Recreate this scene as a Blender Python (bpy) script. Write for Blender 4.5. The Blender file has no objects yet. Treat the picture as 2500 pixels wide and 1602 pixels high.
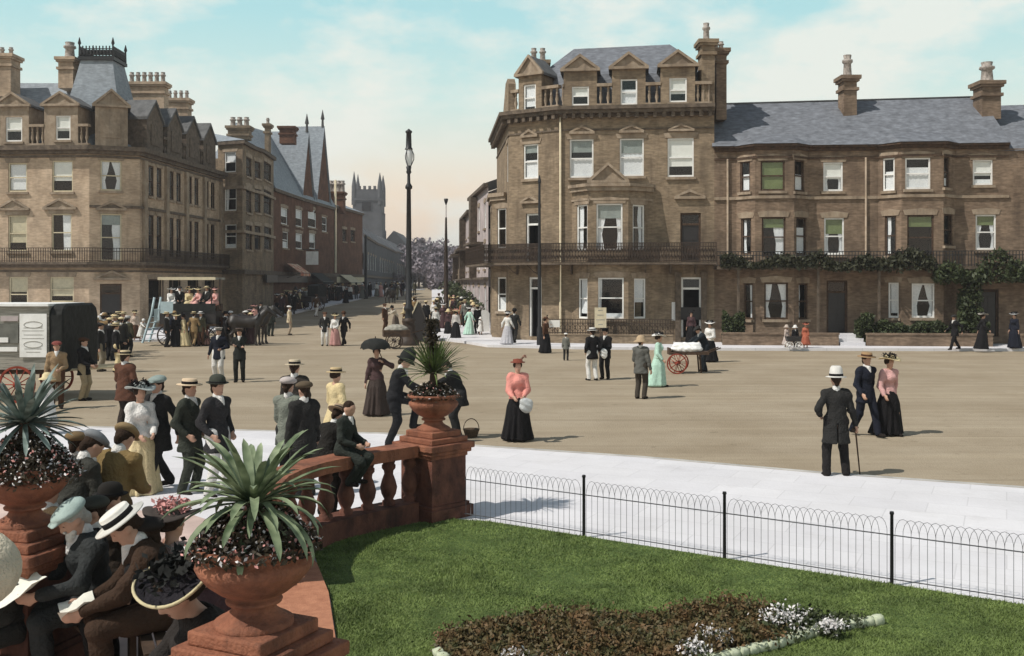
import bpy, bmesh, math, random
import numpy as np
from mathutils import Vector, Matrix
R = math.radians
random.seed(11)
C = bpy.context.scene.collection
SC = bpy.context.scene

# ---------------------------------------------------------------- camera, world, sun, exposure
FX, CX, HZ, CH = 2500.0, 1250.0, 690.0, 3.0      # focal length, centre column, horizon row (photo px), eye height (m)
DS = 2500.0 / 2403.0
cam = bpy.data.cameras.new('camera'); co = bpy.data.objects.new('camera', cam); C.objects.link(co)
cam.sensor_width = 36; cam.lens = 36; cam.shift_y = -(801 - HZ) / 2500.0
cam.clip_start = 0.1; cam.clip_end = 3000
co.location = (0, 0, CH); co.rotation_euler = (R(90), 0, 0)
SC.camera = co
SUN = Vector((-1.0, -0.50, 1.42)).normalized()     # towards the sun: left and behind the camera
EL = math.asin(SUN.z)
sl = bpy.data.lights.new('sun', 'SUN'); so = bpy.data.objects.new('sun', sl); C.objects.link(so)
sl.energy = 4.2; sl.angle = R(0.5); sl.color = (1.0, 0.955, 0.88)
so.rotation_euler = (-SUN).to_track_quat('-Z', 'Y').to_euler()
SC.view_settings.view_transform = 'Standard'; SC.view_settings.look = 'None'
SC.view_settings.exposure = 0.0; SC.view_settings.gamma = 1
SC.cycles.use_denoising = True
SC.cycles.max_bounces = 5; SC.cycles.transparent_max_bounces = 8
SC.cycles.diffuse_bounces = 2; SC.cycles.glossy_bounces = 2; SC.cycles.volume_bounces = 0

w = bpy.data.worlds.new('World'); SC.world = w; w.use_nodes = True
def world():
    nt = w.node_tree; N = nt.nodes; L = nt.links; N.clear()
    out = N.new('ShaderNodeOutputWorld')
    sky = N.new('ShaderNodeTexSky'); sky.sky_type = 'NISHITA'; sky.sun_disc = False
    sky.sun_elevation = EL; sky.sun_rotation = math.atan2(SUN.x, SUN.y)
    b1 = N.new('ShaderNodeBackground'); b1.inputs[1].default_value = 0.06
    L.new(sky.outputs[0], b1.inputs[0])
    tc = N.new('ShaderNodeTexCoord'); sep = N.new('ShaderNodeSeparateXYZ'); L.new(tc.outputs['Generated'], sep.inputs[0])
    # clear-sky tint by height above the horizon: peach, cream, turquoise
    rp = N.new('ShaderNodeValToRGB'); L.new(sep.outputs[2], rp.inputs[0]); e = rp.color_ramp.elements
    e[0].position = 0.0; e[0].color = (.90, .70, .52, 1)
    e[1].position = .085; e[1].color = (.88, .74, .58, 1)
    for p, c in ((.125, (.80, .80, .70, 1)), (.175, (.60, .78, .74, 1)), (.25, (.42, .70, .73, 1)), (.6, (.25, .45, .6, 1))):
        x = e.new(p); x.color = c
    # clouds: noise on a flat layer overhead
    mp = N.new('ShaderNodeMapping'); mp.inputs['Scale'].default_value = (1, 1, 2.1)
    L.new(tc.outputs['Generated'], mp.inputs[0])
    nz = N.new('ShaderNodeTexNoise'); nz.inputs['Scale'].default_value = 5.2; nz.inputs['Detail'].default_value = 6
    nz.inputs['Roughness'].default_value = .56; L.new(mp.outputs[0], nz.inputs[0])
    mr = N.new('ShaderNodeMapRange'); mr.inputs[1].default_value = .43; mr.inputs[2].default_value = .57
    L.new(nz.outputs['Fac'], mr.inputs[0])
    mx = N.new('ShaderNodeMix'); mx.data_type = 'RGBA'; mx.inputs[7].default_value = (.83, .84, .77, 1)
    mu = N.new('ShaderNodeMath'); mu.operation = 'MULTIPLY'; mu.inputs[1].default_value = .85
    L.new(mr.outputs[0], mu.inputs[0]); L.new(mu.outputs[0], mx.inputs[0]); L.new(rp.outputs[0], mx.inputs[6])
    b2 = N.new('ShaderNodeBackground'); b2.inputs[1].default_value = 1.12; L.new(mx.outputs[2], b2.inputs[0])
    # low sky is milky, the zenith is the clear Nishita sky
    m2 = N.new('ShaderNodeMapRange'); m2.inputs[1].default_value = .28; m2.inputs[2].default_value = .75
    m2.inputs[3].default_value = .97; m2.inputs[4].default_value = .12; L.new(sep.outputs[2], m2.inputs[0])
    ms = N.new('ShaderNodeMixShader'); L.new(m2.outputs[0], ms.inputs[0]); L.new(b1.outputs[0], ms.inputs[1]); L.new(b2.outputs[0], ms.inputs[2])
    L.new(ms.outputs[0], out.inputs[0])
world()

# ---------------------------------------------------------------- materials
MATS = {}
def mat(name, col, rough=.85, var=.25, scale=3., col2=None, bump=0., bscale=None, spec=.3, band=None, stretch=None, detail=6.):
    if name in MATS: return MATS[name]
    m = bpy.data.materials.new(name); m.use_nodes = True; nt = m.node_tree; N = nt.nodes; L = nt.links
    b = N['Principled BSDF']; b.inputs['Roughness'].default_value = rough
    b.inputs['Specular IOR Level'].default_value = spec
    c2 = col2 or tuple(max(0, x * (1 - 2 * var)) for x in col)
    tc = N.new('ShaderNodeTexCoord'); src = tc.outputs['Object']
    if stretch:
        mp = N.new('ShaderNodeMapping'); mp.inputs['Scale'].default_value = stretch; L.new(src, mp.inputs[0]); src = mp.outputs[0]
    nz = N.new('ShaderNodeTexNoise'); nz.inputs['Scale'].default_value = scale; nz.inputs['Detail'].default_value = detail
    nz.inputs['Roughness'].default_value = .65; L.new(src, nz.inputs[0])
    mr = N.new('ShaderNodeMapRange'); mr.inputs[1].default_value = .33; mr.inputs[2].default_value = .67; L.new(nz.outputs['Fac'], mr.inputs[0])
    mx = N.new('ShaderNodeMix'); mx.data_type = 'RGBA'
    mx.inputs[6].default_value = (*c2, 1); mx.inputs[7].default_value = (*[min(1, x * (1 + var * .4)) for x in col], 1)
    L.new(mr.outputs[0], mx.inputs[0]); last = mx.outputs[2]; h = nz.outputs['Fac']
    if band:       # horizontal courses (bricks, slates) : (courses per metre, strength)
        nb = N.new('ShaderNodeTexNoise'); nb.inputs['Detail'].default_value = 1; nb.inputs['Scale'].default_value = 1
        mp = N.new('ShaderNodeMapping'); mp.inputs['Scale'].default_value = (3.5, 3.5, band[0]); L.new(tc.outputs['Object'], mp.inputs[0]); L.new(mp.outputs[0], nb.inputs[0])
        m2 = N.new('ShaderNodeMapRange'); m2.inputs[1].default_value = .3; m2.inputs[2].default_value = .7
        m2.inputs[3].default_value = 1 - band[1]; m2.inputs[4].default_value = 1 + band[1]; L.new(nb.outputs['Fac'], m2.inputs[0])
        ml = N.new('ShaderNodeVectorMath'); ml.operation = 'SCALE'; L.new(last, ml.inputs[0]); L.new(m2.outputs[0], ml.inputs['Scale']); last = ml.outputs[0]
    L.new(last, b.inputs['Base Color'])
    if bump:
        if bscale:
            nz2 = N.new('ShaderNodeTexNoise'); nz2.inputs['Scale'].default_value = bscale; nz2.inputs['Detail'].default_value = 4; L.new(src, nz2.inputs[0]); h = nz2.outputs['Fac']
        bp = N.new('ShaderNodeBump'); bp.inputs['Strength'].default_value = bump; bp.inputs['Distance'].default_value = .05
        L.new(h, bp.inputs['Height']); L.new(bp.outputs[0], b.inputs['Normal'])
    MATS[name] = m; return m

def leafmat(name, c1, c2, scale=9., rough=.6, spec=.3):
    return mat(name, c1, rough=rough, col2=c2, scale=scale, spec=spec, detail=2)

ROAD = mat('road_gravel', (.365, .305, .225), var=.12, scale=.35, bump=.5, bscale=30, detail=9, spec=.1, col2=(.29, .233, .162))
def layer(m, scale, stretch, rot, lo, hi, k, detail=5, col=None):
    """multiply (or tint) the base colour with another noise: wear, tracks, soot, stains"""
    nt = m.node_tree; N = nt.nodes; L = nt.links; b = N['Principled BSDF']; src = b.inputs['Base Color'].links[0].from_socket
    tc = N.new('ShaderNodeTexCoord'); mp = N.new('ShaderNodeMapping'); mp.inputs['Scale'].default_value = stretch; mp.inputs['Rotation'].default_value = (0, 0, rot); L.new(tc.outputs['Object'], mp.inputs[0])
    nz = N.new('ShaderNodeTexNoise'); nz.inputs['Scale'].default_value = scale; nz.inputs['Detail'].default_value = detail; nz.inputs['Roughness'].default_value = .6; L.new(mp.outputs[0], nz.inputs[0])
    mr = N.new('ShaderNodeMapRange'); mr.inputs[1].default_value = lo; mr.inputs[2].default_value = hi; mr.inputs[3].default_value = 0; mr.inputs[4].default_value = k; L.new(nz.outputs['Fac'], mr.inputs[0])
    x = N.new('ShaderNodeMix'); x.data_type = 'RGBA'; x.inputs[7].default_value = (*(col or (0, 0, 0)), 1); L.new(mr.outputs[0], x.inputs[0]); L.new(src, x.inputs[6]); L.new(x.outputs[2], b.inputs['Base Color']); return m
layer(ROAD, 1.0, (.05, .9, 1), .06, .48, .68, .4, 7, (.24, .19, .13)); layer(ROAD, 1.0, (.035, 1.6, 1), -.05, .52, .70, .45, 6, (.47, .39, .28)); layer(ROAD, 2.6, (1, 1, 1), 0, .62, .75, .6, 8, (.15, .115, .075)); layer(ROAD, 7, (.6, 1, 1), 0, .60, .70, .5, 6, (.17, .135, .095)); layer(ROAD, 1.0, (.022, 3.4, 1), .11, .56, .62, .35, 3, (.22, .175, .12)); layer(ROAD, 45, (1, 1, 1), 0, .56, .72, .45, 3, (.16, .12, .08))
PAVE = mat('pavement_stone', (.68, .665, .68), var=.06, scale=.6, col2=(.60, .585, .595), bump=.15, bscale=20, spec=.15)
layer(PAVE, 1.1, (1, 1, 1), .4, .58, .78, .4, 8, (.45, .43, .42)); layer(PAVE, 60, (1, 1, 1), 0, .58, .7, .3, 3, (.42, .40, .38))
def joints(m, w_, h_, rot, k):
    nt = m.node_tree; N = nt.nodes; L = nt.links; b = N['Principled BSDF']; src = b.inputs['Base Color'].links[0].from_socket
    tc = N.new('ShaderNodeTexCoord'); mp = N.new('ShaderNodeMapping'); mp.inputs['Rotation'].default_value = (0, 0, rot); L.new(tc.outputs['Object'], mp.inputs[0])
    t = N.new('ShaderNodeTexBrick'); t.inputs['Scale'].default_value = 1; t.inputs['Brick Width'].default_value = w_; t.inputs['Row Height'].default_value = h_; t.inputs['Mortar Size'].default_value = .008
    t.inputs['Color1'].default_value = (1, 1, 1, 1); t.inputs['Color2'].default_value = (.93, .93, .94, 1); t.inputs['Mortar'].default_value = (k, k, k, 1); L.new(mp.outputs[0], t.inputs[0])
    x = N.new('ShaderNodeMix'); x.data_type = 'RGBA'; x.blend_type = 'MULTIPLY'; x.inputs[0].default_value = 1; L.new(src, x.inputs[6]); L.new(t.outputs[0], x.inputs[7]); L.new(x.outputs[2], b.inputs['Base Color'])
joints(PAVE, .95, .62, .45, .84)
TERR = mat('terrace_paving', (.56, .43, .38), var=.15, scale=1.3, spec=.15)
KERB = mat('kerb_stone', (.5, .48, .45), var=.2, scale=2)
LAWN = mat('lawn_soil', (.07, .11, .025), col2=(.045, .075, .016), scale=5, bump=.3)
BRICK_H = mat('hotel_brick', (.28, .215, .148), var=.2, scale=1.6, band=(13, .22), bump=.25, bscale=26, spec=.15, col2=(.19, .142, .096))
BRICK_T = mat('terrace_brick', (.235, .170, .12), var=.2, scale=1.2, band=(13, .25), bump=.25, bscale=26, spec=.15, col2=(.145, .103, .073))
BRICK_L = mat('buff_brick', (.50, .385, .28), var=.15, scale=1.0, band=(13, .16), bump=.25, bscale=26, spec=.15, col2=(.385, .285, .2))
BRICK_B = mat('bay_house_brick', (.27, .205, .14), var=.2, scale=1.2, band=(13, .2), spec=.15)
BRICK_R = mat('red_brick', (.15, .075, .048), var=.25, scale=1.2, band=(13, .2), spec=.15)
STONE = mat('dressed_stone', (.35, .28, .21), var=.22, scale=3, bump=.2, col2=(.235, .175, .12))
STONE_D = mat('sooty_stone', (.15, .115, .085), var=.3, scale=4, bump=.2)
PALE = mat('pale_render', (.50, .43, .42), var=.15, scale=1.2)
CHURCH = mat('church_flint', (.085, .088, .098), var=.2, scale=.4)
SLATE = mat('roof_slate', (.165, .175, .195), var=.18, scale=2.5, band=(11, .2), spec=.3, rough=.75, col2=(.11, .116, .13))
SLATE_L = mat('pale_slate', (.25, .28, .31), var=.12, scale=2.5, band=(11, .16), spec=.35, rough=.7)
LEAD = mat('lead_flashing', (.13, .13, .13), var=.2)
POTC = mat('chimney_pot_clay', (.42, .37, .33), var=.3, scale=8)
DARK = mat('painted_interior_shade', (.012, .011, .011), var=.1, spec=0)  # near-black colour stands in for the shade inside openings
IRON = mat('black_iron', (.016, .016, .018), var=.2, rough=.5, spec=.4)
IRONB = mat('brown_ironwork', (.05, .032, .022), var=.3, rough=.6)
WHITE = mat('white_paint', (.84, .83, .80), var=.06, scale=4, rough=.5)
CREAM = mat('cream_paint', (.62, .54, .38), var=.1, scale=4)
DOORP = mat('dark_door_paint', (.022, .018, .018), var=.2, rough=.45, spec=.5)
CURT = mat('white_lace', (.84, .83, .83), var=.1, scale=14, col2=(.68, .68, .70))
BLIND = mat('cream_blind', (.84, .82, .77), var=.05)
BLINDG = mat('green_blind', (.17, .21, .085), var=.12)
BLINDS = mat('grey_blind', (.30, .33, .31), var=.12)
TERRA = mat('terracotta', (.285, .118, .068), var=.2, scale=4, bump=.35, bscale=45, spec=.2, col2=(.22, .085, .05))
TERRAD = mat('weathered_terracotta_shade', (.16, .066, .044), var=.3, scale=5, bump=.25, bscale=40, spec=.25, col2=(.08, .035, .026))  # weathered terracotta, base darkened to paint in the shade of the lawn side
WOOD = mat('dark_wood', (.09, .055, .035), var=.3, scale=6)
for m_, k_ in ((BRICK_H, .55), (BRICK_T, .5), (BRICK_L, .3), (BRICK_B, .5), (STONE, .6)): layer(m_, 1.3, (1.6, 1.6, .22), 0, .5, .72, k_, 7, (.07, .052, .04)); layer(m_, .55, (1, 1, 1), 0, .5, .7, .35, 5, (.10, .075, .055))
layer(TERRA, 3.0, (1.5, 1.5, .5), 0, .47, .68, .75, 7, (.07, .033, .024)); layer(TERRA, 30, (1, 1, 1), 0, .55, .7, .4, 4, (.10, .05, .035)); layer(TERRAD, 2.5, (1.5, 1.5, .6), 0, .48, .68, .8, 7, (.03, .016, .013)); layer(WHITE, 2.0, (1, 1, .4), 0, .5, .75, .4, 6, (.42, .40, .36))
WIRE = mat('grey_wire', (.17, .17, .18), var=.2, rough=.5)
REDP = mat('red_wheel_paint', (.30, .055, .03), var=.25, scale=8)
BLUEP = mat('pale_blue_paint', (.42, .52, .55), var=.08, scale=6)
CANVAS = mat('black_canvas', (.016, .017, .015), var=.35, scale=5, rough=.8, bump=.5, bscale=7)
WHITEC = mat('white_cloth', (.80, .79, .77), var=.06, scale=9, bump=.3)
PAPER = mat('newsprint', (.74, .73, .64), var=.06, scale=20)
GREYP = mat('grey_panel_paint', (.16, .16, .14), var=.2, scale=4)
GREYC = mat('grey_tarpaulin', (.36, .34, .29), var=.25, scale=7, stretch=(.4, .4, 5))
YUCCA = leafmat('yucca_leaf', (.24, .285, .17), (.05, .08, .035), 7)
YUCCAG = leafmat('green_yucca_leaf', (.13, .175, .055), (.045, .07, .02), 5)
AGAVE = leafmat('agave_leaf', (.22, .27, .245), (.05, .075, .06), 6)
HEDGE = leafmat('hedge_leaf', (.05, .065, .022), (.02, .026, .01), 9)
IVY = leafmat('balcony_leaf', (.042, .044, .022), (.025, .026, .013), 7)
BRONZE = leafmat('bronze_leaf', (.14, .08, .036), (.055, .062, .022), 6)
PETW = leafmat('white_petal', (.75, .71, .70), (.5, .48, .47), 30)
PETP = leafmat('pink_petal', (.62, .30, .27), (.45, .2, .18), 30)
DKLEAF = leafmat('dark_flower_leaf', (.06, .045, .025), (.02, .016, .011), 24)
GRASS = leafmat('grass_blade', (.165, .22, .06), (.085, .12, .03), 2.6)
FARTREE = leafmat('hazed_tree_leaf', (.26, .225, .245), (.15, .13, .145), 1.2)  # mauve tint of the haze painted into the leaf colour
HIDE = mat('dark_horse_hide', (.025, .018, .014), var=.3, rough=.5, spec=.5)
SKIN = mat('skin', (.50, .30, .215), var=.08, scale=9, spec=.3, rough=.6)
GOLD = mat('lamp_gilt', (.5, .4, .2), var=.1)
def glassmat():
    m = bpy.data.materials.new('window_glass'); m.use_nodes = True; nt = m.node_tree; N = nt.nodes; N.clear(); L = nt.links
    o = N.new('ShaderNodeOutputMaterial'); t = N.new('ShaderNodeBsdfTransparent'); t.inputs[0].default_value = (.93, .95, .95, 1)
    g = N.new('ShaderNodeBsdfGlossy'); g.inputs['Roughness'].default_value = .03
    nz = N.new('ShaderNodeTexNoise'); nz.inputs['Scale'].default_value = 2; bp = N.new('ShaderNodeBump'); bp.inputs['Strength'].default_value = .06
    L.new(nz.outputs['Fac'], bp.inputs['Height']); L.new(bp.outputs[0], g.inputs['Normal'])
    x = N.new('ShaderNodeMixShader'); x.inputs[0].default_value = .05; L.new(t.outputs[0], x.inputs[1]); L.new(g.outputs[0], x.inputs[2]); L.new(x.outputs[0], o.inputs[0])
    return m
GLASS = glassmat()
def lampglass():
    m = bpy.data.materials.new('lamp_globe_glass'); m.use_nodes = True; b = m.node_tree.nodes['Principled BSDF']
    b.inputs['Base Color'].default_value = (.85, .86, .86, 1); b.inputs['Roughness'].default_value = .15
    b.inputs['Transmission Weight'].default_value = .3; return m
GLOBE = lampglass()

# ---------------------------------------------------------------- object helpers
def link(o, parent=None):
    C.objects.link(o)
    if parent is not None: o.parent = parent
    return o
def tag(o, label, cat, group=None, kind=None):
    if label: o['label'] = label
    if cat: o['category'] = cat
    if group: o['group'] = group
    if kind: o['kind'] = kind
    return o
def thing(name, label, cat, loc=(0, 0, 0), rz=0, group=None):
    o = link(bpy.data.objects.new(name, None)); o.location = loc; o.rotation_euler = (0, 0, rz); o.empty_display_size = .1
    return tag(o, label, cat, group)
def npmesh(name, V, Q, smooth=True):
    me = bpy.data.meshes.new(name); V = np.asarray(V, np.float32); Q = np.asarray(Q, np.int32)
    n, k = Q.shape
    me.vertices.add(len(V)); me.vertices.foreach_set('co', V.ravel())
    me.loops.add(n * k); me.loops.foreach_set('vertex_index', Q.ravel())
    me.polygons.add(n); me.polygons.foreach_set('loop_start', np.arange(0, n * k, k, dtype=np.int32))
    if smooth: me.polygons.foreach_set('use_smooth', np.ones(n, bool))
    me.update(calc_edges=True); return me
def meshobj(name, me, m, parent=None):
    o = bpy.data.objects.new(name, me)
    if not me.materials:
        for x in (m if isinstance(m, (list, tuple)) else [m]): me.materials.append(x)
    return link(o, parent)

class MB:
    """collects shapes in a local frame and links them as ONE mesh object"""
    def __init__(s, O=(0, 0, 0), U=(1, 0, 0), N=(0, -1, 0)):
        s.v = []; s.f = []; s.m = []; s.mi = 0; s.sm = []; s.frame(O, U, N)
    def frame(s, O, U, N):
        s.O = Vector(O); s.U = Vector(U).normalized(); s.N = Vector(N).normalized(); return s
    def P(s, u, n, z): return s.O + s.U * u + s.N * n + Vector((0, 0, z))
    def add(s, pts, faces, local=True, smooth=False):
        b = len(s.v)
        s.v += [s.P(*p) if local else Vector(p) for p in pts]
        for f in faces: s.f.append([b + i for i in f]); s.m.append(s.mi); s.sm.append(smooth)
    def quad(s, *p): s.add(p, [range(len(p))])
    def box(s, u0, u1, n0, n1, z0, z1):
        s.add([(u0, n0, z0), (u1, n0, z0), (u1, n1, z0), (u0, n1, z0), (u0, n0, z1), (u1, n0, z1), (u1, n1, z1), (u0, n1, z1)],
              [(0, 3, 2, 1), (4, 5, 6, 7), (0, 1, 5, 4), (1, 2, 6, 5), (2, 3, 7, 6), (3, 0, 4, 7)])
    def prism(s, poly, n0, n1):                       # poly in (u,z)
        k = len(poly)
        s.add([(u, n0, z) for u, z in poly] + [(u, n1, z) for u, z in poly],
              [list(range(k))[::-1], list(range(k, 2 * k))] + [(i, (i + 1) % k, k + (i + 1) % k, k + i) for i in range(k)])
    def slab(s, poly, z0, z1):                        # poly in (u,n)
        k = len(poly)
        s.add([(a, b, z0) for a, b in poly] + [(a, b, z1) for a, b in poly],
              [list(range(k))[::-1], list(range(k, 2 * k))] + [(i, (i + 1) % k, k + (i + 1) % k, k + i) for i in range(k)])
    def lathe(s, prof, n=24, c=(0, 0), sy=1., smooth=True):
        k = len(prof); pts = []
        for r, z in prof:
            for i in range(n):
                a = 2 * math.pi * i / n; pts.append((c[0] + r * math.cos(a), c[1] + r * math.sin(a) * sy, z))
        fs = [(j * n + i, j * n + (i + 1) % n, (j + 1) * n + (i + 1) % n, (j + 1) * n + i) for j in range(k - 1) for i in range(n)]
        s.add(pts, fs, smooth=smooth)
        s.add(pts[:n], [range(n)]); s.add(pts[-n:], [range(n)])
    def tube(s, pts, r, n=6, local=True, r2=None):
        P = [s.P(*p) if local else Vector(p) for p in pts]; k = len(P); out = []
        for i, p in enumerate(P):
            d = (P[min(i + 1, k - 1)] - P[max(i - 1, 0)]); d = d.normalized() if d.length else Vector((0, 0, 1))
            a = d.cross(Vector((0, 0, 1)) if abs(d.z) < .9 else Vector((1, 0, 0))).normalized(); b = d.cross(a)
            rr = r if r2 is None else r + (r2 - r) * i / max(1, k - 1)
            out += [p + (a * math.cos(2 * math.pi * j / n) + b * math.sin(2 * math.pi * j / n)) * rr for j in range(n)]
        fs = [(i * n + j, i * n + (j + 1) % n, (i + 1) * n + (j + 1) % n, (i + 1) * n + j) for i in range(k - 1) for j in range(n)]
        fs += [list(range(n)), list(range((k - 1) * n, k * n))]
        s.add(out, fs, local=False, smooth=True)
    def mesh(s, name):
        me = bpy.data.meshes.new(name); me.from_pydata([tuple(p) for p in s.v], [], s.f)
        me.polygons.foreach_set('material_index', s.m); me.polygons.foreach_set('use_smooth', s.sm); me.update(); return me
    def build(s, name, m, parent=None): return meshobj(name, s.mesh(name), m, parent)

G0, G1, GS = 54., 125., .0262
def gz(d): return GS * (min(max(d, G0), G1) - G0)
def at(px, d, z=0.): return Vector(((px - CX) / FX * d, d, z))
def gp(dx, dy, z=0.):
    """ground point seen at (dx,dy) of the photo (2403-px wide reading), at height z"""
    px, py = dx * DS, dy * DS; k = (py - HZ) / FX; d = (CH - z) / k
    if d > G0:                                          # the street climbs gently beyond the junction
        d = (CH - z + GS * G0) / (k + GS)
        if d > G1: d = (CH - z - GS * (G1 - G0)) / k
    return Vector(((px - CX) / FX * d, d, z + gz(d)))
def gn(px, py, z=0.):
    d = FX * (CH - z) / (py - HZ); return Vector(((px - CX) / FX * d, d, z))
def leafcloud(pts, size, rng, flat=.0, up=None):
    """many small leaf-shaped quads at the points, random facing"""
    pts = np.asarray(pts); n = len(pts); a = rng.normal(size=(n, 3)); a /= np.linalg.norm(a, axis=1)[:, None]
    b = rng.normal(size=(n, 3)); b -= (b * a).sum(1)[:, None] * a; b /= np.linalg.norm(b, axis=1)[:, None]
    s = size * rng.uniform(.6, 1.4, n)[:, None]
    V = np.stack([pts - a * s, pts + b * s * .55, pts + a * s, pts - b * s * .55], 1).reshape(-1, 3)
    return V, np.arange(4 * n).reshape(n, 4)
# ---------------------------------------------------------------- building kit
def seg(A, B):
    A = Vector((A[0], A[1], 0)); B = Vector((B[0], B[1], 0)); U = (B - A).normalized()
    return A, U, Vector((U.y, -U.x, 0)), (B - A).length
def onwall(A, B, px, py):
    A, U, N, Ln = seg(A, B); k = (px - CX) / FX; u = (A.x - k * A.y) / (k * U.y - U.x); t = A.y + u * U.y
    return u, CH + (HZ - py) / FX * t
def offs(pts, o):
    out = []; n = len(pts)
    for i, p in enumerate(pts):
        ns = []
        if i > 0: ns.append(seg(pts[i - 1], p)[2])
        if i < n - 1: ns.append(seg(p, pts[i + 1])[2])
        if len(ns) == 1: v = ns[0] * o
        else:
            b = (ns[0] + ns[1]).normalized(); v = b * (o / max(.35, b.dot(ns[0])))
        out.append((p[0] + v.x, p[1] + v.y))
    return out
def band(m, pts, z0, z1, o, ends=True):
    """moulding that follows a plan line, projecting o from the wall"""
    q = offs(pts, o); n = len(pts)
    for i in range(n - 1):
        a, b, c, d = pts[i], pts[i + 1], q[i + 1], q[i]
        m.add([(*a, z0), (*b, z0), (*c, z0), (*d, z0), (*a, z1), (*b, z1), (*c, z1), (*d, z1)], [(0, 1, 2, 3), (7, 6, 5, 4), (3, 2, 6, 7)], local=False)
        if ends and i == 0: m.add([(*a, z0), (*d, z0), (*d, z1), (*a, z1)], [(0, 1, 2, 3)], local=False)
        if ends and i == n - 2: m.add([(*b, z0), (*c, z0), (*c, z1), (*b, z1)], [(0, 1, 2, 3)], local=False)
def wallseg(m, A, B, z0, z1, ops, depth=.55):
    """a wall sheet with rectangular openings, their reveals and a shallow box painted near-black as room shade (material 1)"""
    A, U, N, Ln = seg(A, B); m.frame(A, U, N)
    us = sorted({0, Ln} | {max(0, min(Ln, x)) for o in ops for x in o[:2]}); zs = sorted({z0, z1} | {max(z0, min(z1, x)) for o in ops for x in o[2:4]})
    m.mi = 0
    for i in range(len(us) - 1):
        for j in range(len(zs) - 1):
            cu, cz = (us[i] + us[i + 1]) / 2, (zs[j] + zs[j + 1]) / 2
            if any(o[0] < cu < o[1] and o[2] < cz < o[3] for o in ops): continue
            m.quad((us[i], 0, zs[j]), (us[i + 1], 0, zs[j]), (us[i + 1], 0, zs[j + 1]), (us[i], 0, zs[j + 1]))
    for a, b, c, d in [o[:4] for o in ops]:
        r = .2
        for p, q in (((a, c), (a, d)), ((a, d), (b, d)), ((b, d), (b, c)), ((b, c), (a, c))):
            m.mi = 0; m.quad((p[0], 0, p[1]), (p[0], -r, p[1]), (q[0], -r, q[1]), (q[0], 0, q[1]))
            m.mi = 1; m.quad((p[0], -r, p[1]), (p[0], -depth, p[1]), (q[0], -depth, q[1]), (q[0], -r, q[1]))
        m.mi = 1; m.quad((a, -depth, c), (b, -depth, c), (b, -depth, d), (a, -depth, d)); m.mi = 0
def drape(m, u0, u1, z0, z1, side, n, w=(.42, .32, .17, .26)):
    W = u1 - u0; rows = 7; cols = 6; pts = []; q_ = random.uniform(.75, 1.12); w = tuple(x * q_ * random.uniform(.8, 1.15) for x in w); w = tuple(min(.49, x) for x in w)
    for i in range(rows):
        t = i / (rows - 1); k = t * 3; j = min(2, int(k)); ww = W * (w[j] + (w[j + 1] - w[j]) * (k - j))
        for c in range(cols):
            x = ww * c / (cols - 1); pts.append(((u0 + x) if side < 0 else (u1 - x), n + .02 * (c % 2), z1 + (z0 - z1) * t))
    m.add(pts, [(i * cols + c, i * cols + c + 1, (i + 1) * cols + c + 1, (i + 1) * cols + c) for i in range(rows - 1) for c in range(cols - 1)], smooth=True)
def window(b, fr, u0, u1, z0, z1, cover='', fm=None, sill=True, small=False, inset=.055):
    fm = fm or WHITE; m = MB(*fr); t = .07; n0, n1 = -inset - .05, -inset + .01; zm = (z0 + z1) / 2
    u0 += .005; u1 -= .005; z1 -= .005
    m.box(u0, u0 + t, n0, n1, z0, z1); m.box(u1 - t, u1, n0, n1, z0, z1); m.box(u0 + t, u1 - t, n0, n1, z1 - t, z1); m.box(u0 + t, u1 - t, n0, n1, z0, z0 + t * 1.3)
    m.box(u0 + t, u1 - t, n0 + .01, n1 - .005, zm - .03, zm + .03)
    wn = m.build('window', fm, b)
    g = MB(*fr); g.quad((u0 + t, n0 + .02, z0 + t), (u1 - t, n0 + .02, z0 + t), (u1 - t, n0 + .02, z1 - t), (u0 + t, n0 + .02, z1 - t)); g.build('pane', GLASS, wn)
    a, bb, c, d = u0 + t, u1 - t, z0 + t, z1 - t; nb = n0 - .015; H = d - c
    for cv in [x for x in cover.split('+') if x]:
        k = cv[0]; f = float(cv[1:] or .5)
        if k in 'bgsy':
            q = MB(*fr); q.box(a, bb, nb - .01, nb, d - H * f, d); q.box(a, bb, nb - .02, nb + .015, d - H * f - .04, d - H * f)
            q.build('blind', {'b': BLIND, 'g': BLINDG, 's': BLINDS, 'y': CREAM}[k], wn)
        elif k == 'c':
            q = MB(*fr); drape(q, a, bb, c, d, -1, nb - .03); drape(q, a, bb, c, d, 1, nb - .03); q.build('curtain', CURT, wn)
        elif k in 'lr':
            q = MB(*fr); drape(q, a, bb, c, d - H * (1 - f) * 0, -1 if k == 'l' else 1, nb - .03, (f, f, f * .8, f * .9)); q.build('curtain', CURT, wn)
        elif k == 'f' or k == 'h':
            z2 = d if k == 'f' else c + H * f; z3 = d - H * f if k == 'f' else c
            q = MB(*fr); N_ = 9
            q.add([(a + (bb - a) * i / N_, nb - .03 + .02 * (i % 2), z) for z in (z3, z2) for i in range(N_ + 1)], [(i, i + 1, N_ + 2 + i, N_ + 1 + i) for i in range(N_)], smooth=True); q.build('curtain', CURT, wn)
    if sill:
        s = MB(*fr); s.box(u0 - .1, u1 + .1, -inset + .012, .1, z0 - .13, z0 - .004); s.build('sill', STONE, wn)
    return wn
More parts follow.
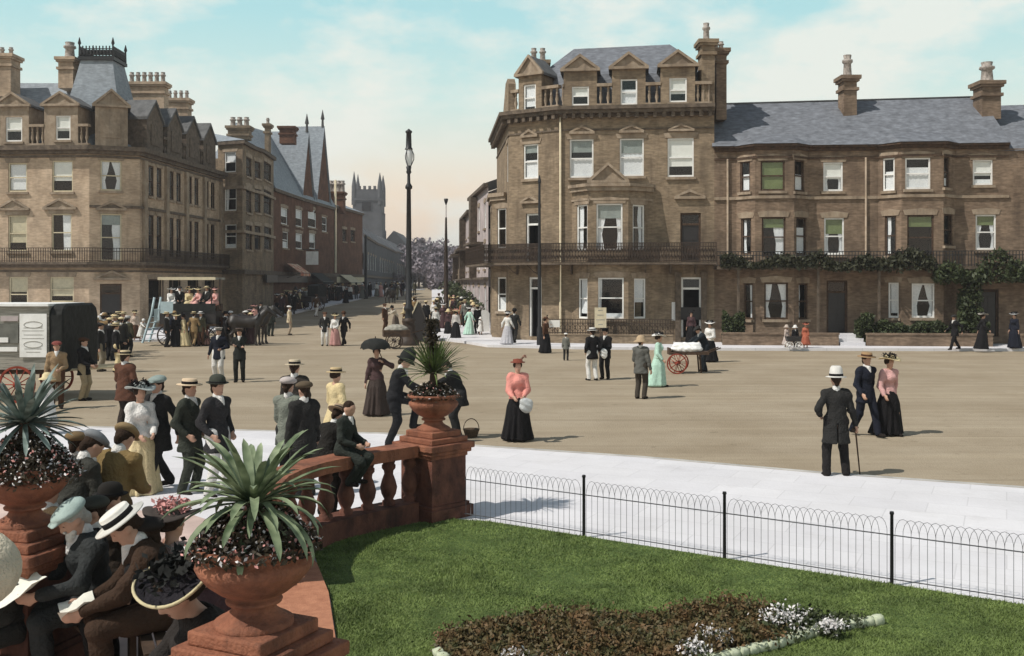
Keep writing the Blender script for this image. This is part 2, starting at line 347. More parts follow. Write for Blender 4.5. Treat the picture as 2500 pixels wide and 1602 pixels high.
def door(b, fr, u0, u1, z0, z1, open_=False, fm=None):
    fm = fm or WHITE; t = .09; m = MB(*fr); zt = z1 - .55 if z1 - z0 > 2.3 else z1 - t
    u0 += .005; u1 -= .005; z1 -= .005
    m.box(u0, u0 + t, -.18, -.08, z0, z1); m.box(u1 - t, u1, -.18, -.08, z0, z1); m.box(u0 + t, u1 - t, -.18, -.08, z1 - t, z1); m.box(u0 + t, u1 - t, -.18, -.08, zt - .05, zt + .05)
    d = m.build('door', fm, b)
    l = MB(*fr)
    if not open_:
        l.box(u0 + t, u1 - t, -.17, -.13, z0, zt - .05); W = u1 - u0 - 2 * t
        for i in (0, 1):
            for za, zb in ((z0 + .2, z0 + .9), (z0 + 1.05, zt - .25)):
                l.box(u0 + t + W * (.1 + .45 * i), u0 + t + W * (.45 + .45 * i), -.129, -.115, za, zb)
    else: l.box(u0 + t, u0 + t + .05, -.9, -.19, z0, zt - .05)
    l.build('door_leaf', DOORP, d)
    if z1 - zt > .2: g = MB(*fr); g.quad((u0 + t, -.15, zt + .05), (u1 - t, -.15, zt + .05), (u1 - t, -.15, z1 - t), (u0 + t, -.15, z1 - t)); g.build('fanlight', GLASS, d)
    return d
def pediment(b, fr, u0, u1, z0, z1, proj=.16, m_=None, name='pediment'):
    m = MB(*fr); h = (z1 - z0); k = min(.13, h * .28); um = (u0 + u1) / 2
    m.box(u0, u1, .003, proj, z0, z0 + k)
    m.prism([(u0, z0 + k), (u0 + k * 1.6, z0 + k), (um, z1 - k * 1.1), (um, z1)], .003, proj)
    m.prism([(u1, z0 + k), (um, z1), (um, z1 - k * 1.1), (u1 - k * 1.6, z0 + k)], .003, proj)
    m.prism([(u0 + k * 1.6, z0 + k), (u1 - k * 1.6, z0 + k), (um, z1 - k * 1.1)], .003, proj * .35)
    return m.build(name, m_ or STONE, b)
def facade(b, pts, z0, z1, ops, wm, name='wall', sillm=True):
    """one wall mesh along a plan line; ops: {segment: [(x0,y0,x1,y1 in photo px, kind, cover), ...]}"""
    m = MB(); todo = []
    for i in range(len(pts) - 1):
        A, B = pts[i], pts[i + 1]; rects = []
        for o in ops.get(i, []):
            if o[0] == 'uz': u0, u1, za, zb = o[1:5]; kind, cov = o[5], o[6]
            else:
                xm = (o[0] + o[2]) / 2; u0, u1 = onwall(A, B, o[0], o[1])[0], onwall(A, B, o[2], o[1])[0]
                zb, za = onwall(A, B, xm, o[1])[1], onwall(A, B, xm, o[3])[1]; kind, cov = o[4], o[5]
            Ln = seg(A, B)[3]; u0 = max(.06, u0); u1 = min(Ln - .06, u1); za = max(za, z0 + .01); zb = min(zb, z1 - .02)
            rects.append((u0, u1, za, zb, kind, cov))
        wallseg(m, A, B, z0, z1, rects); a, U, N, _ = seg(A, B)
        todo += [((a, U, N), r) for r in rects]
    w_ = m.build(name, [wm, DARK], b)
    for fr, (u0, u1, za, zb, kind, cov) in todo:
        if kind == 'w': window(b, fr, u0, u1, za, zb, cov)
        elif kind == 'x': window(b, fr, u0, u1, za, zb, cov, fm=CREAM)
        elif kind == 'k': window(b, fr, u0, u1, za, zb, cov, fm=WOOD)
        elif kind == 'n': window(b, fr, u0, u1, za, zb, cov, sill=False)
        elif kind == 'd': door(b, fr, u0, u1, za, zb)
        elif kind == 'o': door(b, fr, u0, u1, za, zb, True)
        elif kind == 'e': door(b, fr, u0, u1, za, zb, False, WOOD)
        if kind in 'wxkn' and za > .5:                                 # rubbed-brick head over the window
            h = MB(*fr); h.prism([(u0 - .12, zb + .004), (u1 + .12, zb + .004), (u1 + .2, zb + .24), ((u0 + u1) / 2, zb + .32), (u0 - .2, zb + .24)], .003, .03); h.build('window_head', STONE, b)
    return w_
def pots(m, x0, x1, y, z, n, h=.55, r=.12):
    for i in range(n):
        c = (x0 + (x1 - x0) * (i + .5) / n, y); m.lathe([(r * 1.15, z), (r, z + .12), (r * .85, z + h * .6), (r * 1.25, z + h * .68), (r * 1.2, z + h * .78), (r * .8, z + h * .8), (r * .95, z + h)], 10, c)
def chimney(b, px0, px1, ytop, ybot, d, dep, n, wm, poth=.6, potr=.13):
    s = FX / d; x0, x1 = (px0 - CX) / s, (px1 - CX) / s; zt, zb = CH + (HZ - ytop) / s, CH + (HZ - ybot) / s
    m = MB((0, 0, 0), (1, 0, 0), (0, 1, 0)); k = .09
    m.box(x0, x1, d, d + dep, zb, zt - .75); m.box(x0 - k, x1 + k, d - k, d + dep + k, zt - .75, zt - .6); m.box(x0, x1, d, d + dep, zt - .6, zt - .3)
    m.box(x0 - k * 1.2, x1 + k * 1.2, d - k * 1.2, d + dep + k * 1.2, zt - .3, zt - .18); m.box(x0 - k * 2, x1 + k * 2, d - k * 2, d + dep + k * 2, zt - .18, zt)
    c = m.build('chimney', wm, b); p = MB((0, 0, 0), (1, 0, 0), (0, 1, 0)); pots(p, x0, x1, d + dep / 2, zt, n, poth, potr); p.build('chimney_pots' if n > 1 else 'chimney_pot', POTC, c)
    return c
def rail(b, pts, z0, z1, m_, step=.13, name='railing', r=.014, lattice=False):
    m = MB()
    for i in range(len(pts) - 1):
        A, U, N, Ln = seg(pts[i], pts[i + 1]); m.frame(A, U, N); n = max(1, int(Ln / step)); st = Ln / n
        for z in (z0 + .06, z1 - .18, z1): m.box(0, Ln, -.02, .02, z - .018, z + .018)
        for k in range(n + 1): m.box(k * st - r, k * st + r, -r, r, z0, z1)
        if lattice:
            for k in range(0, n - 1, 2):
                m.tube([(k * st, 0, z0 + .1), ((k + 2) * st, 0, z1 - .2)], r * .9, 4); m.tube([(k * st, 0, z1 - .2), ((k + 2) * st, 0, z0 + .1)], r * .9, 4)
    return m.build(name, m_, b)
def balusters(b, A, B, z0, z1, m_, name='balustrade'):
    A, U, N, Ln = seg(A, B); m = MB(A, U, N)
    m.box(0, Ln, -.28, .02, z0, z0 + .16); m.box(0, Ln, -.3, .04, z1 - .15, z1); n = max(1, int(Ln / .27))
    for i in range(n):
        u = (i + .5) * Ln / n; h = z1 - z0 - .31; zz = z0 + .16
        m.lathe([(.055, zz), (.055, zz + .06), (.04, zz + .08), (.095, zz + h * .35), (.05, zz + h * .62), (.075, zz + h * .66), (.045, zz + h * .72), (.07, zz + h * .96), (.07, zz + h)], 8, (u, -.13))
    return m.build(name, m_, b)
def dormer(b, A, B, x0, x1, z0, z1, za, win, wm, back=2.2, rm=None, blank=False):
    u0, u1 = onwall(A, B, x0, 300)[0], onwall(A, B, x1, 300)[0]; a, U, N, _ = seg(A, B); P = lambda u: (a + U * u).to_2d()
    m = MB(a, U, N); o = []
    if win:
        xm = (win[0] + win[2]) / 2; o = [(onwall(A, B, win[0], 300)[0] - u0, onwall(A, B, win[2], 300)[0] - u0, onwall(A, B, xm, win[3])[1], onwall(A, B, xm, win[1])[1])]
    wallseg(m, P(u0), P(u1), z0, z1, o, .5); m.frame(a, U, N); um = (u0 + u1) / 2
    for u in (u0, u1): m.quad((u, 0, z0), (u, -back, z0), (u, -back, z1), (u, 0, z1))
    m.prism([(u0, z1), (u1, z1), (um, za - .12)], -back, -.01)
    if blank: m.box(u0 + .4, u1 - .4, .003, .05, z0 + .5, z1 - .3)
    d = m.build('dormer', [wm, DARK], b)
    e = .16; r = MB(a, U, N)
    r.prism([(u0 - e, z1 - .02), (um, za - .02), (um, za + .07), (u0 - e, z1 + .1)], -back, .05); r.prism([(u1 + e, z1 - .02), (u1 + e, z1 + .1), (um, za + .07), (um, za - .02)], -back, .05)
    r.build('dormer_roof', rm or LEAD, d)
    pediment(b, (a, U, N), u0 - e, u1 + e, z1, za + .1, .2)
    if win: window(b, (a + U * u0, U, N), *o[0], win[4] if len(win) > 4 else '')
    return u0, u1
def poly(m, *faces):
    for f in faces: m.add(f, [range(len(f))], local=False)
def v3(p, z): return (p[0], p[1], z)

# ================================================================ setting
rngG = np.random.default_rng(3)
def sheet(name, pts, z, m, kind='structure', z0=None):
    mb = MB((0, 0, 0), (1, 0, 0), (0, 1, 0)); pts = [tuple(p[:2]) for p in pts]
    if z0 is None: mb.add([(x, y, z) for x, y in pts], [range(len(pts))])
    else: mb.slab(pts, z0, z)
    o = mb.build(name, m); o['kind'] = kind; return o
_g = MB((0, 0, 0), (1, 0, 0), (0, 1, 0)); _y = (-60, G0, G1, 1400)
for i in range(3): _g.quad((-900, _y[i], gz(_y[i])), (900, _y[i], gz(_y[i])), (900, _y[i + 1], gz(_y[i + 1])), (-900, _y[i + 1], gz(_y[i + 1])))
_g.build('ground', ROAD)['kind'] = 'structure'
def ramp(name, L_, R_, h, m):
    mb = MB((0, 0, 0), (1, 0, 0), (0, 1, 0))
    for i in range(len(L_) - 1): mb.slab([L_[i], R_[i], R_[i + 1], L_[i + 1]], -.3, h)
    for v in mb.v:
        if v.z > 0: v.z = h + gz(v.y)
    mb.build(name, m)['kind'] = 'structure'
# near pavement with its kerb, running across in front of the garden
KN = [gn(-300, 1040), gn(229, 1047), gn(936, 1063), gn(1139, 1092), gn(1560, 1121), gn(1997, 1160), gn(2486, 1196), gn(3100, 1250)]
sheet('pavement', [(p.x, p.y) for p in KN] + [(14, 4), (14, -6), (-16, -6), (-16, 21)], .03, PAVE, z0=-.2)
sheet('terrace_paving', [(-9, 14.2), (-4.2, 13.2), (-2.9, 11.9), (-2.65, 10.4), (-2.2, 8.6), (-1.9, 4), (-1.9, 1), (-12, 1), (-12, 12)], .034, TERR)
# far pavement in front of the hotel and the terrace of houses
KF = [(-4.4, G0), gn(1130, 838), gn(1190, 848), gn(1400, 853), gn(1700, 856), gn(2100, 857), gn(2500, 858), gn(3000, 859)]
sheet('far_pavement', [tuple(p[:2]) for p in KF] + [(32, G0)], .12, PAVE, z0=-.2); ramp('street_pavement', [(-4.4, G0), (-5.4, 70), (-7.2, 92), (-9.8, G1), (-12.5, 160)], [(1, G0), (1, 70), (1, 92), (-4, G1), (-6, 160)], .12, PAVE)
sheet('left_pavement', [(-45, 51.6), gn(300, 836).to_2d(), gn(400, 834).to_2d(), (-17.4, G0), (-45, G0)], .12, PAVE, z0=-.2); ramp('street_pavement', [(-45, G0), (-45, 75), (-45, 100), (-45, G1), (-45, 160)], [(-17.4, G0), (-16.6, 75), (-15.4, 100), (-14.4, G1), (-13.6, 160)], .12, PAVE)

# ================================================================ corner hotel
SB, CL, LF, RT = (-.91, 61.6), (-.15, 51.97), (2.38, 50.35), (9.78, 49.5)
hotel = thing('corner_hotel', 'tall brown brick corner hotel with mansard roof, three pedimented dormers and an iron balcony', 'hotel', (4, 53, 0))
hotel.location = (0, 0, 0)
HP = [SB, CL, LF, RT]
facade(hotel, HP, 0, 11.6, {
    0: [('uz', 8.0, 8.9, 8.2, 10.2, 'n', '')],
    1: [(1278, 352, 1314, 437, 'w', 'h.55+s.2'), (1284, 521, 1320, 637, 'o', ''), (1291, 677, 1322, 822, 'o', '')],
    2: [(1391, 340, 1449, 434, 'w', 's.3+h.5'), (1513, 338, 1572, 430, 'w', 's.35+h.9'), (1630, 337, 1694, 432, 'w', 'b.72'),
        (1661, 520, 1711, 640, 'e', ''), (1663, 677, 1712, 824, 'o', '')]}, BRICK_H)
# canted two-storey bay on the front
A_, U_, N_, _l = seg(LF, RT)
def fp(px, n): u = onwall(LF, RT, px, 600)[0]; p = A_ + U_ * u + N_ * n; return (p.x, p.y)
BAY = [fp(1396, 0), fp(1438, 1.0), fp(1534, 1.0), fp(1592, 0)]
facade(hotel, BAY, 0, 7.5, {0: [(1408, 500, 1434, 612, 'n', 'l.6'), (1412, 680, 1436, 778, 'n', 'f.9')],
    1: [(1456, 497, 1520, 612, 'n', 's.28+c'), (1460, 678, 1523, 778, 'w', 'l.12+h.1')], 2: [(1545, 500, 1574, 612, 'n', 'r.6'), (1548, 680, 1577, 778, 'w', 'f.6')]}, BRICK_H, 'bay_wall')
m = MB(); band(m, BAY, 6.95, 7.05, .05); band(m, BAY, 7.4, 7.6, .14); band(m, BAY, 7.6, 7.75, .24); poly(m, [v3(p, 7.76) for p in offs(BAY, .24)]); m.build('bay_cornice', STONE, hotel)
pediment(hotel, seg(BAY[1], BAY[2])[:3], -.05, seg(BAY[1], BAY[2])[3] + .05, 7.76, 8.75, .22)
# side bay round the corner
SBAY = [(-.62, 57.9), (-1.2, 57.0), (-1.05, 54.2), (-.27, 53.3)]
facade(hotel, SBAY, 0, 7.5, {2: [(1214, 509, 1236, 607, 'n', ''), (1214, 677, 1236, 760, 'w', 'h.4')], 1: [('uz', .9, 1.9, 4.6, 6.8, 'n', ''), ('uz', .9, 1.9, 1.1, 3.3, 'n', '')]}, BRICK_H, 'bay_wall')
m = MB(); band(m, SBAY, 7.3, 7.5, .12); band(m, SBAY, 7.5, 7.7, .22); poly(m, [v3(p, 7.71) for p in offs(SBAY, .22)]); m.build('bay_cornice', STONE, hotel)
# main cornice with dentils, string courses
m = MB(); band(m, HP, 11.1, 11.25, .12); band(m, HP, 11.25, 11.42, .4); band(m, HP, 11.42, 11.6, .52); band(m, HP, 10.45, 10.53, .05)
for i in range(3):
    A, U, N, Ln = seg(HP[i], HP[i + 1]); m.frame(A, U, N); n = int(Ln / .42)
    for k in range(n): m.box((k + .3) * Ln / n, (k + .7) * Ln / n, .121, .36, 11.02, 11.249)
m.build('cornice', STONE_D, hotel)
fr1, fr2 = seg(CL, LF)[:3], seg(LF, RT)[:3]
def ped_px(b, A, B, x0, x1, y0, y1, **k):
    xm = (x0 + x1) / 2; u0, u1 = onwall(A, B, x0, y0)[0], onwall(A, B, x1, y0)[0]; pediment(b, seg(A, B)[:3], u0, u1, onwall(A, B, xm, y1)[1], onwall(A, B, xm, y0)[1], **k)
for x0, x1, y0, y1 in ((1390, 1452, 306, 328), (1511, 1572, 304, 325), (1631, 1695, 302, 321), (1646, 1722, 462, 486)): ped_px(hotel, LF, RT, x0, x1, y0, y1)
for x0, x1, y0, y1 in ((1273, 1315, 316, 336), (1273, 1318, 478, 497)): ped_px(hotel, CL, LF, x0, x1, y0, y1)
# attic: parapet balustrade, dormers, mansard
d1 = dormer(hotel, LF, RT, 1376, 1457, 11.6, 13.35, 14.1, (1396, 211, 1438, 258, 'b.45'), BRICK_H)
d2 = dormer(hotel, LF, RT, 1494, 1576, 11.6, 13.4, 14.15, (1515, 193, 1556, 256, 'h.62'), BRICK_H)
d3 = dormer(hotel, LF, RT, 1613, 1697, 11.6, 13.45, 14.2, (1634, 190, 1677, 250, 'b.62'), BRICK_H)
d4 = dormer(hotel, CL, LF, 1266, 1322, 11.6, 13.35, 14.3, (1278, 206, 1308, 272, 'f.85'), BRICK_H, 1.5)
def wpt(A, B, u): a, U, N, L_ = seg(A, B); p = a + U * u; return (p.x, p.y)
L2 = seg(LF, RT)[3]; L1 = seg(CL, LF)[3]
for A, B, a, c in ((LF, RT, .1, d1[0]), (LF, RT, d1[1], d2[0]), (LF, RT, d2[1], d3[0]), (LF, RT, d3[1], L2 - .1), (CL, LF, .1, d4[0]), (CL, LF, d4[1], L1 - .1)):
    balusters(hotel, wpt(A, B, a), wpt(A, B, c), 11.6, 12.75, STONE)
m = MB(); S2 = [SB, CL]; m.frame(*seg(SB, CL)[:3]); Ls = seg(SB, CL)[3]
m.prism([(Ls - 5, 11.6), (Ls - .05, 11.6), (Ls - .05, 13.1), (Ls - .8, 13.5), (Ls - 2.2, 13.5), (Ls - 3, 12.9)], -.35, .02); m.build('side_gable', BRICK_H, hotel)
i1, i2 = offs(HP, -.5), offs(HP, -1.3); RB1, RB2 = (10.2, 61.5), (9.6, 60.5); rl, rr = (3.3, 54.6, 15.45), (8.35, 54.2, 15.6)
m = MB()
for k in range(3): poly(m, [v3(i1[k], 11.6), v3(i1[k + 1], 11.6), v3(i2[k + 1], 13.45), v3(i2[k], 13.45)])
poly(m, [v3(i2[2], 13.45), v3(i2[3], 13.45), rr, rl], [v3(i2[1], 13.45), v3(i2[2], 13.45), rl], [v3(i2[0], 13.45), v3(i2[1], 13.45), rl], [v3(i2[3], 13.45), v3(RB2, 13.45), rr], [v3(RB2, 13.45), v3(i2[0], 13.45), rl, rr],
     [v3(i1[3], 11.6), v3(RB1, 11.6), v3(RB2, 13.45), v3(i2[3], 13.45)]); m.build('roof', SLATE, hotel)
m = MB(); poly(m, [v3(RT, 0), v3(RB1, 0), v3(RB1, 11.6), v3(RT, 11.6)], [v3(RB1, 0), v3(SB, 0), v3(SB, 11.6), v3(RB1, 11.6)], [v3(p, 11.55) for p in (*HP, RB1)]); m.build('rear_wall', BRICK_H, hotel)
chimney(hotel, 1713, 1745, 96, 268, 49.65, 1.0, 1, BRICK_H, .9, .16); chimney(hotel, 1749, 1774, 118, 292, 50.8, 1.5, 2, BRICK_T, .5)
chimney(hotel, 1293, 1336, 147, 200, 53.3, .8, 2, BRICK_H, .7, .15)
# balcony round the first floor
HB = [(-1.3, 58.5), CL, LF, RT]; BO = offs(HB, 1.35)
m = MB(); band(m, HB, 3.86, 3.98, 1.35)
for i in range(1, 3):
    A, U, N, Ln = seg(HB[i], HB[i + 1]); m.frame(A, U, N)
    for k in range(int(Ln / 1.2)): u = .5 + k * 1.2; m.prism([(u, 3.4), (u + .08, 3.4), (u + .08, 3.86), (u, 3.86)], .01, .12); m.tube([(u + .04, .05, 3.42), (u + .04, .5, 3.55), (u + .04, 1.1, 3.86)], .03, 4)
m.build('balcony_floor', STONE_D, hotel); rail(hotel, BO, 3.98, 4.88, IRONB, .075, 'balcony_railing', .019, True)
m = MB((LF[0], LF[1], 0), fr1[1], fr2[2]); m.tube([(0, .1, .1), (0, .1, 11.1)], .05, 6); m.build('drainpipe', CREAM, hotel)
m = MB(*fr2); m.box(5.6, 6.75, .004, .04, 1.25, 1.75); m.box(5.55, 6.8, .004, .02, 1.2, 1.8); m.build('name_plaque', DOORP, hotel)
u = onwall(LF, RT, 1647, 760)[0]; m = MB(*fr2); m.box(u - .14, u + .14, .004, .04, 1.15, 2.05); m.build('notice_board', WHITE, hotel)
for px in (1655, 1718):
    u = onwall(LF, RT, px, 760)[0]; m = MB(*fr2); m.box(u - .13, u + .13, .003, .2, .12, 3.3); m.box(u - .17, u + .17, .003, .24, 3.3, 3.5); m.build('doorway_pilaster', STONE_D, hotel)
# area railing and low wall before the hotel
hr = thing('area_railing', 'brown iron railing on a low wall before the hotel bay', 'railing')
FW = [fp(1330, 1.4), fp(1640, 1.75)]; m = MB(*seg(*FW)[:3]); m.box(0, seg(*FW)[3], -.1, .1, .12, .5); m.box(0, seg(*FW)[3], -.13, .13, .5, .56); m.build('low_wall', BRICK_H, hr)
rail(hr, FW, .56, 1.25, IRONB, .12, 'railing', .013, True)

# ================================================================ terrace of houses on the right
TA, TB = (9.78, 49.5), (23.4, 48.15); ZE = 9.55
def tp(px, n): A, U, N, _ = seg(TA, TB); u = onwall(TA, TB, px, 500)[0]; p = A + U * u + N * n; return (p.x, p.y)
def terrace_house(label, x0, x1, plan, ops, roofx, chim):
    b = thing('terrace_house', label, 'house', group='terraced houses beside the hotel'); facade(b, plan, 0, ZE - .25, ops, BRICK_T)
    m = MB(); band(m, plan, ZE - .65, ZE - .55, .06); band(m, plan, ZE - .25, ZE - .1, .14); band(m, plan, ZE - .1, ZE, .26); m.build('eaves_cornice', WOOD, b)
    m = MB(); band(m, plan, 6.98, 7.12, .08); m.build('sill_band', STONE, b)
    A, U, N, _ = seg(TA, TB); q = offs([plan[0], plan[-1]], .3); e = [(q[0][0] - (.12 if x0 < 1800 else 0), q[0][1], ZE), v3(q[1], ZE)]
    rg = lambda px: Vector(((px - CX) / FX * (53.4 - 1.4 * (px - 1765) / 630), 53.4 - 1.4 * (px - 1765) / 630, 12.3 + .12 * (px - 1765) / 630))
    m = MB(); a, c = rg(roofx[0]), rg(roofx[1]); rd = [a, c]
    poly(m, [e[0], e[1], tuple(c), tuple(a)])
    bq = offs(plan[1:5], .3); sl = (12.35 - ZE) / 3.9; k = 1.0          # little hip over the bay
    ba = [(Vector((*bq[i], 0)) - N * dd) for i, dd in ((1, 1.7), (2, 1.7))]; bz = ZE + .95 * sl - .02; c1, c2 = (ba[0].x, ba[0].y, bz), (ba[1].x, ba[1].y, bz)
    poly(m, [v3(bq[1], ZE + .01), v3(bq[2], ZE + .01), c2, c1], [v3(bq[0], ZE - .02), v3(bq[1], ZE + .01), c1], [v3(bq[2], ZE + .01), v3(bq[3], ZE - .02), c2])
    bk = [(rd[0].x + .5, rd[0].y + 4.5, ZE - .3), (rd[-1].x + .5, rd[-1].y + 4.5, ZE - .3)]
    poly(m, [tuple(rd[0]), tuple(rd[-1]), bk[1], bk[0]], [e[1], bk[1], tuple(rd[-1])], [e[0], tuple(rd[0]), bk[0]]); m.build('roof', SLATE, b)
    m = MB(); m.tube([a, c], .07, 6, local=False); m.build('ridge_tiles', LEAD, b)
    m = MB(); poly(m, [v3(plan[-1], 0), (bk[1][0], bk[1][1], 0), bk[1], v3(plan[-1], ZE - .25)], [(bk[1][0], bk[1][1], 0), (bk[0][0], bk[0][1], 0), bk[0], bk[1]]); m.build('rear_wall', BRICK_T, b)
    for c_ in chim: chimney(b, *c_)
    return b
B1 = [TA, tp(1798, 0), tp(1838, .75), tp(1932, .75), tp(1974, 0), tp(2128, 0)]
t1 = terrace_house('two-bay brown brick terrace house joining the hotel, green blinds in its bay window', 1747, 2128, B1, {
    1: [(1807, 395, 1831, 469, 'k', 'h.6'), (1809, 533, 1834, 622, 'k', 'l.5'), (1816, 692, 1838, 780, 'k', 'r.5')],
    2: [(1857, 392, 1916, 466, 'k', 'g1'), (1860, 530, 1918, 628, 'k', 'g.22+r.5'), (1866, 690, 1924, 780, 'k', 'c')],
    3: [(1940, 391, 1964, 468, 'k', 'h.55'), (1944, 531, 1969, 622, 'k', 'h.75'), (1950, 692, 1972, 780, 'k', 'l.4')],
    4: [(2010, 396, 2058, 467, 'w', 'b.55+c'), (2012, 532, 2061, 622, 'w', 'g.4+c'), (2018, 685, 2069, 820, 'e', '')]}, (1733, 2128), [(2060, 2092, 184, 285, 51.2, .9, 1, BRICK_T, 1.1, .22)])
B2_ = [tp(2128, 0), tp(2144, 0), tp(2190, .75), tp(2291, .75), tp(2333, 0), tp(2462, 0)]
t2 = terrace_house('right-hand brown brick terrace house with white curtained bay windows and a gable-end chimney', 2128, 2462, B2_, {
    1: [(2155, 386, 2184, 466, 'w', 'h.6'), (2160, 527, 2188, 624, 'k', 'l.5'), (2168, 690, 2194, 776, 'w', 'f.9')],
    2: [(2210, 385, 2272, 462, 'w', 'h.72'), (2215, 525, 2280, 635, 'k', 'g.22'), (2226, 692, 2282, 776, 'w', 'c')],
    3: [(2297, 382, 2318, 458, 'k', 'h.3'), (2302, 523, 2326, 600, 'k', '')],
    4: [(2375, 390, 2424, 452, 'w', 'b.6+h.2'), (2382, 524, 2432, 610, 'w', 'g.25+c'), (2385, 706, 2438, 822, 'e', '')]}, (2128, 2395), [(2398, 2444, 197, 290, 50.2, 1.0, 1, BRICK_T, 1.0, .3)])
B3_ = [tp(2462, 0), tp(2760, 0)]
b = thing('terrace_house', 'lower slate-roofed house at the far right end of the terrace', 'house', group='terraced houses beside the hotel')
facade(b, B3_, 0, 9.3, {0: [(2530, 400, 2580, 460, 'w', 'c'), (2530, 530, 2580, 610, 'w', 'c')]}, BRICK_T)
m = MB(); e = [v3(p, 9.2) for p in offs(B3_, .3)]; e[0] = (e[0][0] - .6, e[0][1] + .35, e[0][2]); poly(m, [e[0], e[1], (30.5, 51.5, 12.1), (22.3, 52.6, 12.0)]); m.build('roof', SLATE, b)
# balcony of the terrace with climbing plants
tb = thing('house_balcony', 'long first-floor balcony of the terrace smothered in dark climbing plants', 'balcony')
TP = [TA, tp(2700, 0)]; TO = offs(TP, 1.3); m = MB(); band(m, TP, 3.62, 3.75, 1.3)
for px in (1795, 1985, 2130, 2345): p = tp(px, 1.22); m.frame((p[0], p[1], 0), (1, 0, 0), (0, 1, 0)); m.box(-.05, .05, -.05, .05, .12, 3.62)
m.build('balcony_floor', STONE_D, tb); rail(tb, TO, 3.75, 4.45, IRON, .14)
def climber(label, x0, x1, n, z0, z1, M_, seed, dn=.35):
    g = np.random.default_rng(seed); A, U, N, _ = seg(TA, TB); u0, u1 = onwall(TA, TB, x0, 600)[0], onwall(TA, TB, x1, 600)[0]
    u = g.uniform(u0, u1, n); hump = .6 + .4 * np.sin(u * 2.1 + seed) * np.sin(u * .9); z = z0 + (z1 - z0) * g.beta(1.3, 1.6, n) * hump + g.normal(0, .05, n); k = 1.3 + g.normal(0, dn * .5, n)
    P = np.stack([A.x + U.x * u + N.x * k, A.y + U.y * u + N.y * k, z], 1); V, Q = leafcloud(P, .10, g)
    o = meshobj('climbing_plant', npmesh('climbing_plant', V, Q, False), M_); tag(o, label, 'plant', 'climbing plants on the balcony'); return o
climber('low dark climbing plant on the balcony next to the hotel', 1752, 1990, 2300, 3.7, 4.6, IVY, 1)
climber('bushy climbing plant in the middle of the terrace balcony', 1990, 2260, 2900, 3.6, 4.75, IVY, 2)
climber('dense creeper hanging over the right end of the balcony and doorway', 2260, 2560, 3300, 3.0, 4.75, HEDGE, 3, .5)
climber('dark creeper curtain hanging beside the right-hand doorway', 2318, 2372, 1600, .8, 4.0, HEDGE, 5, .35)
# front garden walls, hedges, steps
fwll = thing('garden_wall', 'low brown front garden wall along the terrace houses', 'wall')
for x0, x1 in ((1752, 2022), (2088, 2380), (2446, 2700)):
    A, B = tp(x0, 2.2), tp(x1, 2.2); m = MB(*seg(A, B)[:3]); Ln = seg(A, B)[3]; m.box(0, Ln, -.12, .12, .1, .62); m.box(-.03, Ln + .03, -.16, .16, .62, .7); m.build('wall_length', BRICK_T, fwll)
def hedge(label, x0, x1, h, n, seed, size=.09, nn=1.5):
    g = np.random.default_rng(seed); A, U, N, _ = seg(TA, TB); u0, u1 = onwall(TA, TB, x0, 800)[0], onwall(TA, TB, x1, 800)[0]; L_ = u1 - u0
    b = thing('hedge', label, 'hedge', group='front garden hedges'); t = g.uniform(0, 1, (n, 3)); ed = np.minimum(1, np.sin(t[:, 0] * np.pi) * 5)
    u = u0 + t[:, 0] * L_; top = h * (.86 + .1 * np.sin(u * 3.1 + seed) + .07 * np.sin(u * 7.7)) * (.75 + .25 * ed)
    z = .12 + t[:, 1] ** .6 * top; k = nn + (t[:, 2] - .5) * .8 * ed
    V, Q = leafcloud(np.stack([A.x + U.x * u + N.x * k, A.y + U.y * u + N.y * k, z], 1), size, g); meshobj('foliage', npmesh('foliage', V, Q, False), HEDGE, b)
    m = MB()
    for i in range(max(2, int(L_ / .6))): uu = u0 + (i + .5) * L_ / max(2, int(L_ / .6)); p = A + U * uu + N * nn; m.tube([(p.x, p.y, .1), (p.x + .05, p.y, h * .7)], .03, 5, local=False)
    m.build('stems', WOOD, b)
hedge('tall dark green bush beside the hotel doorway', 1756, 1808, 1.75, 1800, 21); hedge('long clipped hedge under the right-hand bay windows', 2110, 2325, 1.15, 4600, 22)
hedge('rounded dark bush to the right of the house steps', 2070, 2112, 1.6, 1400, 23); hedge('dark shrub against the far right doorway', 2345, 2385, 1.5, 1200, 24)
st = thing('door_steps', 'pale stone steps up to the middle terrace house door', 'steps')
m = MB(*seg(TA, TB)[:3]); u0, u1 = onwall(TA, TB, 2026, 800)[0], onwall(TA, TB, 2084, 800)[0]
for i in range(3): m.box(u0, u1, 1.4 - i * .3 if 0 else .05, 2.3 - i * .35, .12 + i * .16 + (.001 if i else 0), .12 + (i + 1) * .16)
m.build('step_flight', PAVE, st)
for px in (1768, 2116):
    pass
for px in (1776, 2113): m = MB(*seg(TA, TB)[:3]); u = onwall(TA, TB, px, 600)[0]; m.tube([(u, .08, 4.0), (u, .08, ZE - .6)], .05, 6); m.build('drainpipe', STONE, t1)
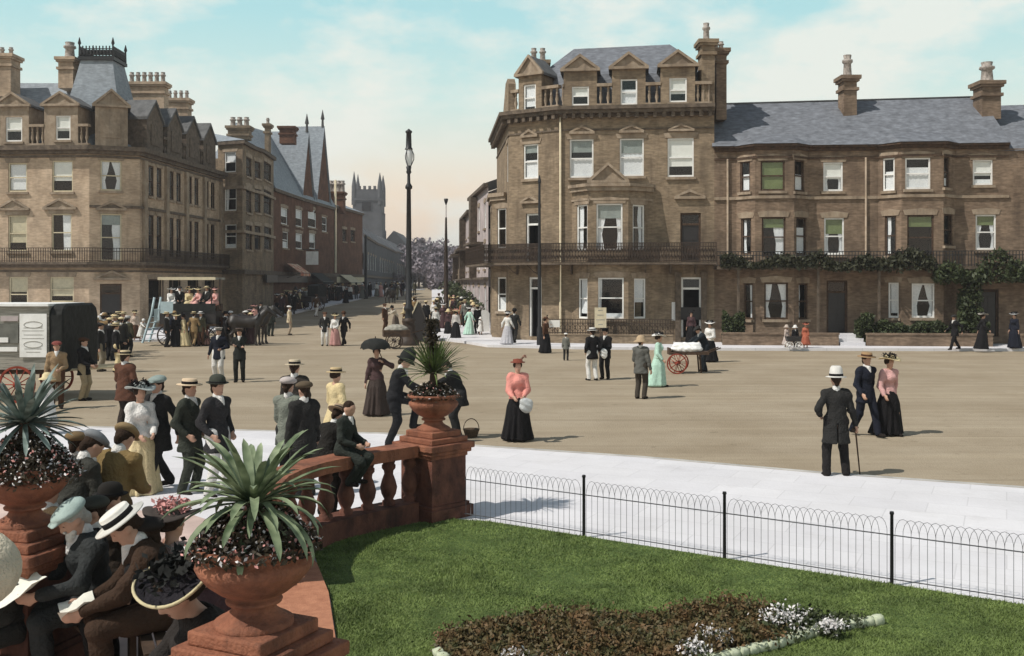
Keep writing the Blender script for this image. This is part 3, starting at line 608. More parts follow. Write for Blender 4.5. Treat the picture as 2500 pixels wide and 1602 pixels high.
# ================================================================ buff brick corner building, left
A0, A1, A2, A3 = at(-330, 58.9), at(218, 58.0), at(341, 59.0), at(543, 72.5)
LP = [p.to_2d() for p in (A0, A1, A2, A3)]; ZL = 10.75
lb = thing('corner_building', 'tall buff brick corner building with a steep slate pavilion roof and many chimneys', 'building')
sd = []
Ls = seg(LP[2], LP[3])[3]
for k in range(4):
    c = 1.2 + k * (Ls - 1.6) / 4
    for dx in (0, 1.15):
        sd += [('uz', c + dx, c + dx + .75, 8.1, 9.9, 'k', ''), ('uz', c + dx, c + dx + .75, 4.6, 7.0, 'k', '')]
    sd.append(('uz', c, c + 1.9, .9, 3.2, 'k', ''))
facade(lb, LP, 0, ZL, {
    0: [(20, 398, 66, 469, 'x', 'f.95'), (127, 392, 178, 469, 'x', 'b.62'), (20, 526, 66, 614, 'x', 'y.75'), (126, 522, 175, 614, 'x', 'r.7'), (22, 676, 68, 762, 'x', 'y.4'), (122, 676, 180, 738, 'x', 'y.75'),
        (-95, 398, -48, 469, 'x', 'c'), (-95, 526, -48, 614, 'x', 'c'), (-200, 398, -153, 469, 'x', 'c'), (-200, 526, -153, 614, 'x', 'c')],
    1: [(245, 392, 297, 466, 'x', 'c'), (245, 522, 297, 638, 'x', 's.2+r.4'), (244, 693, 297, 812, 'e', '')], 2: sd}, BRICK_L)
m = MB()
for z0, z1, o in ((10.1, 10.22, .08), (10.3, 10.5, .2), (10.5, 10.75, .42), (3.85, 4.02, .3), (4.02, 4.16, .55), (3.6, 3.7, .08)): band(m, LP, z0, z1, o)
band(m, LP[1:], 7.25, 7.4, .12); m.build('cornice', STONE_D, lb)
for r in ((-5, 73, 484, 514), (106, 188, 484, 512)): ped_px(lb, LP[0], LP[1], *r)
ped_px(lb, LP[1], LP[2], 234, 310, 490, 514); ped_px(lb, LP[1], LP[2], 228, 318, 660, 684)
for x0, x1, za, w_ in ((-8, 70, 13.75, (14, 286, 54, 346, 'b.55')), (108, 190, 13.75, (136, 282, 172, 342, 'b.6'))): dormer(lb, LP[0], LP[1], x0, x1, ZL, 13.0, za, w_, STONE, 2.2)
dormer(lb, LP[1], LP[2], 232, 312, ZL, 13.0, 13.95, None, STONE, 2.2, blank=True)
for a, c in ((-330, -8), (70, 108), (190, 216)):
    u0, u1 = onwall(LP[0], LP[1], a, 300)[0], onwall(LP[0], LP[1], c, 300)[0]; balusters(lb, wpt(LP[0], LP[1], u0), wpt(LP[0], LP[1], u1), ZL, 12.0, STONE)
fr3 = seg(LP[2], LP[3])
for k in range(5):                                        # street-side gables and pilasters
    if k < 4:
        c = 1.0 + k * (Ls - 1.6) / 4
        m = MB(*fr3[:3]); m.prism([(c, ZL), (c + 2.3, ZL), (c + 2.3, 12.6), (c + 1.15, 13.7), (c, 12.6)], -1.2, -.02); m.box(c + .55, c + 1.75, -.019, .03, ZL + .4, 12.4); m.build('street_gable', STONE_D, lb)
        m = MB(*fr3[:3]); m.prism([(c - .12, 12.55), (c + 1.15, 13.75), (c + 1.15, 13.92), (c - .12, 12.72)], -2.6, .08); m.prism([(c + 2.42, 12.55), (c + 2.42, 12.72), (c + 1.15, 13.92), (c + 1.15, 13.75)], -2.6, .08); m.build('gable_roof', LEAD, lb)
        if k < 3: balusters(lb, wpt(LP[2], LP[3], c + 2.32), wpt(LP[2], LP[3], c + (Ls - 1.6) / 4 - .02), ZL, 11.9, STONE_D)
    u = .35 + k * (Ls - 1.0) / 4; m = MB(*fr3[:3]); m.box(u, u + .42, .002, .16, 4.17, 10.09); m.build('pilaster', STONE, lb)
rail(lb, offs(LP, .5), 4.16, 4.95, IRONB, .14, 'balcony_railing')
# roofs: hipped front range, street range, pavilion
m = MB(); ins = offs(LP, -.7); rA, rB = (-40, 63.5, 15.4), (-26.6, 63.2, 15.3); rC, rD = (-24.5, 64, 13.4), (-23.5, 73, 13.0)
poly(m, [v3(ins[0], ZL), v3(ins[1], ZL), rB, rA], [v3(ins[1], ZL), v3(ins[2], ZL), rC, rB], [v3(ins[2], ZL), v3(ins[3], ZL), rD, rC], [rA, rB, rC, rD, (-27, 74, ZL), (-40, 69, ZL)]); m.build('roof', SLATE_L, lb)
m = MB((-24.85, 62.2, 0), (1, 0, 0), (0, 1, 0)); pr = [(2.0, 11.2), (1.72, 12.6), (1.42, 14.0), (1.15, 15.3), (.95, 16.3)]
pts = []; 
for r_, z in pr: pts += [(-r_, -r_, z), (r_, -r_, z), (r_, r_, z), (-r_, r_, z)]
m.add(pts, [(j * 4 + i, j * 4 + (i + 1) % 4, j * 4 + 4 + (i + 1) % 4, j * 4 + 4 + i) for j in range(4) for i in range(4)] + [(16, 17, 18, 19)]); m.build('pavilion_roof', SLATE_L, lb)
m = MB((-24.85, 62.2, 0), (1, 0, 0), (0, 1, 0)); m.box(-1.08, 1.08, -1.08, 1.08, 16.3, 16.5)
for a in (-1, 1):
    for t in np.linspace(-1, 1, 11):
        m.box(t - .03, t + .03, a - .03, a + .03, 16.5, 17.15); m.box(a - .03, a + .03, t - .03, t + .03, 16.5, 17.15)
    m.box(-1, 1, a - .02, a + .02, 16.95, 17.0); m.box(a - .02, a + .02, -1, 1, 16.95, 17.0)
    for t in np.linspace(-.9, .9, 10): m.lathe([(.09, 16.6), (.1, 16.75), (.09, 16.9)], 5, (t, a)); m.lathe([(.09, 16.6), (.1, 16.75), (.09, 16.9)], 5, (a, t))
    for c in (-1, 1): m.lathe([(.07, 16.5), (.05, 17.2), (.11, 17.3), (.02, 17.65)], 6, (a, c))
m.build('roof_cresting', IRON, lb)
chimney(lb, 142, 178, 139, 215, 61.5, 1.2, 1, BRICK_L, 1.0, .3); chimney(lb, -40, 26, 131, 235, 61, 1.2, 3, BRICK_L, .5)
chimney(lb, 308, 400, 200, 285, 66, .9, 6, BRICK_L, .7, .15); chimney(lb, 402, 458, 240, 300, 70, .9, 4, BRICK_L, .6, .13)

# ================================================================ receding street fronts, left
def street_block(name, label, cat, pts, ze, ops, wm, roof=None, rm=None, ridge=None, group='buildings along the left of the street'):
    b = thing(name, label, cat, group=group); P_ = [p.to_2d() if hasattr(p, 'to_2d') else p for p in pts]; facade(b, P_, 0, ze, ops, wm)
    m = MB(); band(m, P_, ze - .25, ze, .22); band(m, P_, 3.6, 3.9, .25); m.build('cornice', STONE_D, b)
    if ridge:
        m = MB(); e = [v3(p, ze) for p in offs(P_, .25)]; n = len(e)
        for i in range(n - 1): t0, t1 = i / (n - 1), (i + 1) / (n - 1); a = Vector(ridge[0]).lerp(Vector(ridge[1]), t0); c = Vector(ridge[0]).lerp(Vector(ridge[1]), t1); poly(m, [e[i], e[i + 1], tuple(c), tuple(a)])
        poly(m, [e[0], ridge[0], (ridge[0][0] - 4, ridge[0][1], ze)], [e[-1], ridge[1], (ridge[1][0] - 4, ridge[1][1], ze)]); m.build('roof', rm or SLATE_L, b)
    m = MB(); poly(m, [v3(P_[-1], 0), (P_[-1][0] - 9, P_[-1][1] + 1, 0), (P_[-1][0] - 9, P_[-1][1] + 1, ze), v3(P_[-1], ze)]); m.build('end_wall', wm, b); return b
Q0, Q1, Q2, Q3, Q4 = at(532, 72.9), at(592, 72.0), at(618, 75.2), at(640, 77), at(668, 82)
b2 = street_block('bay_house', 'four-storey buff house with tall canted bays up the street', 'building', [Q0, Q1, Q2, Q3, Q4], 13.0, {
    0: [(548, 371, 576, 421, 'w', 'f.5'), (548, 456, 577, 515, 'w', 'l.3'), (549, 548, 577, 606, 'w', 'h.15')],
    1: [(601, 385, 614, 432, 'k', ''), (601, 458, 614, 520, 'k', ''), (600, 550, 615, 610, 'k', '')], 2: [(622, 395, 636, 436, 'k', ''), (622, 462, 636, 520, 'k', ''), (622, 552, 636, 610, 'k', '')],
    3: [(644, 398, 662, 442, 'k', ''), (644, 466, 662, 524, 'k', ''), (645, 555, 662, 610, 'k', '')]}, BRICK_B, ridge=((-25.5, 76, 14.8), (-21.6, 84, 14.4)))
m = MB(); band(m, [p.to_2d() for p in (Q0, Q1, Q2, Q3, Q4)], 9.6, 9.8, .18); band(m, [p.to_2d() for p in (Q0, Q1, Q2, Q3, Q4)], 6.5, 6.7, .18); m.build('string_course', STONE, b2)
chimney(b2, 556, 606, 307, 340, 76, 1, 3, BRICK_B, .7, .2); chimney(b2, 646, 656, 302, 380, 80, .8, 1, BRICK_B, .5)
S0, S1, S2 = at(666, 82.2), at(742, 93), at(815, 104)
b3 = street_block('gabled_shop', 'red brick gabled building with steep pale slate roofs and a spired gable', 'building', [S0, S1, S2], 10.6, {
    0: [(686, 508, 702, 548, 'w', 'f'), (722, 512, 738, 554, 'w', 'f'), (690, 566, 704, 606, 'w', 'h.4'), (722, 570, 738, 608, 'w', 'f')],
    1: [(752, 512, 772, 556, 'w', 'f'), (755, 570, 770, 608, 'w', 'f.6'), (786, 530, 798, 566, 'w', '')]}, BRICK_R, ridge=((-23.5, 87, 16.6), (-21.3, 103, 17.2)))
def street_gable(b, A, B, c, wd, ze, za, M_):
    m = MB(*seg(A, B)[:3]); m.prism([(c - wd, ze - 1), (c + wd, ze - 1), (c + wd, ze), (c, za), (c - wd, ze)], -.5, .06); g = m.build('gable', M_, b)
    m = MB(*seg(A, B)[:3]); m.prism([(c - wd - .2, ze - .1), (c, za), (c, za + .3), (c - wd - .2, ze + .2)], -3.5, .2); m.prism([(c + wd + .2, ze - .1), (c + wd + .2, ze + .2), (c, za + .3), (c, za)], -3.5, .2); m.build('gable_roof', SLATE_L, g)
    m = MB(*seg(A, B)[:3]); m.lathe([(.14, za + .2), (.1, za + .9), (.2, za + 1.0), (.02, za + 1.9)], 6, (c, 0)); m.build('finial', LEAD, g)
street_gable(b3, S1.to_2d(), S2.to_2d(), 1.0, 1.9, 10.6, 16.6, BRICK_R); street_gable(b3, S1.to_2d(), S2.to_2d(), 6.6, 2.6, 10.6, 17.9, BRICK_R)
chimney(b3, 682, 717, 308, 350, 90, 1.2, 1, BRICK_R, .01, .1)
W0, W1 = at(813, 104.3), at(885, 117)
b4 = street_block('shop', 'low brown brick shop with a pale downpipe beyond the gabled building', 'building', [W0, W1], 10.9, {0: [(836, 560, 846, 590, 'k', ''), (856, 562, 866, 590, 'k', '')]}, BRICK_R, ridge=((-20.2, 108, 12.2), (-19.5, 118, 12.0)))
chimney(b4, 800, 838, 468, 520, 106, 1.5, 4, BRICK_R, 1.2, .25)
m = MB(*seg(W0.to_2d(), W1.to_2d())[:3]); m.tube([(.5, .12, 4), (.5, .12, 13.5)], .12, 6); m.build('drainpipe', CREAM, b4)
def shopfront(b, A, B, n, M_):
    A, B = A.to_2d(), B.to_2d(); Ln = seg(A, B)[3]; m = MB(*seg(A, B)[:3]); m.box(.1, Ln - .1, .26, .34, 3.0, 3.58); m.build('shop_fascia', M_, b)
for b, A, B, M_ in ((b2, Q3, Q4, DOORP), (b3, S0, S1, DOORP), (b3, S1, S2, WOOD), (b4, W0, W1, CREAM)): shopfront(b, A, B, 1, M_)
STRIPE = mat('striped_canvas', (.62, .5, .36), col2=(.45, .10, .05), scale=1.6, stretch=(2.2, 2.2, .05), detail=0, var=0)
def awning(label, A, B, u0, u1, z, M_, o=1.5):
    A, B = A.to_2d(), B.to_2d(); m = MB(*seg(A, B)[:3])
    m.add([(u0, .36, z), (u1, .36, z), (u1, o, z - .8), (u0, o, z - .8), (u1, o, z - 1.05), (u0, o, z - 1.05)], [(0, 1, 2, 3), (3, 2, 4, 5)]); aw = thing('shop_awning', label, 'awning', group='shop awnings'); m.build('awning_canvas', M_, aw)
    m = MB(*seg(A, B)[:3]); m.tube([(u0, .36, z - 1.2), (u0, o, z - .8)], .02, 4); m.tube([(u1, .36, z - 1.2), (u1, o, z - .8)], .02, 4); m.tube([(u0, o, z - .8), (u1, o, z - .8)], .025, 4); m.build('awning_arms', IRON, aw)
awning('orange and white striped shop awning on the red brick shop', S0, S1, 3.2, 6.8, 4.6, STRIPE); awning('plain dark canvas awning on the gabled shop', S1, S2, 1.0, 5.0, 3.9, CANVAS); awning('cream shop awning furthest up the left pavement', W0, W1, 1.5, 6, 3.8, CREAM)
sg = thing('hanging_sign', 'small square white hanging sign over the left pavement', 'sign'); p = at(762, 92, 5.2); m = MB(p, (1, 0, 0), (0, -1, 0)); m.box(-.55, .55, -.05, .05, -.6, .6); m.build('sign_board', WHITE, sg); m = MB(p, (1, 0, 0), (0, -1, 0)); m.tube([(-2.6, 0, .75), (.6, 0, .75)], .04, 5); m.tube([(-.4, 0, .75), (-.4, 0, .6)], .02, 4); m.tube([(.4, 0, .75), (.4, 0, .6)], .02, 4); m.build('sign_bracket', IRON, sg)
# far left run of roofs closing the street
for i, (x0, d0, x1, d1, ze, wm, lab) in enumerate(((888, 120, 925, 150, 8.6, CHURCH, 'grey building beside the church tower, half lost in haze'), (925, 152, 968, 195, 8.8, CHURCH, 'pale hazy house front far up the street'), (968, 200, 1010, 260, 9.2, CHURCH, 'dim grey house at the far end of the street'))):
    street_block('far_house', lab, 'house', [at(x0, d0), at(x1, d1)], ze, {0: [('uz', 2 + k * 5, 3.6 + k * 5, z, z + 1.9, 'n', '') for k in range(int((d1 - d0) / 6)) for z in (4.6,)]}, wm, ridge=((at(x0, d0).x - 4, d0 + 3, ze + 3.2), (at(x1, d1).x - 4, d1 + 3, ze + 3.2)), rm=CHURCH, group='distant houses in the haze')

# ================================================================ church
ch = thing('church', 'grey church with a square pinnacled tower rising in the haze', 'church'); D = 290; s = FX / D
X = lambda px: (px - CX) / s
Z = lambda py: CH + (HZ - py) / s
m = MB((0, 0, 0), (1, 0, 0), (0, 1, 0)); m.box(X(861), X(930), D, D + 8, 0, Z(462)); m.box(X(857), X(934), D - .5, D + 8.5, 0, Z(560)); m.box(X(859), X(932), D - .25, D + 8.2, Z(560), Z(520))
for y in (520, 487): m.box(X(859), X(932), D - .3, D + 8.3, Z(y) - .3, Z(y) + .3)
for x in np.linspace(862, 924, 6): m.box(X(x), X(x + 6), D - .1, D + .8, Z(462), Z(454))
m.build('tower', CHURCH, ch)
for i, x in enumerate((864, 927)):
    for j, y in enumerate((.4, 7.6)):
        m = MB((X(x), D + y, 0), (1, 0, 0), (0, 1, 0)); h = 418 if i == 0 else 421; m.lathe([(.75, Z(500)), (.7, Z(455)), (.55, Z(445)), (.3, Z(432)), (.04, Z(h))], 8); m.build('pinnacle', CHURCH, ch)
m = MB((0, 0, 0), (1, 0, 0), (0, 1, 0)); m.box(X(884), X(906), D - .36, D - .3, Z(515), Z(494)); m.build('belfry_shade_panel', DARK, ch)  # near-black slab on the tower face, painted as the belfry's inner shade
m = MB((0, 0, 0), (1, 0, 0), (0, 1, 0)); m.prism([(X(925), 0), (X(992), 0), (X(992), Z(600)), (X(958), Z(562)), (X(925), Z(600))], D + 3, D + 30); m.build('nave', CHURCH, ch)

# ================================================================ receding row on the right of the street
def row(label, x0, d0, x1, d1, ze, wm, n):
    b = thing('row_house', label, 'house', group='pale houses on the right of the street'); A, B = at(x0, d0).to_2d(), at(x1, d1).to_2d(); Ln = seg(A, B)[3]; o = []
    for k in range(n):
        c = Ln * (k + .5) / n
        for z in (1.0, 3.9, 6.6):
            if z + 1.6 < ze: o.append(('uz', c - .5, c + .5, z, z + 1.7, 'w', 'c' if (k + int(z)) % 2 else 'h.6'))
    facade(b, [A, B], 0, ze, {0: o}, wm); m = MB(); band(m, [A, B], ze - .2, ze + .02, .3); band(m, [A, B], 3.2, 3.35, .3); m.build('cornice', STONE_D, b)
    m = MB(); N = seg(A, B)[2]; m.add([v3(offs([A, B], .25)[0], ze), v3(offs([A, B], .25)[1], ze), (B[0] + 4, B[1] + .3, ze + 1.5), (A[0] + 4, A[1] + .3, ze + 1.5)], [(0, 1, 2, 3)], local=False); m.build('roof', SLATE, b)
    m = MB(); poly(m, [v3(A, 0), (A[0] + 8, A[1], 0), (A[0] + 8, A[1], ze), v3(A, ze)], [v3(A, ze), (A[0] + 8, A[1], ze), (A[0] + 4, A[1], ze + 1.5)]); m.build('end_wall', wm, b)
    m = MB(*seg(A, B)[:3]); m.prism([(Ln * .3, 3.3), (Ln * .36, 3.3), (Ln * .42, ze - .3), (Ln * .3, ze - .3)], .002, .5); m.box(Ln * .3, Ln * .75, .001, .9, 5.6, 5.75); m.build('bay_ledge', STONE_D, b)
    return b
row('pale mauve house directly behind the corner hotel', 1150, 78, 1192, 66, 9.4, PALE, 3); row('second pale house up the right of the street', 1130, 90, 1149, 79, 8.6, PALE, 3)
row('low brown house with awning at the head of the right-hand row', 1112, 118, 1129, 92, 6.3, BRICK_B, 4)
# wooded rise closing the view: individual tree crowns in the haze
def tree(x, d, h, r, label, seed):
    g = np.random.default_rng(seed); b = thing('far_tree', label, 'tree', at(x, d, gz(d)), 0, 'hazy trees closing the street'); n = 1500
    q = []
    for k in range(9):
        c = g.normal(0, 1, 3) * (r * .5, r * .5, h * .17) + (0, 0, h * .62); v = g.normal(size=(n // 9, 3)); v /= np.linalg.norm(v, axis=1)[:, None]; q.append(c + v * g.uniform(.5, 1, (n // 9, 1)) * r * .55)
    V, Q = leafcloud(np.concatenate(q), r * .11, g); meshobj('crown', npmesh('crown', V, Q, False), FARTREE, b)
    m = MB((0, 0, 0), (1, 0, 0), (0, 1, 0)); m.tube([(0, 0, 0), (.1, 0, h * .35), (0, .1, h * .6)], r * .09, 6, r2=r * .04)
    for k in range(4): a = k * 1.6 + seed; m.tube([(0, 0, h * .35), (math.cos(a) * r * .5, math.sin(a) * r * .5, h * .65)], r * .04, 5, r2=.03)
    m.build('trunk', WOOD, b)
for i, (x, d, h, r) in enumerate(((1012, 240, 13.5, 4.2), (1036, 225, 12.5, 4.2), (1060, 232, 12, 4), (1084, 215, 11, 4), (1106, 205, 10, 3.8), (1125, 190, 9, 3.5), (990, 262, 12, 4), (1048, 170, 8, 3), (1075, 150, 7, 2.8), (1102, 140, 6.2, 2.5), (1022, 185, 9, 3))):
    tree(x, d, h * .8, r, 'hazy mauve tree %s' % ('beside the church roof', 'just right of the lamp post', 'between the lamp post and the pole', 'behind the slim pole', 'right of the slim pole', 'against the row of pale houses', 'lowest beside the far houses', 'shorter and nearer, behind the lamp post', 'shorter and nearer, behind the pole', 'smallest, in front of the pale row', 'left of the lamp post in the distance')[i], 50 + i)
b = thing('garden_hedge', 'sloping dark green hedge before the pale right-hand row', 'hedge'); g = np.random.default_rng(9); n = 3500; t = g.uniform(0, 1, n)
P0, P1 = at(1158, 62), at(1098, 96); P = np.stack([P0.x + (P1.x - P0.x) * t + g.normal(0, .35, n), P0.y + (P1.y - P0.y) * t, g.uniform(.1, 1, n) * (1.7 + 1.4 * t)], 1); V, Q = leafcloud(P, .16, g); meshobj('foliage', npmesh('foliage', V, Q, False), HEDGE, b)
# ================================================================ garden: piers, urns, balustrade
def urn(label, x, y, rz, M1, zb=.98, group='terracotta urns on the garden piers'):
    t = thing('urn', label, 'urn', (x, y, zb), rz, group); m = MB((0, 0, 0), (1, 0, 0), (0, 1, 0))
    m.lathe([(.215, .15), (.215, .172), (.20, .182), (.165, .20), (.13, .225), (.115, .25), (.118, .265), (.15, .272), (.155, .285), (.145, .295), (.125, .302), (.19, .335), (.255, .385), (.30, .44), (.318, .475), (.312, .50), (.285, .52), (.275, .535), (.285, .545), (.30, .552), (.325, .56), (.333, .582), (.325, .60), (.29, .60), (.27, .56), (.0, .55)], 40)
    m.build('bowl', M1, t)
    m = MB((0, 0, 0), (1, 0, 0), (0, 1, 0)); m.box(-.31, .31, -.31, .31, .002, .07); m.box(-.25, .25, -.25, .25, .07, .148); p = m.build('plinth', M1, t)
    bv = p.modifiers.new('b', 'BEVEL'); bv.width = .012; bv.segments = 2
    return t
def pier(label, x, y, rz):
    t = thing('pier', label, 'pier', (x, y, 0), rz, 'garden piers'); m = MB((0, 0, 0), (1, 0, 0), (0, 1, 0)); m.box(-.29, .29, -.29, .29, .22, .80); m.build('shaft', TERRAD, t)
    m = MB((0, 0, 0), (1, 0, 0), (0, 1, 0)); m.box(-.36, .36, -.36, .36, .0, .18); m.box(-.325, .325, -.325, .325, .18, .22); m.build('base', TERRAD, t)
    m = MB((0, 0, 0), (1, 0, 0), (0, 1, 0)); m.box(-.31, .31, -.31, .31, .80, .85); m.box(-.345, .345, -.345, .345, .85, .90); m.box(-.375, .375, -.375, .375, .90, .98); c = m.build('cap', TERRA, t)
    bv = c.modifiers.new('b', 'BEVEL'); bv.width = .012; bv.segments = 2
    return t
FARP, NEARP, LEFTP = (-1.0, 13.05), (-1.415, 5.62), (-3.78, 7.95)
pier('weathered terracotta pier with painted-in shade at the end of the balustrade by the hooped fence', *FARP, .82)
pier('terracotta pier in the foreground beside the lawn', *NEARP, -.45)
pier('terracotta pier at the left edge behind the seated crowd', *LEFTP, -.3)
urn('terracotta urn on the far pier by the fence, planted with a palm-like shrub', *FARP, .82, TERRA)
urn('large terracotta urn in the foreground beside the lawn, overflowing with flowers', *NEARP, -.45, TERRA)
urn('terracotta urn at the left edge holding a blue-grey spiky plant', *LEFTP, -.3, TERRA)
BL = [(-1.28, 12.78), (-1.62, 12.42), (-1.96, 12.02), (-2.24, 11.6), (-2.42, 11.15), (-2.5, 10.7), (-2.48, 10.2), (-2.36, 9.7)]
bal = thing('balustrade', 'curved terracotta balustrade between the lawn and the crowd', 'balustrade')
def strip(name, pts, w0, w1, z0, z1, M_, par):
    a, c = offs(pts, w0), offs(pts, w1); m = MB(); n = len(pts); V = []
    for p, q in zip(a, c): V += [(*p, z0), (*q, z0), (*q, z1), (*p, z1)]
    F = [(i * 4 + j, i * 4 + (j + 1) % 4, i * 4 + 4 + (j + 1) % 4, i * 4 + 4 + j) for i in range(n - 1) for j in range(4)] + [(0, 1, 2, 3), (n * 4 - 4, n * 4 - 3, n * 4 - 2, n * 4 - 1)]
    m.add(V, F, local=False); return m.build(name, M_, par)
strip('plinth', BL, -.18, .18, 0, .28, TERRAD, bal); strip('coping', BL, -.17, .17, .84, .98, TERRA, bal)  # dark copy paints shade under the lighter coping
acc = 0
for i in range(len(BL) - 1):
    a, c = Vector(BL[i]), Vector(BL[i + 1]); L_ = (c - a).length
    while acc < L_:
        p = a.lerp(c, acc / L_); m = MB((p.x, p.y, 0), (1, 0, 0), (0, 1, 0))
        m.lathe([(.08, .281), (.08, .33), (.055, .35), (.09, .42), (.105, .5), (.085, .58), (.055, .66), (.06, .70), (.085, .73), (.085, .77), (.07, .78), (.09, .839)], 14); m.build('baluster', TERRAD, bal); acc += .335
    acc -= L_
sheet('garden_apron', [(-.9, 4.4), (-1.15, 6.5), (-1.22, 7.4), (-1.45, 8.4), (-1.72, 9.6), (-2.02, 10.6), (-2.2, 11.0), (-2.45, 10.6), (-2.3, 9.4), (-2.05, 8), (-1.8, 6), (-1.75, 4.4)], .10, mat('red_paving', (.44, .20, .115), var=.15, scale=9, bump=.3, bscale=60, col2=(.33, .14, .08)), z0=-.1)

# ---------------------------------------------------------------- plants
def straps(m, c, n, L, Wd, g, el=(-.2, 1.35), droop=.9, base=.05):
    for i in range(n):
        a = i * 2.39996 + g.normal(0, .12); t0 = (i + .5) / n; e = el[0] + (el[1] - el[0]) * t0 ** .8 + g.normal(0, .07); l = L * g.uniform(.75, 1.1); w = Wd * g.uniform(.8, 1.15)
        p = np.array(c) + (math.cos(a) * base, math.sin(a) * base, base * .8 * t0); seg_ = 8; h = np.array((math.cos(a), math.sin(a), 0)); sd = np.array((-math.sin(a), math.cos(a), 0)); V = []
        dr = droop * g.uniform(.5, 1.3) * (1.0 - .75 * max(0, e) / 1.4)
        for k in range(seg_ + 1):
            t = k / seg_; ww = w * (.55 + 1.2 * t) * (1 - t) ** .55 * .9 if t < 1 else 0.0; ee = e - dr * t * t
            up = -math.sin(ee) * h + math.cos(ee) * np.array((0, 0, 1.))
            V += [tuple(p + sd * ww + up * ww * .45), tuple(p), tuple(p - sd * ww + up * ww * .45)]
            p = p + (h * math.cos(ee) + np.array((0, 0, math.sin(ee)))) * l / seg_
        m.add(V, [(k * 3 + j, k * 3 + j + 1, k * 3 + j + 4, k * 3 + j + 3) for k in range(seg_) for j in (0, 1)], local=False, smooth=True)
def spiky(label, x, y, z, n, L, Wd, M_, seed, stem=.25, **k):
    g = np.random.default_rng(seed); t = thing('spiky_plant', label, 'plant', (x, y, z)); m = MB(); straps(m, (0, 0, stem), n, L, Wd, g, **k); m.build('leaves', M_, t)
    m = MB((0, 0, 0), (1, 0, 0), (0, 1, 0)); m.lathe([(.05, -.06), (.045, 0), (.05, stem * .6), (.04, stem + .05)], 8); m.build('stem', WOOD, t); return t
def flowers(label, x, y, z, r, h, n, seed, pet=(.16, .10), drop=.16, skew=(0, 0)):
    g = np.random.default_rng(seed); t = thing('flower_mass', label, 'flowers', (x, y, z))
    def pts(k, a0, a1):
        th = g.uniform(0, 2 * np.pi, k); q = g.uniform(0, 1, k) ** .5; rr = r * q * g.uniform(a0, a1, k); zz = h * (1 - q ** 2) * g.uniform(.5, 1.15, k) - drop * np.maximum(0, q - .75) * 4 * g.uniform(0, 1, k) + .01 * g.normal(size=k)
        return np.stack([rr * np.cos(th) + skew[0] * q * (np.cos(th) < 0), rr * np.sin(th) + skew[1] * q, zz], 1)
    V, Q = leafcloud(pts(n, .85, 1.15), .021, g); meshobj('leaves', npmesh('leaves', V, Q, False), DKLEAF, t)
    for nm, f, M_ in (('white_petals', pet[0], PETW), ('pink_petals', pet[1], PETP)):
        if f: V, Q = leafcloud(pts(int(n * f), 1.0, 1.2) + (0, 0, .012), .013, g); meshobj(nm, npmesh(nm, V, Q, False), M_, t)['kind'] = 'stuff'
    return t
flowers('mound of dark foliage and white flowers spilling from the foreground urn', *NEARP, 1.55, .325, .22, 6500, 31, (.10, .06), .02)
spiky('large grey-green strap-leaved plant in the foreground urn', *NEARP, 1.66, 84, .46, .033, YUCCA, 32, .12, el=(-.75, 1.15), droop=1.35)
flowers('low dark flowers round the rim of the far urn', *FARP, 1.55, .31, .17, 2600, 33, (.06, .03), .02)
spiky('bright green fine-leaved spiky plant in the far urn', *FARP, 1.66, 150, .47, .015, YUCCAG, 34, .18, el=(-.1, 1.3), droop=.75)
t = thing('dark_shrub', 'tall dark flowering stem rising above the far urn', 'plant', (FARP[0] - .02, FARP[1] - .02, 1.55)); g = np.random.default_rng(35)
m = MB((0, 0, 0), (1, 0, 0), (0, 1, 0)); m.tube([(0, 0, 0), (.01, 0, .5), (-.03, 0, .85)], .03, 7, r2=.018); m.build('stem', WOOD, t)
z = g.uniform(.3, .98, 700); P = np.stack([g.normal(0, .04, 700), g.normal(0, .04, 700), z], 1); V, Q = leafcloud(P, .032, g); meshobj('leaves', npmesh('leaves', V, Q, False), DKLEAF, t)
flowers('tangle of dark and pale flowers in the left-hand urn', *LEFTP, 1.55, .37, .25, 4600, 36, (.16, .08), .10)
spiky('blue-grey agave with pointed leaves in the left-hand urn', *LEFTP, 1.70, 80, .44, .034, AGAVE, 37, .2, el=(-.6, 1.3), droop=.55)

# ---------------------------------------------------------------- lawn and bed
FD = Vector((1.44, -.95)).normalized(); F0 = Vector((-.62, 12.88)); fpt = lambda k: F0 + FD * k
LAWNP = [(-.75, 12.78)] + [tuple(fpt(k)) for k in (.4, 4, 8, 13.5)] + [(10.2, 3.2), (-.86, 3.2), (-.88, 5.0), (-1.12, 6.5), (-1.2, 7.4), (-1.43, 8.4), (-1.7, 9.6), (-2.0, 10.6), (-2.16, 11.2), (-1.98, 11.7), (-1.5, 12.25), (-1.15, 12.6)]
sheet('lawn', LAWNP, .05, LAWN, z0=-.1)
def inside(P, poly_):
    x, y = P[:, 0], P[:, 1]; r = np.zeros(len(P), bool); n = len(poly_)
    for i in range(n):
        x1, y1 = poly_[i]; x2, y2 = poly_[(i + 1) % n]; c = ((y1 > y) != (y2 > y)) & (x < (x2 - x1) * (y - y1) / (y2 - y1 + 1e-12) + x1); r ^= c
    return r
g = np.random.default_rng(41); Nb = 560000; d_ = 6.6 / (1 - g.uniform(0, 1, Nb) * (1 - 6.6 / 13.1)); px_ = g.uniform(600, 2800, Nb); P = np.stack([(px_ - CX) / FX * d_, d_], 1); P = P[inside(P, LAWNP)]
n = len(P); a = g.uniform(0, 2 * np.pi, n); h = g.uniform(.010, .032, n) * (.8 + .4 * np.sin(P[:, 0] * 3.1) * np.sin(P[:, 1] * 2.3)); ln = g.normal(0, .020, (n, 2)); wv = np.stack([np.cos(a), np.sin(a)], 1) * .0050
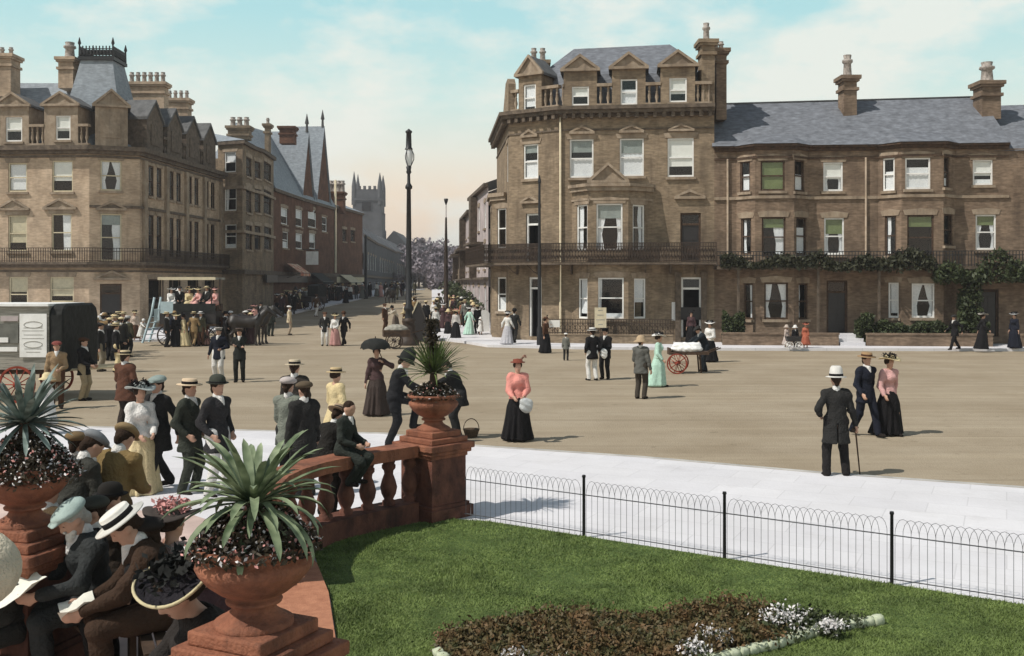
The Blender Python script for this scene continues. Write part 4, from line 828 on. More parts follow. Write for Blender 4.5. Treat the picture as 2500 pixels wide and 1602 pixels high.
V = np.zeros((n, 3, 3)); V[:, 0, :2] = P - wv; V[:, 1, :2] = P + wv; V[:, 2, :2] = P + ln; V[:, :2, 2] = .048; V[:, 2, 2] = .048 + h
tag(meshobj('grass', npmesh('grass', V.reshape(-1, 3), np.arange(3 * n).reshape(n, 3), False), GRASS), 'short mown grass of the lawn', 'grass', kind='stuff')
BK = [(-.62, 8.32), (-.5, 8.5), (-.25, 8.68), (.2, 8.82), (.7, 8.88), (1.2, 8.93), (1.7, 9.05), (2.1, 9.12), (2.55, 9.05), (2.9, 8.95), (3.15, 8.84)]
BF = [(3.15, 8.84), (2.8, 8.70), (2.45, 8.50), (2.17, 8.30), (1.56, 7.93), (1.0, 7.62), (.4, 7.4), (-.1, 7.45), (-.45, 7.75), (-.62, 8.15)]
BED = BK + BF[1:]; sheet('flower_bed_soil', BED, .075, mat('bed_soil', (.05, .034, .022), var=.3, scale=14, bump=.5), z0=.0)
g = np.random.default_rng(42); Q_ = np.stack([g.uniform(-.7, 3.2, 5200), g.uniform(7.2, 9.2, 5200)], 1); Q_ = Q_[inside(Q_, [(x * .97 + .04, 8.3 + (y - 8.3) * .9) for x, y in BED])]
Q1_ = Q_[(Q_[:, 0] < 2.25)][:1700]; parts = []
for x, y in Q1_:
    hh = .62 * (.20 + .07 * math.sin(x * 4) + .05 * math.sin(y * 7 + x)) * min(1, .55 + (2.4 - x) * .6); k = 24; v = g.normal(0, 1, (k, 3)) * (.045, .045, .3 * hh) + (x, y, .07 + hh * .6); parts.append(v)
V, F_ = leafcloud(np.concatenate(parts), .019, g)
tag(meshobj('bedding_plants', npmesh('bedding_plants', V, F_, False), BRONZE), 'bronze-leaved bedding plants filling the flower bed', 'plants', kind='stuff')
Q2_ = Q_[(Q_[:, 0] > 2.0)][:240]; V, F_ = leafcloud(np.concatenate([g.normal(0, 1, (16, 3)) * (.045, .045, .03) + (x, y, .10) for x, y in Q2_]), .022, g)
tag(meshobj('edging_plants', npmesh('edging_plants', V, F_, False), HEDGE), 'low dark green plants at the pointed end of the bed', 'plants', kind='stuff')
for i, (px, py, k, lab) in enumerate(((1915, 1512, 1.3, 'biggest white flower clump near the pointed end of the bed'), (1740, 1548, .9, 'white flower clump in the middle of the bed by the edging stones'), (1695, 1572, .8, 'small white flower clump at the bed edge nearest the stones'), (1265, 1598, .8, 'white flower clump at the front left of the bed'), (1345, 1600, .7, 'low white flower clump at the front of the bed centre'), (2030, 1514, .7, 'sparse white flower clump closest to the tip of the bed'))):
    p = gn(px, py, .2); t = thing('white_flower_clump', lab, 'flowers', (p.x, p.y, .075), 0, 'white flower clumps in the bed'); v = g.normal(size=(260, 3)) * (.075 * k, .06 * k, .035 * k) + (0, 0, .12 * k); V, F_ = leafcloud(v, .016, g); meshobj('petals', npmesh('petals', V, F_, False), PETW, t)['kind'] = 'stuff'
    v = g.normal(size=(200, 3)) * (.075 * k, .06 * k, .03 * k) + (0, 0, .06 * k); V, F_ = leafcloud(v, .022, g); meshobj('leaves', npmesh('leaves', V, F_, False), HEDGE, t)
# edging stones: one stone, copied
me = bpy.data.meshes.new('edging_stone'); bm = bmesh.new(); bmesh.ops.create_cube(bm, size=1); bmesh.ops.subdivide_edges(bm, edges=bm.edges, cuts=3, use_grid_fill=True)
for v in bm.verts: q = v.co.normalized() * .62; v.co = v.co.lerp(q, .55) * (1 + .06 * math.sin(v.co.x * 9 + v.co.y * 7)); v.co = Vector((v.co.x * .105, v.co.y * .085, v.co.z * .075))
bm.to_mesh(me); bm.free(); me.polygons.foreach_set('use_smooth', [True] * len(me.polygons)); STONEM = mat('whitewashed_stone', (.55, .58, .44), var=.15, scale=25, col2=(.36, .40, .26)); me.materials.append(STONEM)
edge = []; 
for i in range(len(BF) - 1):
    a, c = Vector(BF[i]), Vector(BF[i + 1]); k = max(1, round((c - a).length / .105)); edge += [(a.lerp(c, j / k), c - a) for j in range(k)]
for i, (p, dv) in enumerate(edge):
    o = link(bpy.data.objects.new('edging_stone', me)); o.location = (p.x, p.y, .085); o.rotation_euler = (random.uniform(-.2, .2), random.uniform(-.2, .2), math.atan2(dv.y, dv.x) + random.uniform(-.25, .25)); s_ = random.uniform(.9, 1.1); o.scale = (s_ * 1.0, s_, s_)
    tag(o, 'whitewashed rounded stone edging the flower bed', 'stone', 'edging stones round the flower bed')
# ---------------------------------------------------------------- hooped wire fence
fe = thing('hooped_fence', 'low black hoop-topped wire fence along the lawn edge', 'fence')
ang = (FD.x, FD.y, 0); NP = (FD.y, -FD.x, 0); sp = 1.725; hgt = .70
for k in range(7):
    p = F0 + FD * (.02 + sp * k)
    if k: m = MB((p.x, p.y, 0), (1, 0, 0), (0, 1, 0)); m.lathe([(.019, .0), (.017, hgt + .03), (.024, hgt + .035), (.02, hgt + .06)], 8); m.build('post', IRON, fe)
    m = MB((p.x, p.y, 0), ang, NP); m.tube([(.01, 0, .53), (sp - .01, 0, .53)], .0065, 5); m.tube([(.01, 0, .1), (sp - .01, 0, .1)], .006, 5)
    w_ = .150; st_ = w_ * .5; n = int((sp - .05) / st_) - 1
    for j in range(n):
        u = .03 + j * st_; r = w_ / 2; arc = [(u, 0, .03), (u, 0, .55)] + [(u + r - r * math.cos(t), (.006 if j % 2 else -.006), .55 + .145 * math.sin(t)) for t in np.linspace(.25, math.pi - .25, 7)] + [(u + w_, 0, .55), (u + w_, 0, .03)]
        m.tube(arc, .0026, 4)
    m.build('hoop_panel', WIRE, fe)
# ---------------------------------------------------------------- lamp posts and poles
def lamp(label, x, d, ztop):
    t = thing('street_lamp', label, 'street lamp', at(x, d)); s = FX / d; m = MB((0, 0, 0), (1, 0, 0), (0, 1, 0)); k = ztop
    m.lathe([(.5, 0), (.5, .25), (.42, .3), (.42, .42), (.34, .5), (.32, .9), (.26, 1.05), (.32, 1.12), (.32, 1.2), (.2, 1.3)], 12); m.build('base', IRONB, t)
    m = MB((0, 0, 0), (1, 0, 0), (0, 1, 0)); m.lathe([(.2, 1.3), (.16, 1.6), (.24, 1.7), (.24, 1.8), (.15, 1.95), (.13, k * .45), (.10, k * .72), (.17, k * .725), (.17, k * .735), (.08, k * .75), (.07, k * .79), (.13, k * .80), (.10, k * .81), (.13, k * .825), (.06, k * .83)], 12); m.build('column', IRON, t)
    zg0, zg1 = k * .825, k * .905
    m = MB((0, 0, 0), (1, 0, 0), (0, 1, 0)); m.lathe([(.1, zg0 + .05), (.17, zg0 + .3), (.2, zg0 + .55), (.17, zg1 - .1), (.13, zg1)], 14); m.build('globe', GLOBE, t)
    m = MB((0, 0, 0), (1, 0, 0), (0, 1, 0))
    for a in (0, 2.09, 4.19): m.tube([(.08 * math.cos(a), .08 * math.sin(a), zg0), (.24 * math.cos(a), .24 * math.sin(a), zg0 + .35), (.24 * math.cos(a), .24 * math.sin(a), zg1 - .25), (.13 * math.cos(a), .13 * math.sin(a), zg1)], .025, 5)
    m.lathe([(.2, zg1), (.17, zg1 + .06), (.14, zg1 + .1), (.12, k * .98), (.16, k * .983), (.16, k * .99), (.08, k * .995), (.03, k)], 12); m.build('lantern_cap', IRON, t)
lamp('tall black arc-lamp standard with a pale globe in the middle of the junction', 998, 49, 10.35)
def pole(label, x, d, zt, r0, r1, cap=None, bx=0):
    t = thing('tram_pole', label, 'pole', at(x, d, gz(d)), 0, 'tram poles'); zt -= gz(d); cap = cap and cap - gz(d); m = MB((0, 0, 0), (1, 0, 0), (0, 1, 0)); m.lathe([(r0 * 1.5, 0), (r0 * 1.5, .9), (r0, 1.0), (r0 * .9, zt * .5), (r1, zt)], 10); m.build('shaft', IRONB if x > 1050 and x < 1200 else IRON, t)
    if cap: m = MB((0, 0, 0), (1, 0, 0), (0, 1, 0)); m.lathe([(.03, zt), (.03, cap - .5), (.03, cap - .4)], 6); m.build('spike', PALE, t); m = MB((0, 0, 0), (1, 0, 0), (0, 1, 0)); m.lathe([(.03, cap - .4), (.12, cap - .15), (.14, cap), (.02, cap + .02)], 8); m.build('insulator_cap', IRON, t)
    elif bx: m = MB((0, 0, 0), (1, 0, 0), (0, 1, 0)); m.lathe([(r1 * 1.6, zt), (r1 * 1.6, zt + .06), (.02, zt + .35)], 8); m.build('finial', IRON, t)
pole('tapering brown tram pole with a small black cap left of the hotel', 1089, 66, 7.2, .15, .06, 8.4); pole('thin dark pole standing before the hotel doorway on the corner', 1317, 47.2, 7.6, .085, .05, None, 1); pole('distant dark pole beside the far left pavement', 893, 105, 7.6, .16, .1, None, 1)
# ---------------------------------------------------------------- boards
def board(label, p, w, h, rz, M_, top='flat', legs=.0, lines=0):
    t = thing('notice_board', label, 'notice board', p, rz); m = MB((0, 0, 0), (1, 0, 0), (0, -1, 0)); z0 = legs
    if top == 'round': m.prism([(-w / 2, z0), (w / 2, z0)] + [(w / 2 * math.cos(a), z0 + h - w / 2 + w / 2 * math.sin(a)) for a in np.linspace(0, math.pi, 13)], -.03, .03)
    else: m.box(-w / 2, w / 2, -.02, .02, z0, z0 + h)
    m.build('panel', M_, t)
    if lines:
        m = MB((0, 0, 0), (1, 0, 0), (0, -1, 0))
        for k in range(lines): zz = z0 + h * (.86 - .7 * k / max(1, lines - 1)); ww = w * (.2 + .16 * ((k * 7) % 3) / 2); m.box(-ww, ww, .0205, .024, zz - .02, zz + .02)
        m.build('printed_lines', GREYC, t)
    if legs: m = MB((0, 0, 0), (1, 0, 0), (0, -1, 0)); m.tube([(0, -.05, 0), (0, -.05, legs + h * .8)], .03, 6); m.build('stake', WOOD, t)
    return t
board('white round-topped notice board standing on the far pavement corner', at(1183, 58, .2), .56, 1.25, .1, WHITE, 'round', .0, 5)
board('square cream placard on a stake by the hotel area railing', at(1466, 48.3, .12), .55, .95, 0, CREAM, 'flat', .75, 4)
t = thing('sandwich_board', 'dark folding A-frame board with one cream edge near the lamp', 'sign', at(1020, 52)); m = MB((0, 0, 0), (1, 0, 0), (0, -1, 0)); m.prism([(-.85, .05), (.75, .05), (.12, 1.95), (.02, 1.95)], -.35, .3); m.build('panels', DOORP, t); m = MB((0, 0, 0), (1, 0, 0), (0, -1, 0)); m.prism([(-.98, .05), (-.86, .05), (.06, 2.05), (-.02, 2.05)], -.36, .33); m.build('cream_edge', CREAM, t)

kb = MB(); kl = [(p.x, p.y) for p in KN]; band(kb, kl, -.05, .028, .0); q0 = offs(kl, -.14)
for i in range(len(kl) - 1): kb.add([(*kl[i], .034), (*kl[i + 1], .034), (*q0[i + 1], .034), (*q0[i], .034)], [(0, 1, 2, 3)], local=False)
ko = kb.build('kerb', KERB); ko['kind'] = 'structure'
# ================================================================ figures: one smooth continuous surface per body, grown from a posed skeleton
def nets(D, o, h):
    """surface nets: quads on the zero level of a sampled field"""
    nx, ny, nz = D.shape; c = (nx - 1, ny - 1, nz - 1); acc = np.zeros(c + (3,), np.float32); cnt = np.zeros(c, np.float32)
    for ax in range(3):
        o1, o2 = [a for a in range(3) if a != ax]
        for i in (0, 1):
            for j in (0, 1):
                s0 = [slice(0, -1)] * 3; s0[o1] = slice(i, D.shape[o1] - 1 + i); s0[o2] = slice(j, D.shape[o2] - 1 + j); s1 = list(s0); s1[ax] = slice(1, None)
                a = D[tuple(s0)]; b = D[tuple(s1)]; k = (a < 0) != (b < 0); t = np.where(k, a / np.where(k, a - b, 1), 0)
                acc[..., ax] += t; acc[..., o1] += k * i; acc[..., o2] += k * j; cnt += k
    act = cnt > 0; idx = np.full(c, -1, np.int32); idx[act] = np.arange(act.sum())
    ii = np.argwhere(act); V = np.asarray(o) + h * (ii + acc[act] / cnt[act][:, None]); Qs = []
    S = D < 0
    for ax in range(3):
        o1, o2 = (ax + 1) % 3, (ax + 2) % 3; s0 = [slice(1, -1)] * 3; s0[ax] = slice(0, -1); s1 = list(s0); s1[ax] = slice(1, None)
        k = S[tuple(s0)] != S[tuple(s1)]; p = np.argwhere(k)
        if not len(p): continue
        st = S[tuple(s0)][k]; p = p + [0 if a == ax else 1 for a in range(3)]
        def cell(d1, d2): q = p.copy(); q[:, o1] += d1; q[:, o2] += d2; return idx[q[:, 0], q[:, 1], q[:, 2]]
        q = np.stack([cell(-1, -1), cell(0, -1), cell(0, 0), cell(-1, 0)], 1); q[~st] = q[~st][:, ::-1]; Qs.append(q)
    return V, np.concatenate(Qs) if Qs else np.zeros((0, 4), int)
def field(prims, h, k=.03, post=None):
    """prims: ('c',a,b,ra,rb[,flat]) tapered capsule, ('e',c,r3) ellipsoid, ('f',lo,hi,fn) free field; a trailing '-' cuts"""
    lo, hi = np.full(3, 9e9), np.full(3, -9e9); P = []
    for p in prims:
        if p[0] == 'c': r = max(p[3], p[4]) * 1.05; a = np.minimum(p[1], p[2]) - r; b = np.maximum(p[1], p[2]) + r
        elif p[0] == 'e': a = np.array(p[1]) - p[2]; b = np.array(p[1]) + p[2]
        else: a, b = np.array(p[1]), np.array(p[2])
        P.append((p, a, b))
        if not isinstance(p[-1], str): lo = np.minimum(lo, a); hi = np.maximum(hi, b)
    lo = lo - 3 * h; hi = hi + 3 * h; n = np.ceil((hi - lo) / h).astype(int) + 1; D = np.full(n, .2, np.float32); ax = [lo[i] + h * np.arange(n[i]) for i in range(3)]
    for p, a, b in P:
        m = k * 1.5 + 2.5 * h; i0 = np.clip(np.floor((a - m - lo) / h).astype(int), 0, n); i1 = np.clip(np.ceil((b + m - lo) / h).astype(int) + 1, 0, n)
        if (i1 <= i0).any(): continue
        X = ax[0][i0[0]:i1[0], None, None]; Y = ax[1][None, i0[1]:i1[1], None]; Zz = ax[2][None, None, i0[2]:i1[2]]; sl = tuple(slice(i0[q], i1[q]) for q in range(3))
        if p[0] == 'c':
            A = np.array(p[1], float); B = np.array(p[2], float); d = B - A; L2 = max(d @ d, 1e-9); x, y, z = X - A[0], Y - A[1], Zz - A[2]
            t = np.clip((x * d[0] + y * d[1] + z * d[2]) / L2, 0, 1); ex, ey, ez = x - t * d[0], y - t * d[1], z - t * d[2]
            if len(p) > 5 and isinstance(p[5], tuple):                     # flattened across a direction
                fd, ff = np.array(p[5][0], float), p[5][1]; fd /= np.linalg.norm(fd); q = ex * fd[0] + ey * fd[1] + ez * fd[2]; g = (1 / ff - 1) * q; ex, ey, ez = ex + g * fd[0], ey + g * fd[1], ez + g * fd[2]; sc = ff ** .5
            else: sc = 1
            f = (np.sqrt(ex * ex + ey * ey + ez * ez) - (p[3] + (p[4] - p[3]) * t)) * sc
        elif p[0] == 'e':
            c, r = np.array(p[1]), np.array(p[2], float); x, y, z = (X - c[0]), (Y - c[1]), (Zz - c[2]); k0 = np.sqrt((x / r[0]) ** 2 + (y / r[1]) ** 2 + (z / r[2]) ** 2); k1 = np.sqrt((x / r[0] ** 2) ** 2 + (y / r[1] ** 2) ** 2 + (z / r[2] ** 2) ** 2); f = k0 * (k0 - 1) / np.maximum(k1, 1e-6)
        else: f = p[3](X, Y, Zz)
        E = D[sl]
        if isinstance(p[-1], str): kk = k * .4; hh = np.maximum(kk - np.abs(-f - E), 0) / kk; D[sl] = np.maximum(-f, E) + hh * hh * kk * .25
        else: hh = np.maximum(k - np.abs(f - E), 0) / k; D[sl] = np.minimum(f, E) - hh * hh * k * .25
    if post is not None: D = post(D, ax[0][:, None, None], ax[1][None, :, None], ax[2][None, None, :])
    D[0] = D[-1] = .1; D[:, 0] = D[:, -1] = .1; D[:, :, 0] = D[:, :, -1] = .1
    return nets(D, lo + 0, h)
A3_ = lambda *p: np.array(p, float)
def ik(a, c, l1, l2, hint):
    d = c - a; L = np.linalg.norm(d); 
    if L > (l1 + l2) * .999: c = a + d / L * (l1 + l2) * .999; d = c - a; L = np.linalg.norm(d)
    x = (L * L + l1 * l1 - l2 * l2) / (2 * L); h = math.sqrt(max(0, l1 * l1 - x * x)); n = d / L; p = hint - n * (hint @ n); p /= max(1e-6, np.linalg.norm(p)); return a + n * x + p * h, c
def rotx(v, a): c, s = math.cos(a), math.sin(a); return A3_(v[0], v[1] * c - v[2] * s, v[1] * s + v[2] * c)
POSES = {   # lean forward (rad), seat height, left/right hand and foot targets (1.72 m figure, front = -Y, +X = figure's left), head nod, head turn
    'stand': {}, 'hips': dict(lh=(.16, -.17, 1.04), rh=(-.30, -.02, .82)),
    'walk': dict(lf=(.09, -.30, .0), rf=(-.09, .28, .05), lh=(.27, .14, .86), rh=(-.27, -.20, .90), lean=.05),
    'stride': dict(lf=(.10, -.38, .0), rf=(-.10, .36, .07), lh=(.25, .22, .92), rh=(-.25, -.28, .96), lean=.10),
    'cane': dict(lh=(.24, -.10, 1.0), rh=(-.33, -.10, .84), lf=(.16, .02, 0), rf=(-.16, -.04, 0)),
    'hold': dict(lh=(.10, -.28, .98), rh=(-.12, -.28, .96)), 'read': dict(lh=(.13, -.33, 1.12), rh=(-.13, -.33, 1.12), nod=.4),
    'arm': dict(lh=(.10, -.26, 1.02), rh=(-.27, -.04, .82)), 'raise': dict(lh=(.16, -.20, 1.36), rh=(-.27, -.03, .82)),
    'lean': dict(lean=.45, lh=(.20, -.62, 1.0), rh=(-.18, -.60, 1.02), nod=.3), 'bend': dict(lean=.8, lh=(.16, -.70, .78), rh=(-.16, -.70, .80), nod=-.3, lf=(.1, -.16, 0), rf=(-.1, .32, .03)),
    'huddle': dict(lean=.26, lh=(.10, -.36, 1.02), rh=(-.12, -.34, .98), nod=.45), 'step': dict(lean=.28, lf=(.10, -.32, .30), rf=(-.10, .10, 0), lh=(.12, -.42, .92), rh=(-.1, -.5, 1.05), nod=.3),
    'sit': dict(seat=.46, lh=(.12, -.36, .64), rh=(-.12, -.38, .64)), 'sitread': dict(seat=.46, lean=.18, lh=(.16, -.44, .70), rh=(-.14, -.46, .70), nod=.45),
    'sitlean': dict(seat=.46, lean=.34, lh=(.10, -.52, .62), rh=(-.12, -.50, .62), nod=.4), 'sitturn': dict(seat=.46, lean=.05, lh=(.12, -.36, .64), rh=(-.12, -.38, .64), turn=.7),
    'perch': dict(seat=.52, lean=.12, lh=(.12, -.34, .70), rh=(-.14, -.30, .68), nod=.25, lf=(.09, -.22, .02), rf=(-.09, -.18, .0)),
    'crossed': dict(lh=(-.08, -.22, 1.17), rh=(.08, -.20, 1.12), lf=(.11, 0, 0), rf=(-.11, .02, 0)), 'pockets': dict(lh=(.20, -.09, .92), rh=(-.20, -.09, .92), lf=(.12, -.03, 0), rf=(-.11, .04, 0)),
}
def skel(pose, female=False, child=False):
    q = dict(POSES[pose]); J = {}
    if female and pose in ('walk', 'stride'): q.update(lf=(.08, -.16, 0), rf=(-.08, .10, .02))
    lean = q.get('lean', 0); seat = q.get('seat'); nod = q.get('nod', .05)
    sw, hw = (.145, .085) if female else (.168, .088)
    if child: sw *= .92
    pel = A3_(0, 0, (seat + .09) if seat else .92)
    if lean and not seat: pel = pel + (0, lean * .16, -.03 * lean)
    S = lambda v: pel + rotx(A3_(*v), lean)              # forward lean turns the spine towards -Y
    J['pel'] = pel; J['waist'] = S((0, .01, .17)); J['chest'] = S((0, 0, .36)); J['neck'] = S((0, .015, .53)); J['lean'] = lean
    for s_, n in ((1, 'l'), (-1, 'r')):
        J[n + 'sh'] = S((s_ * sw, .01, .44)); J[n + 'hip'] = pel + (s_ * hw, 0, -.02)
        df = (s_ * .10, (-.40 if seat else 0) , 0); f = A3_(*q.get(n + 'f', df)); an = f + (0, .02, .085)
        J[n + 'knee'], J[n + 'ank'] = ik(J[n + 'hip'], an, .43, .41, A3_(s_ * .12, -1, .25 if seat else 0)); J[n + 'toe'] = J[n + 'ank'] + (s_ * .025, -.15, -.05)
        hd = A3_(*q.get(n + 'h', (s_ * .255, -.04 - lean * .2, .80 if not seat else .62)))
        J[n + 'el'], J[n + 'wr'] = ik(J[n + 'sh'], hd, .29, .26, A3_(s_ * .55, .9, -.3))
    hn = lean * .7 + nod; H = lambda v: J['neck'] + rotx(A3_(*v), hn)
    t = q.get('turn', 0); T = lambda v: A3_(v[0] * math.cos(t) - v[1] * math.sin(t), v[0] * math.sin(t) + v[1] * math.cos(t), v[2])
    J['hp'] = lambda v: H(T(v)); J['head'] = J['hp']((0, -.025, .145)); J['top'] = J['hp']((0, -.015, .25))
    return J
def body_prims(J, fine, female):
    P = []; hp = J['hp']; fl = ((0, math.cos(J['lean']), -math.sin(J['lean'])), .74)
    P += [('c', J['pel'] - (0, 0, .02), J['waist'], .135, .115, fl), ('c', J['waist'], J['chest'], .115, .145, fl), ('c', J['chest'], J['neck'] - (0, 0, .05), .13, .06, fl), ('c', J['lsh'], J['rsh'], .062, .062)]
    P += [('c', J['neck'] - (0, 0, .03), hp((0, -.01, .08)), .056, .050), ('e', hp((0, -.008, .155)), A3_(.073, .092, .10)), ('e', hp((0, -.035, .09)), A3_(.055, .062, .062)), ('c', hp((0, -.075, .045)), hp((0, -.080, .05)), .024, .022)]
    P += [('c', hp((0, -.093, .15)), hp((0, -.113, .112)), .009, .015), ('c', hp((-.035, -.082, .168)), hp((.035, -.082, .168)), .014, .014)]
    for s_, n in ((1, 'l'), (-1, 'r')):
        P += [('e', hp((s_ * .076, .005, .13)), A3_(.012, .022, .032)), ('e', hp((s_ * .033, -.100, .146)), A3_(.016, .014, .010), '-')]
        P += [('c', J[n + 'sh'], J[n + 'el'], .052, .041), ('c', J[n + 'el'], J[n + 'wr'], .041, .029)]
        d = J[n + 'wr'] - J[n + 'el']; d = d / np.linalg.norm(d); side = np.cross(d, A3_(s_, .2, 0)); side = side / max(1e-5, np.linalg.norm(side)); pn = np.cross(d, side); w_ = J[n + 'wr']
        P += [('c', w_, w_ + d * .07, .028, .036, (tuple(pn), .55))]
        inw = A3_(-s_ * .7, -.3, 0); inw = inw - d * (inw @ d); inw /= max(1e-5, np.linalg.norm(inw))
        for i, (o_, l1) in enumerate(((-.027, .036), (-.009, .043), (.009, .041), (.026, .032))):
            a = w_ + d * .085 + side * o_; b = a + d * l1 * .9 + inw * .012; c = b + d * l1 * .45 + inw * l1 * (.45 + .08 * i); P += [('c', a, b, .0098, .0092), ('c', b, c, .0092, .008)]
        a = w_ + d * .025 - side * .03; b = a + d * .035 - side * .022 + inw * .01; P += [('c', a, b, .013, .011), ('c', b, b + d * .028 + inw * .012, .011, .009)]
        P += [('c', J[n + 'hip'], J[n + 'knee'], .084, .056), ('c', J[n + 'knee'], J[n + 'knee'] * .55 + J[n + 'ank'] * .45 + (0, .015, 0), .054, .052), ('c', J[n + 'knee'] * .55 + J[n + 'ank'] * .45 + (0, .015, 0), J[n + 'ank'], .052, .036), ('c', J[n + 'ank'] - (0, -.03, .045), J[n + 'toe'], .036, .03)]
    return P
def wrinkle(D, X, Y, Z, a=.006, s=1., ph=0):
    return D + a * (np.sin(23 * s * X + 9 * Z + ph + 2 * np.sin(11 * Y + 7 * Z)) * np.sin(17 * s * Z + 6 * X - 5 * Y + ph) + .6 * np.sin(38 * s * Z + 14 * X + 2 * np.sin(9 * X)) * np.sin(19 * Y + 8 * Z + ph))
def cut(D, n, p): n = np.asarray(n, float); return lambda X, Y, Z: (X - p[0]) * n[0] + (Y - p[1]) * n[1] + (Z - p[2]) * n[2]
def jacket_prims(J, hem, female, puff=0., open_=0):
    fl = ((0, math.cos(J['lean']), -math.sin(J['lean'])), .80); P = []; i = .03; wst = .142 if not female else .118
    up = J['neck'] - J['pel']; up = up / np.linalg.norm(up); seat = J['lknee'][2] > .42 and J['lknee'][1] < -.25
    P += [('c', J['pel'] + up * .02, J['waist'], .165, wst, fl), ('c', J['waist'], J['chest'], wst, .172 if not female else .155, fl), ('c', J['chest'], J['neck'] - up * .05, .155, .085, fl), ('c', J['lsh'], J['rsh'], .076, .076), ('c', J['neck'] - up * .015, J['lsh'], .062, .07), ('c', J['neck'] - up * .015, J['rsh'], .062, .07)]
    if female: P += [('e', J['chest'] + rotx(A3_(0, -.09, -.01), J['lean']), A3_(.13, .075, .085))]
    if hem > 0 and not seat: P += [('c', J['pel'] + up * .04, J['pel'] - (0, .0, hem), .165, .185 + hem * .12, ((0, 1, 0), .82))]
    if seat and hem > .05:
        for n in 'lr': P += [('c', J[n + 'hip'], J[n + 'hip'] * .45 + J[n + 'knee'] * .55, .125, .10)]
    for s_, n in ((1, 'l'), (-1, 'r')):
        P += [('c', J[n + 'sh'], J[n + 'el'], .070 + puff, .059 + puff * .8), ('c', J[n + 'el'], J[n + 'wr'] * .93 + J[n + 'el'] * .07, .062 + puff * .5, .046)]
    return P
def cached(key, fn):
    if key not in MESHES: MESHES[key] = fn()
    return MESHES[key]
MESHES = {}; PM = {}
def felt(rgb):
    k = ('h',) + tuple(round(x, 3) for x in rgb)
    if k not in PM: PM[k] = mat('hat_felt_%d' % len(PM), rgb, rough=.9, var=.08, scale=14, bump=.12, bscale=90, spec=.12)
    return PM[k]
def cloth(rgb, rough=.9):
    k = tuple(round(x, 3) for x in rgb)
    if k not in PM: PM[k] = mat('cloth_%d' % len(PM), rgb, rough=rough, var=.10, scale=9, bump=.55, bscale=38, spec=.12)
    return PM[k]
BLACK, CHAR, NAVY, BROWN, TAN, GREY, WHI, PINK, MINT, RED, CRE, OLIVE, PLUM, BLUEG = (.014, .013, .014), (.028, .027, .026), (.016, .018, .028), (.085, .042, .025), (.30, .20, .10), (.17, .17, .15), (.72, .70, .67), (.70, .38, .34), (.46, .66, .55), (.55, .15, .10), (.66, .54, .32), (.07, .065, .04), (.075, .042, .045), (.22, .30, .31)
LIP = mat('lips', (.30, .11, .09), var=.05)
HAIRC = (.035, .022, .015)
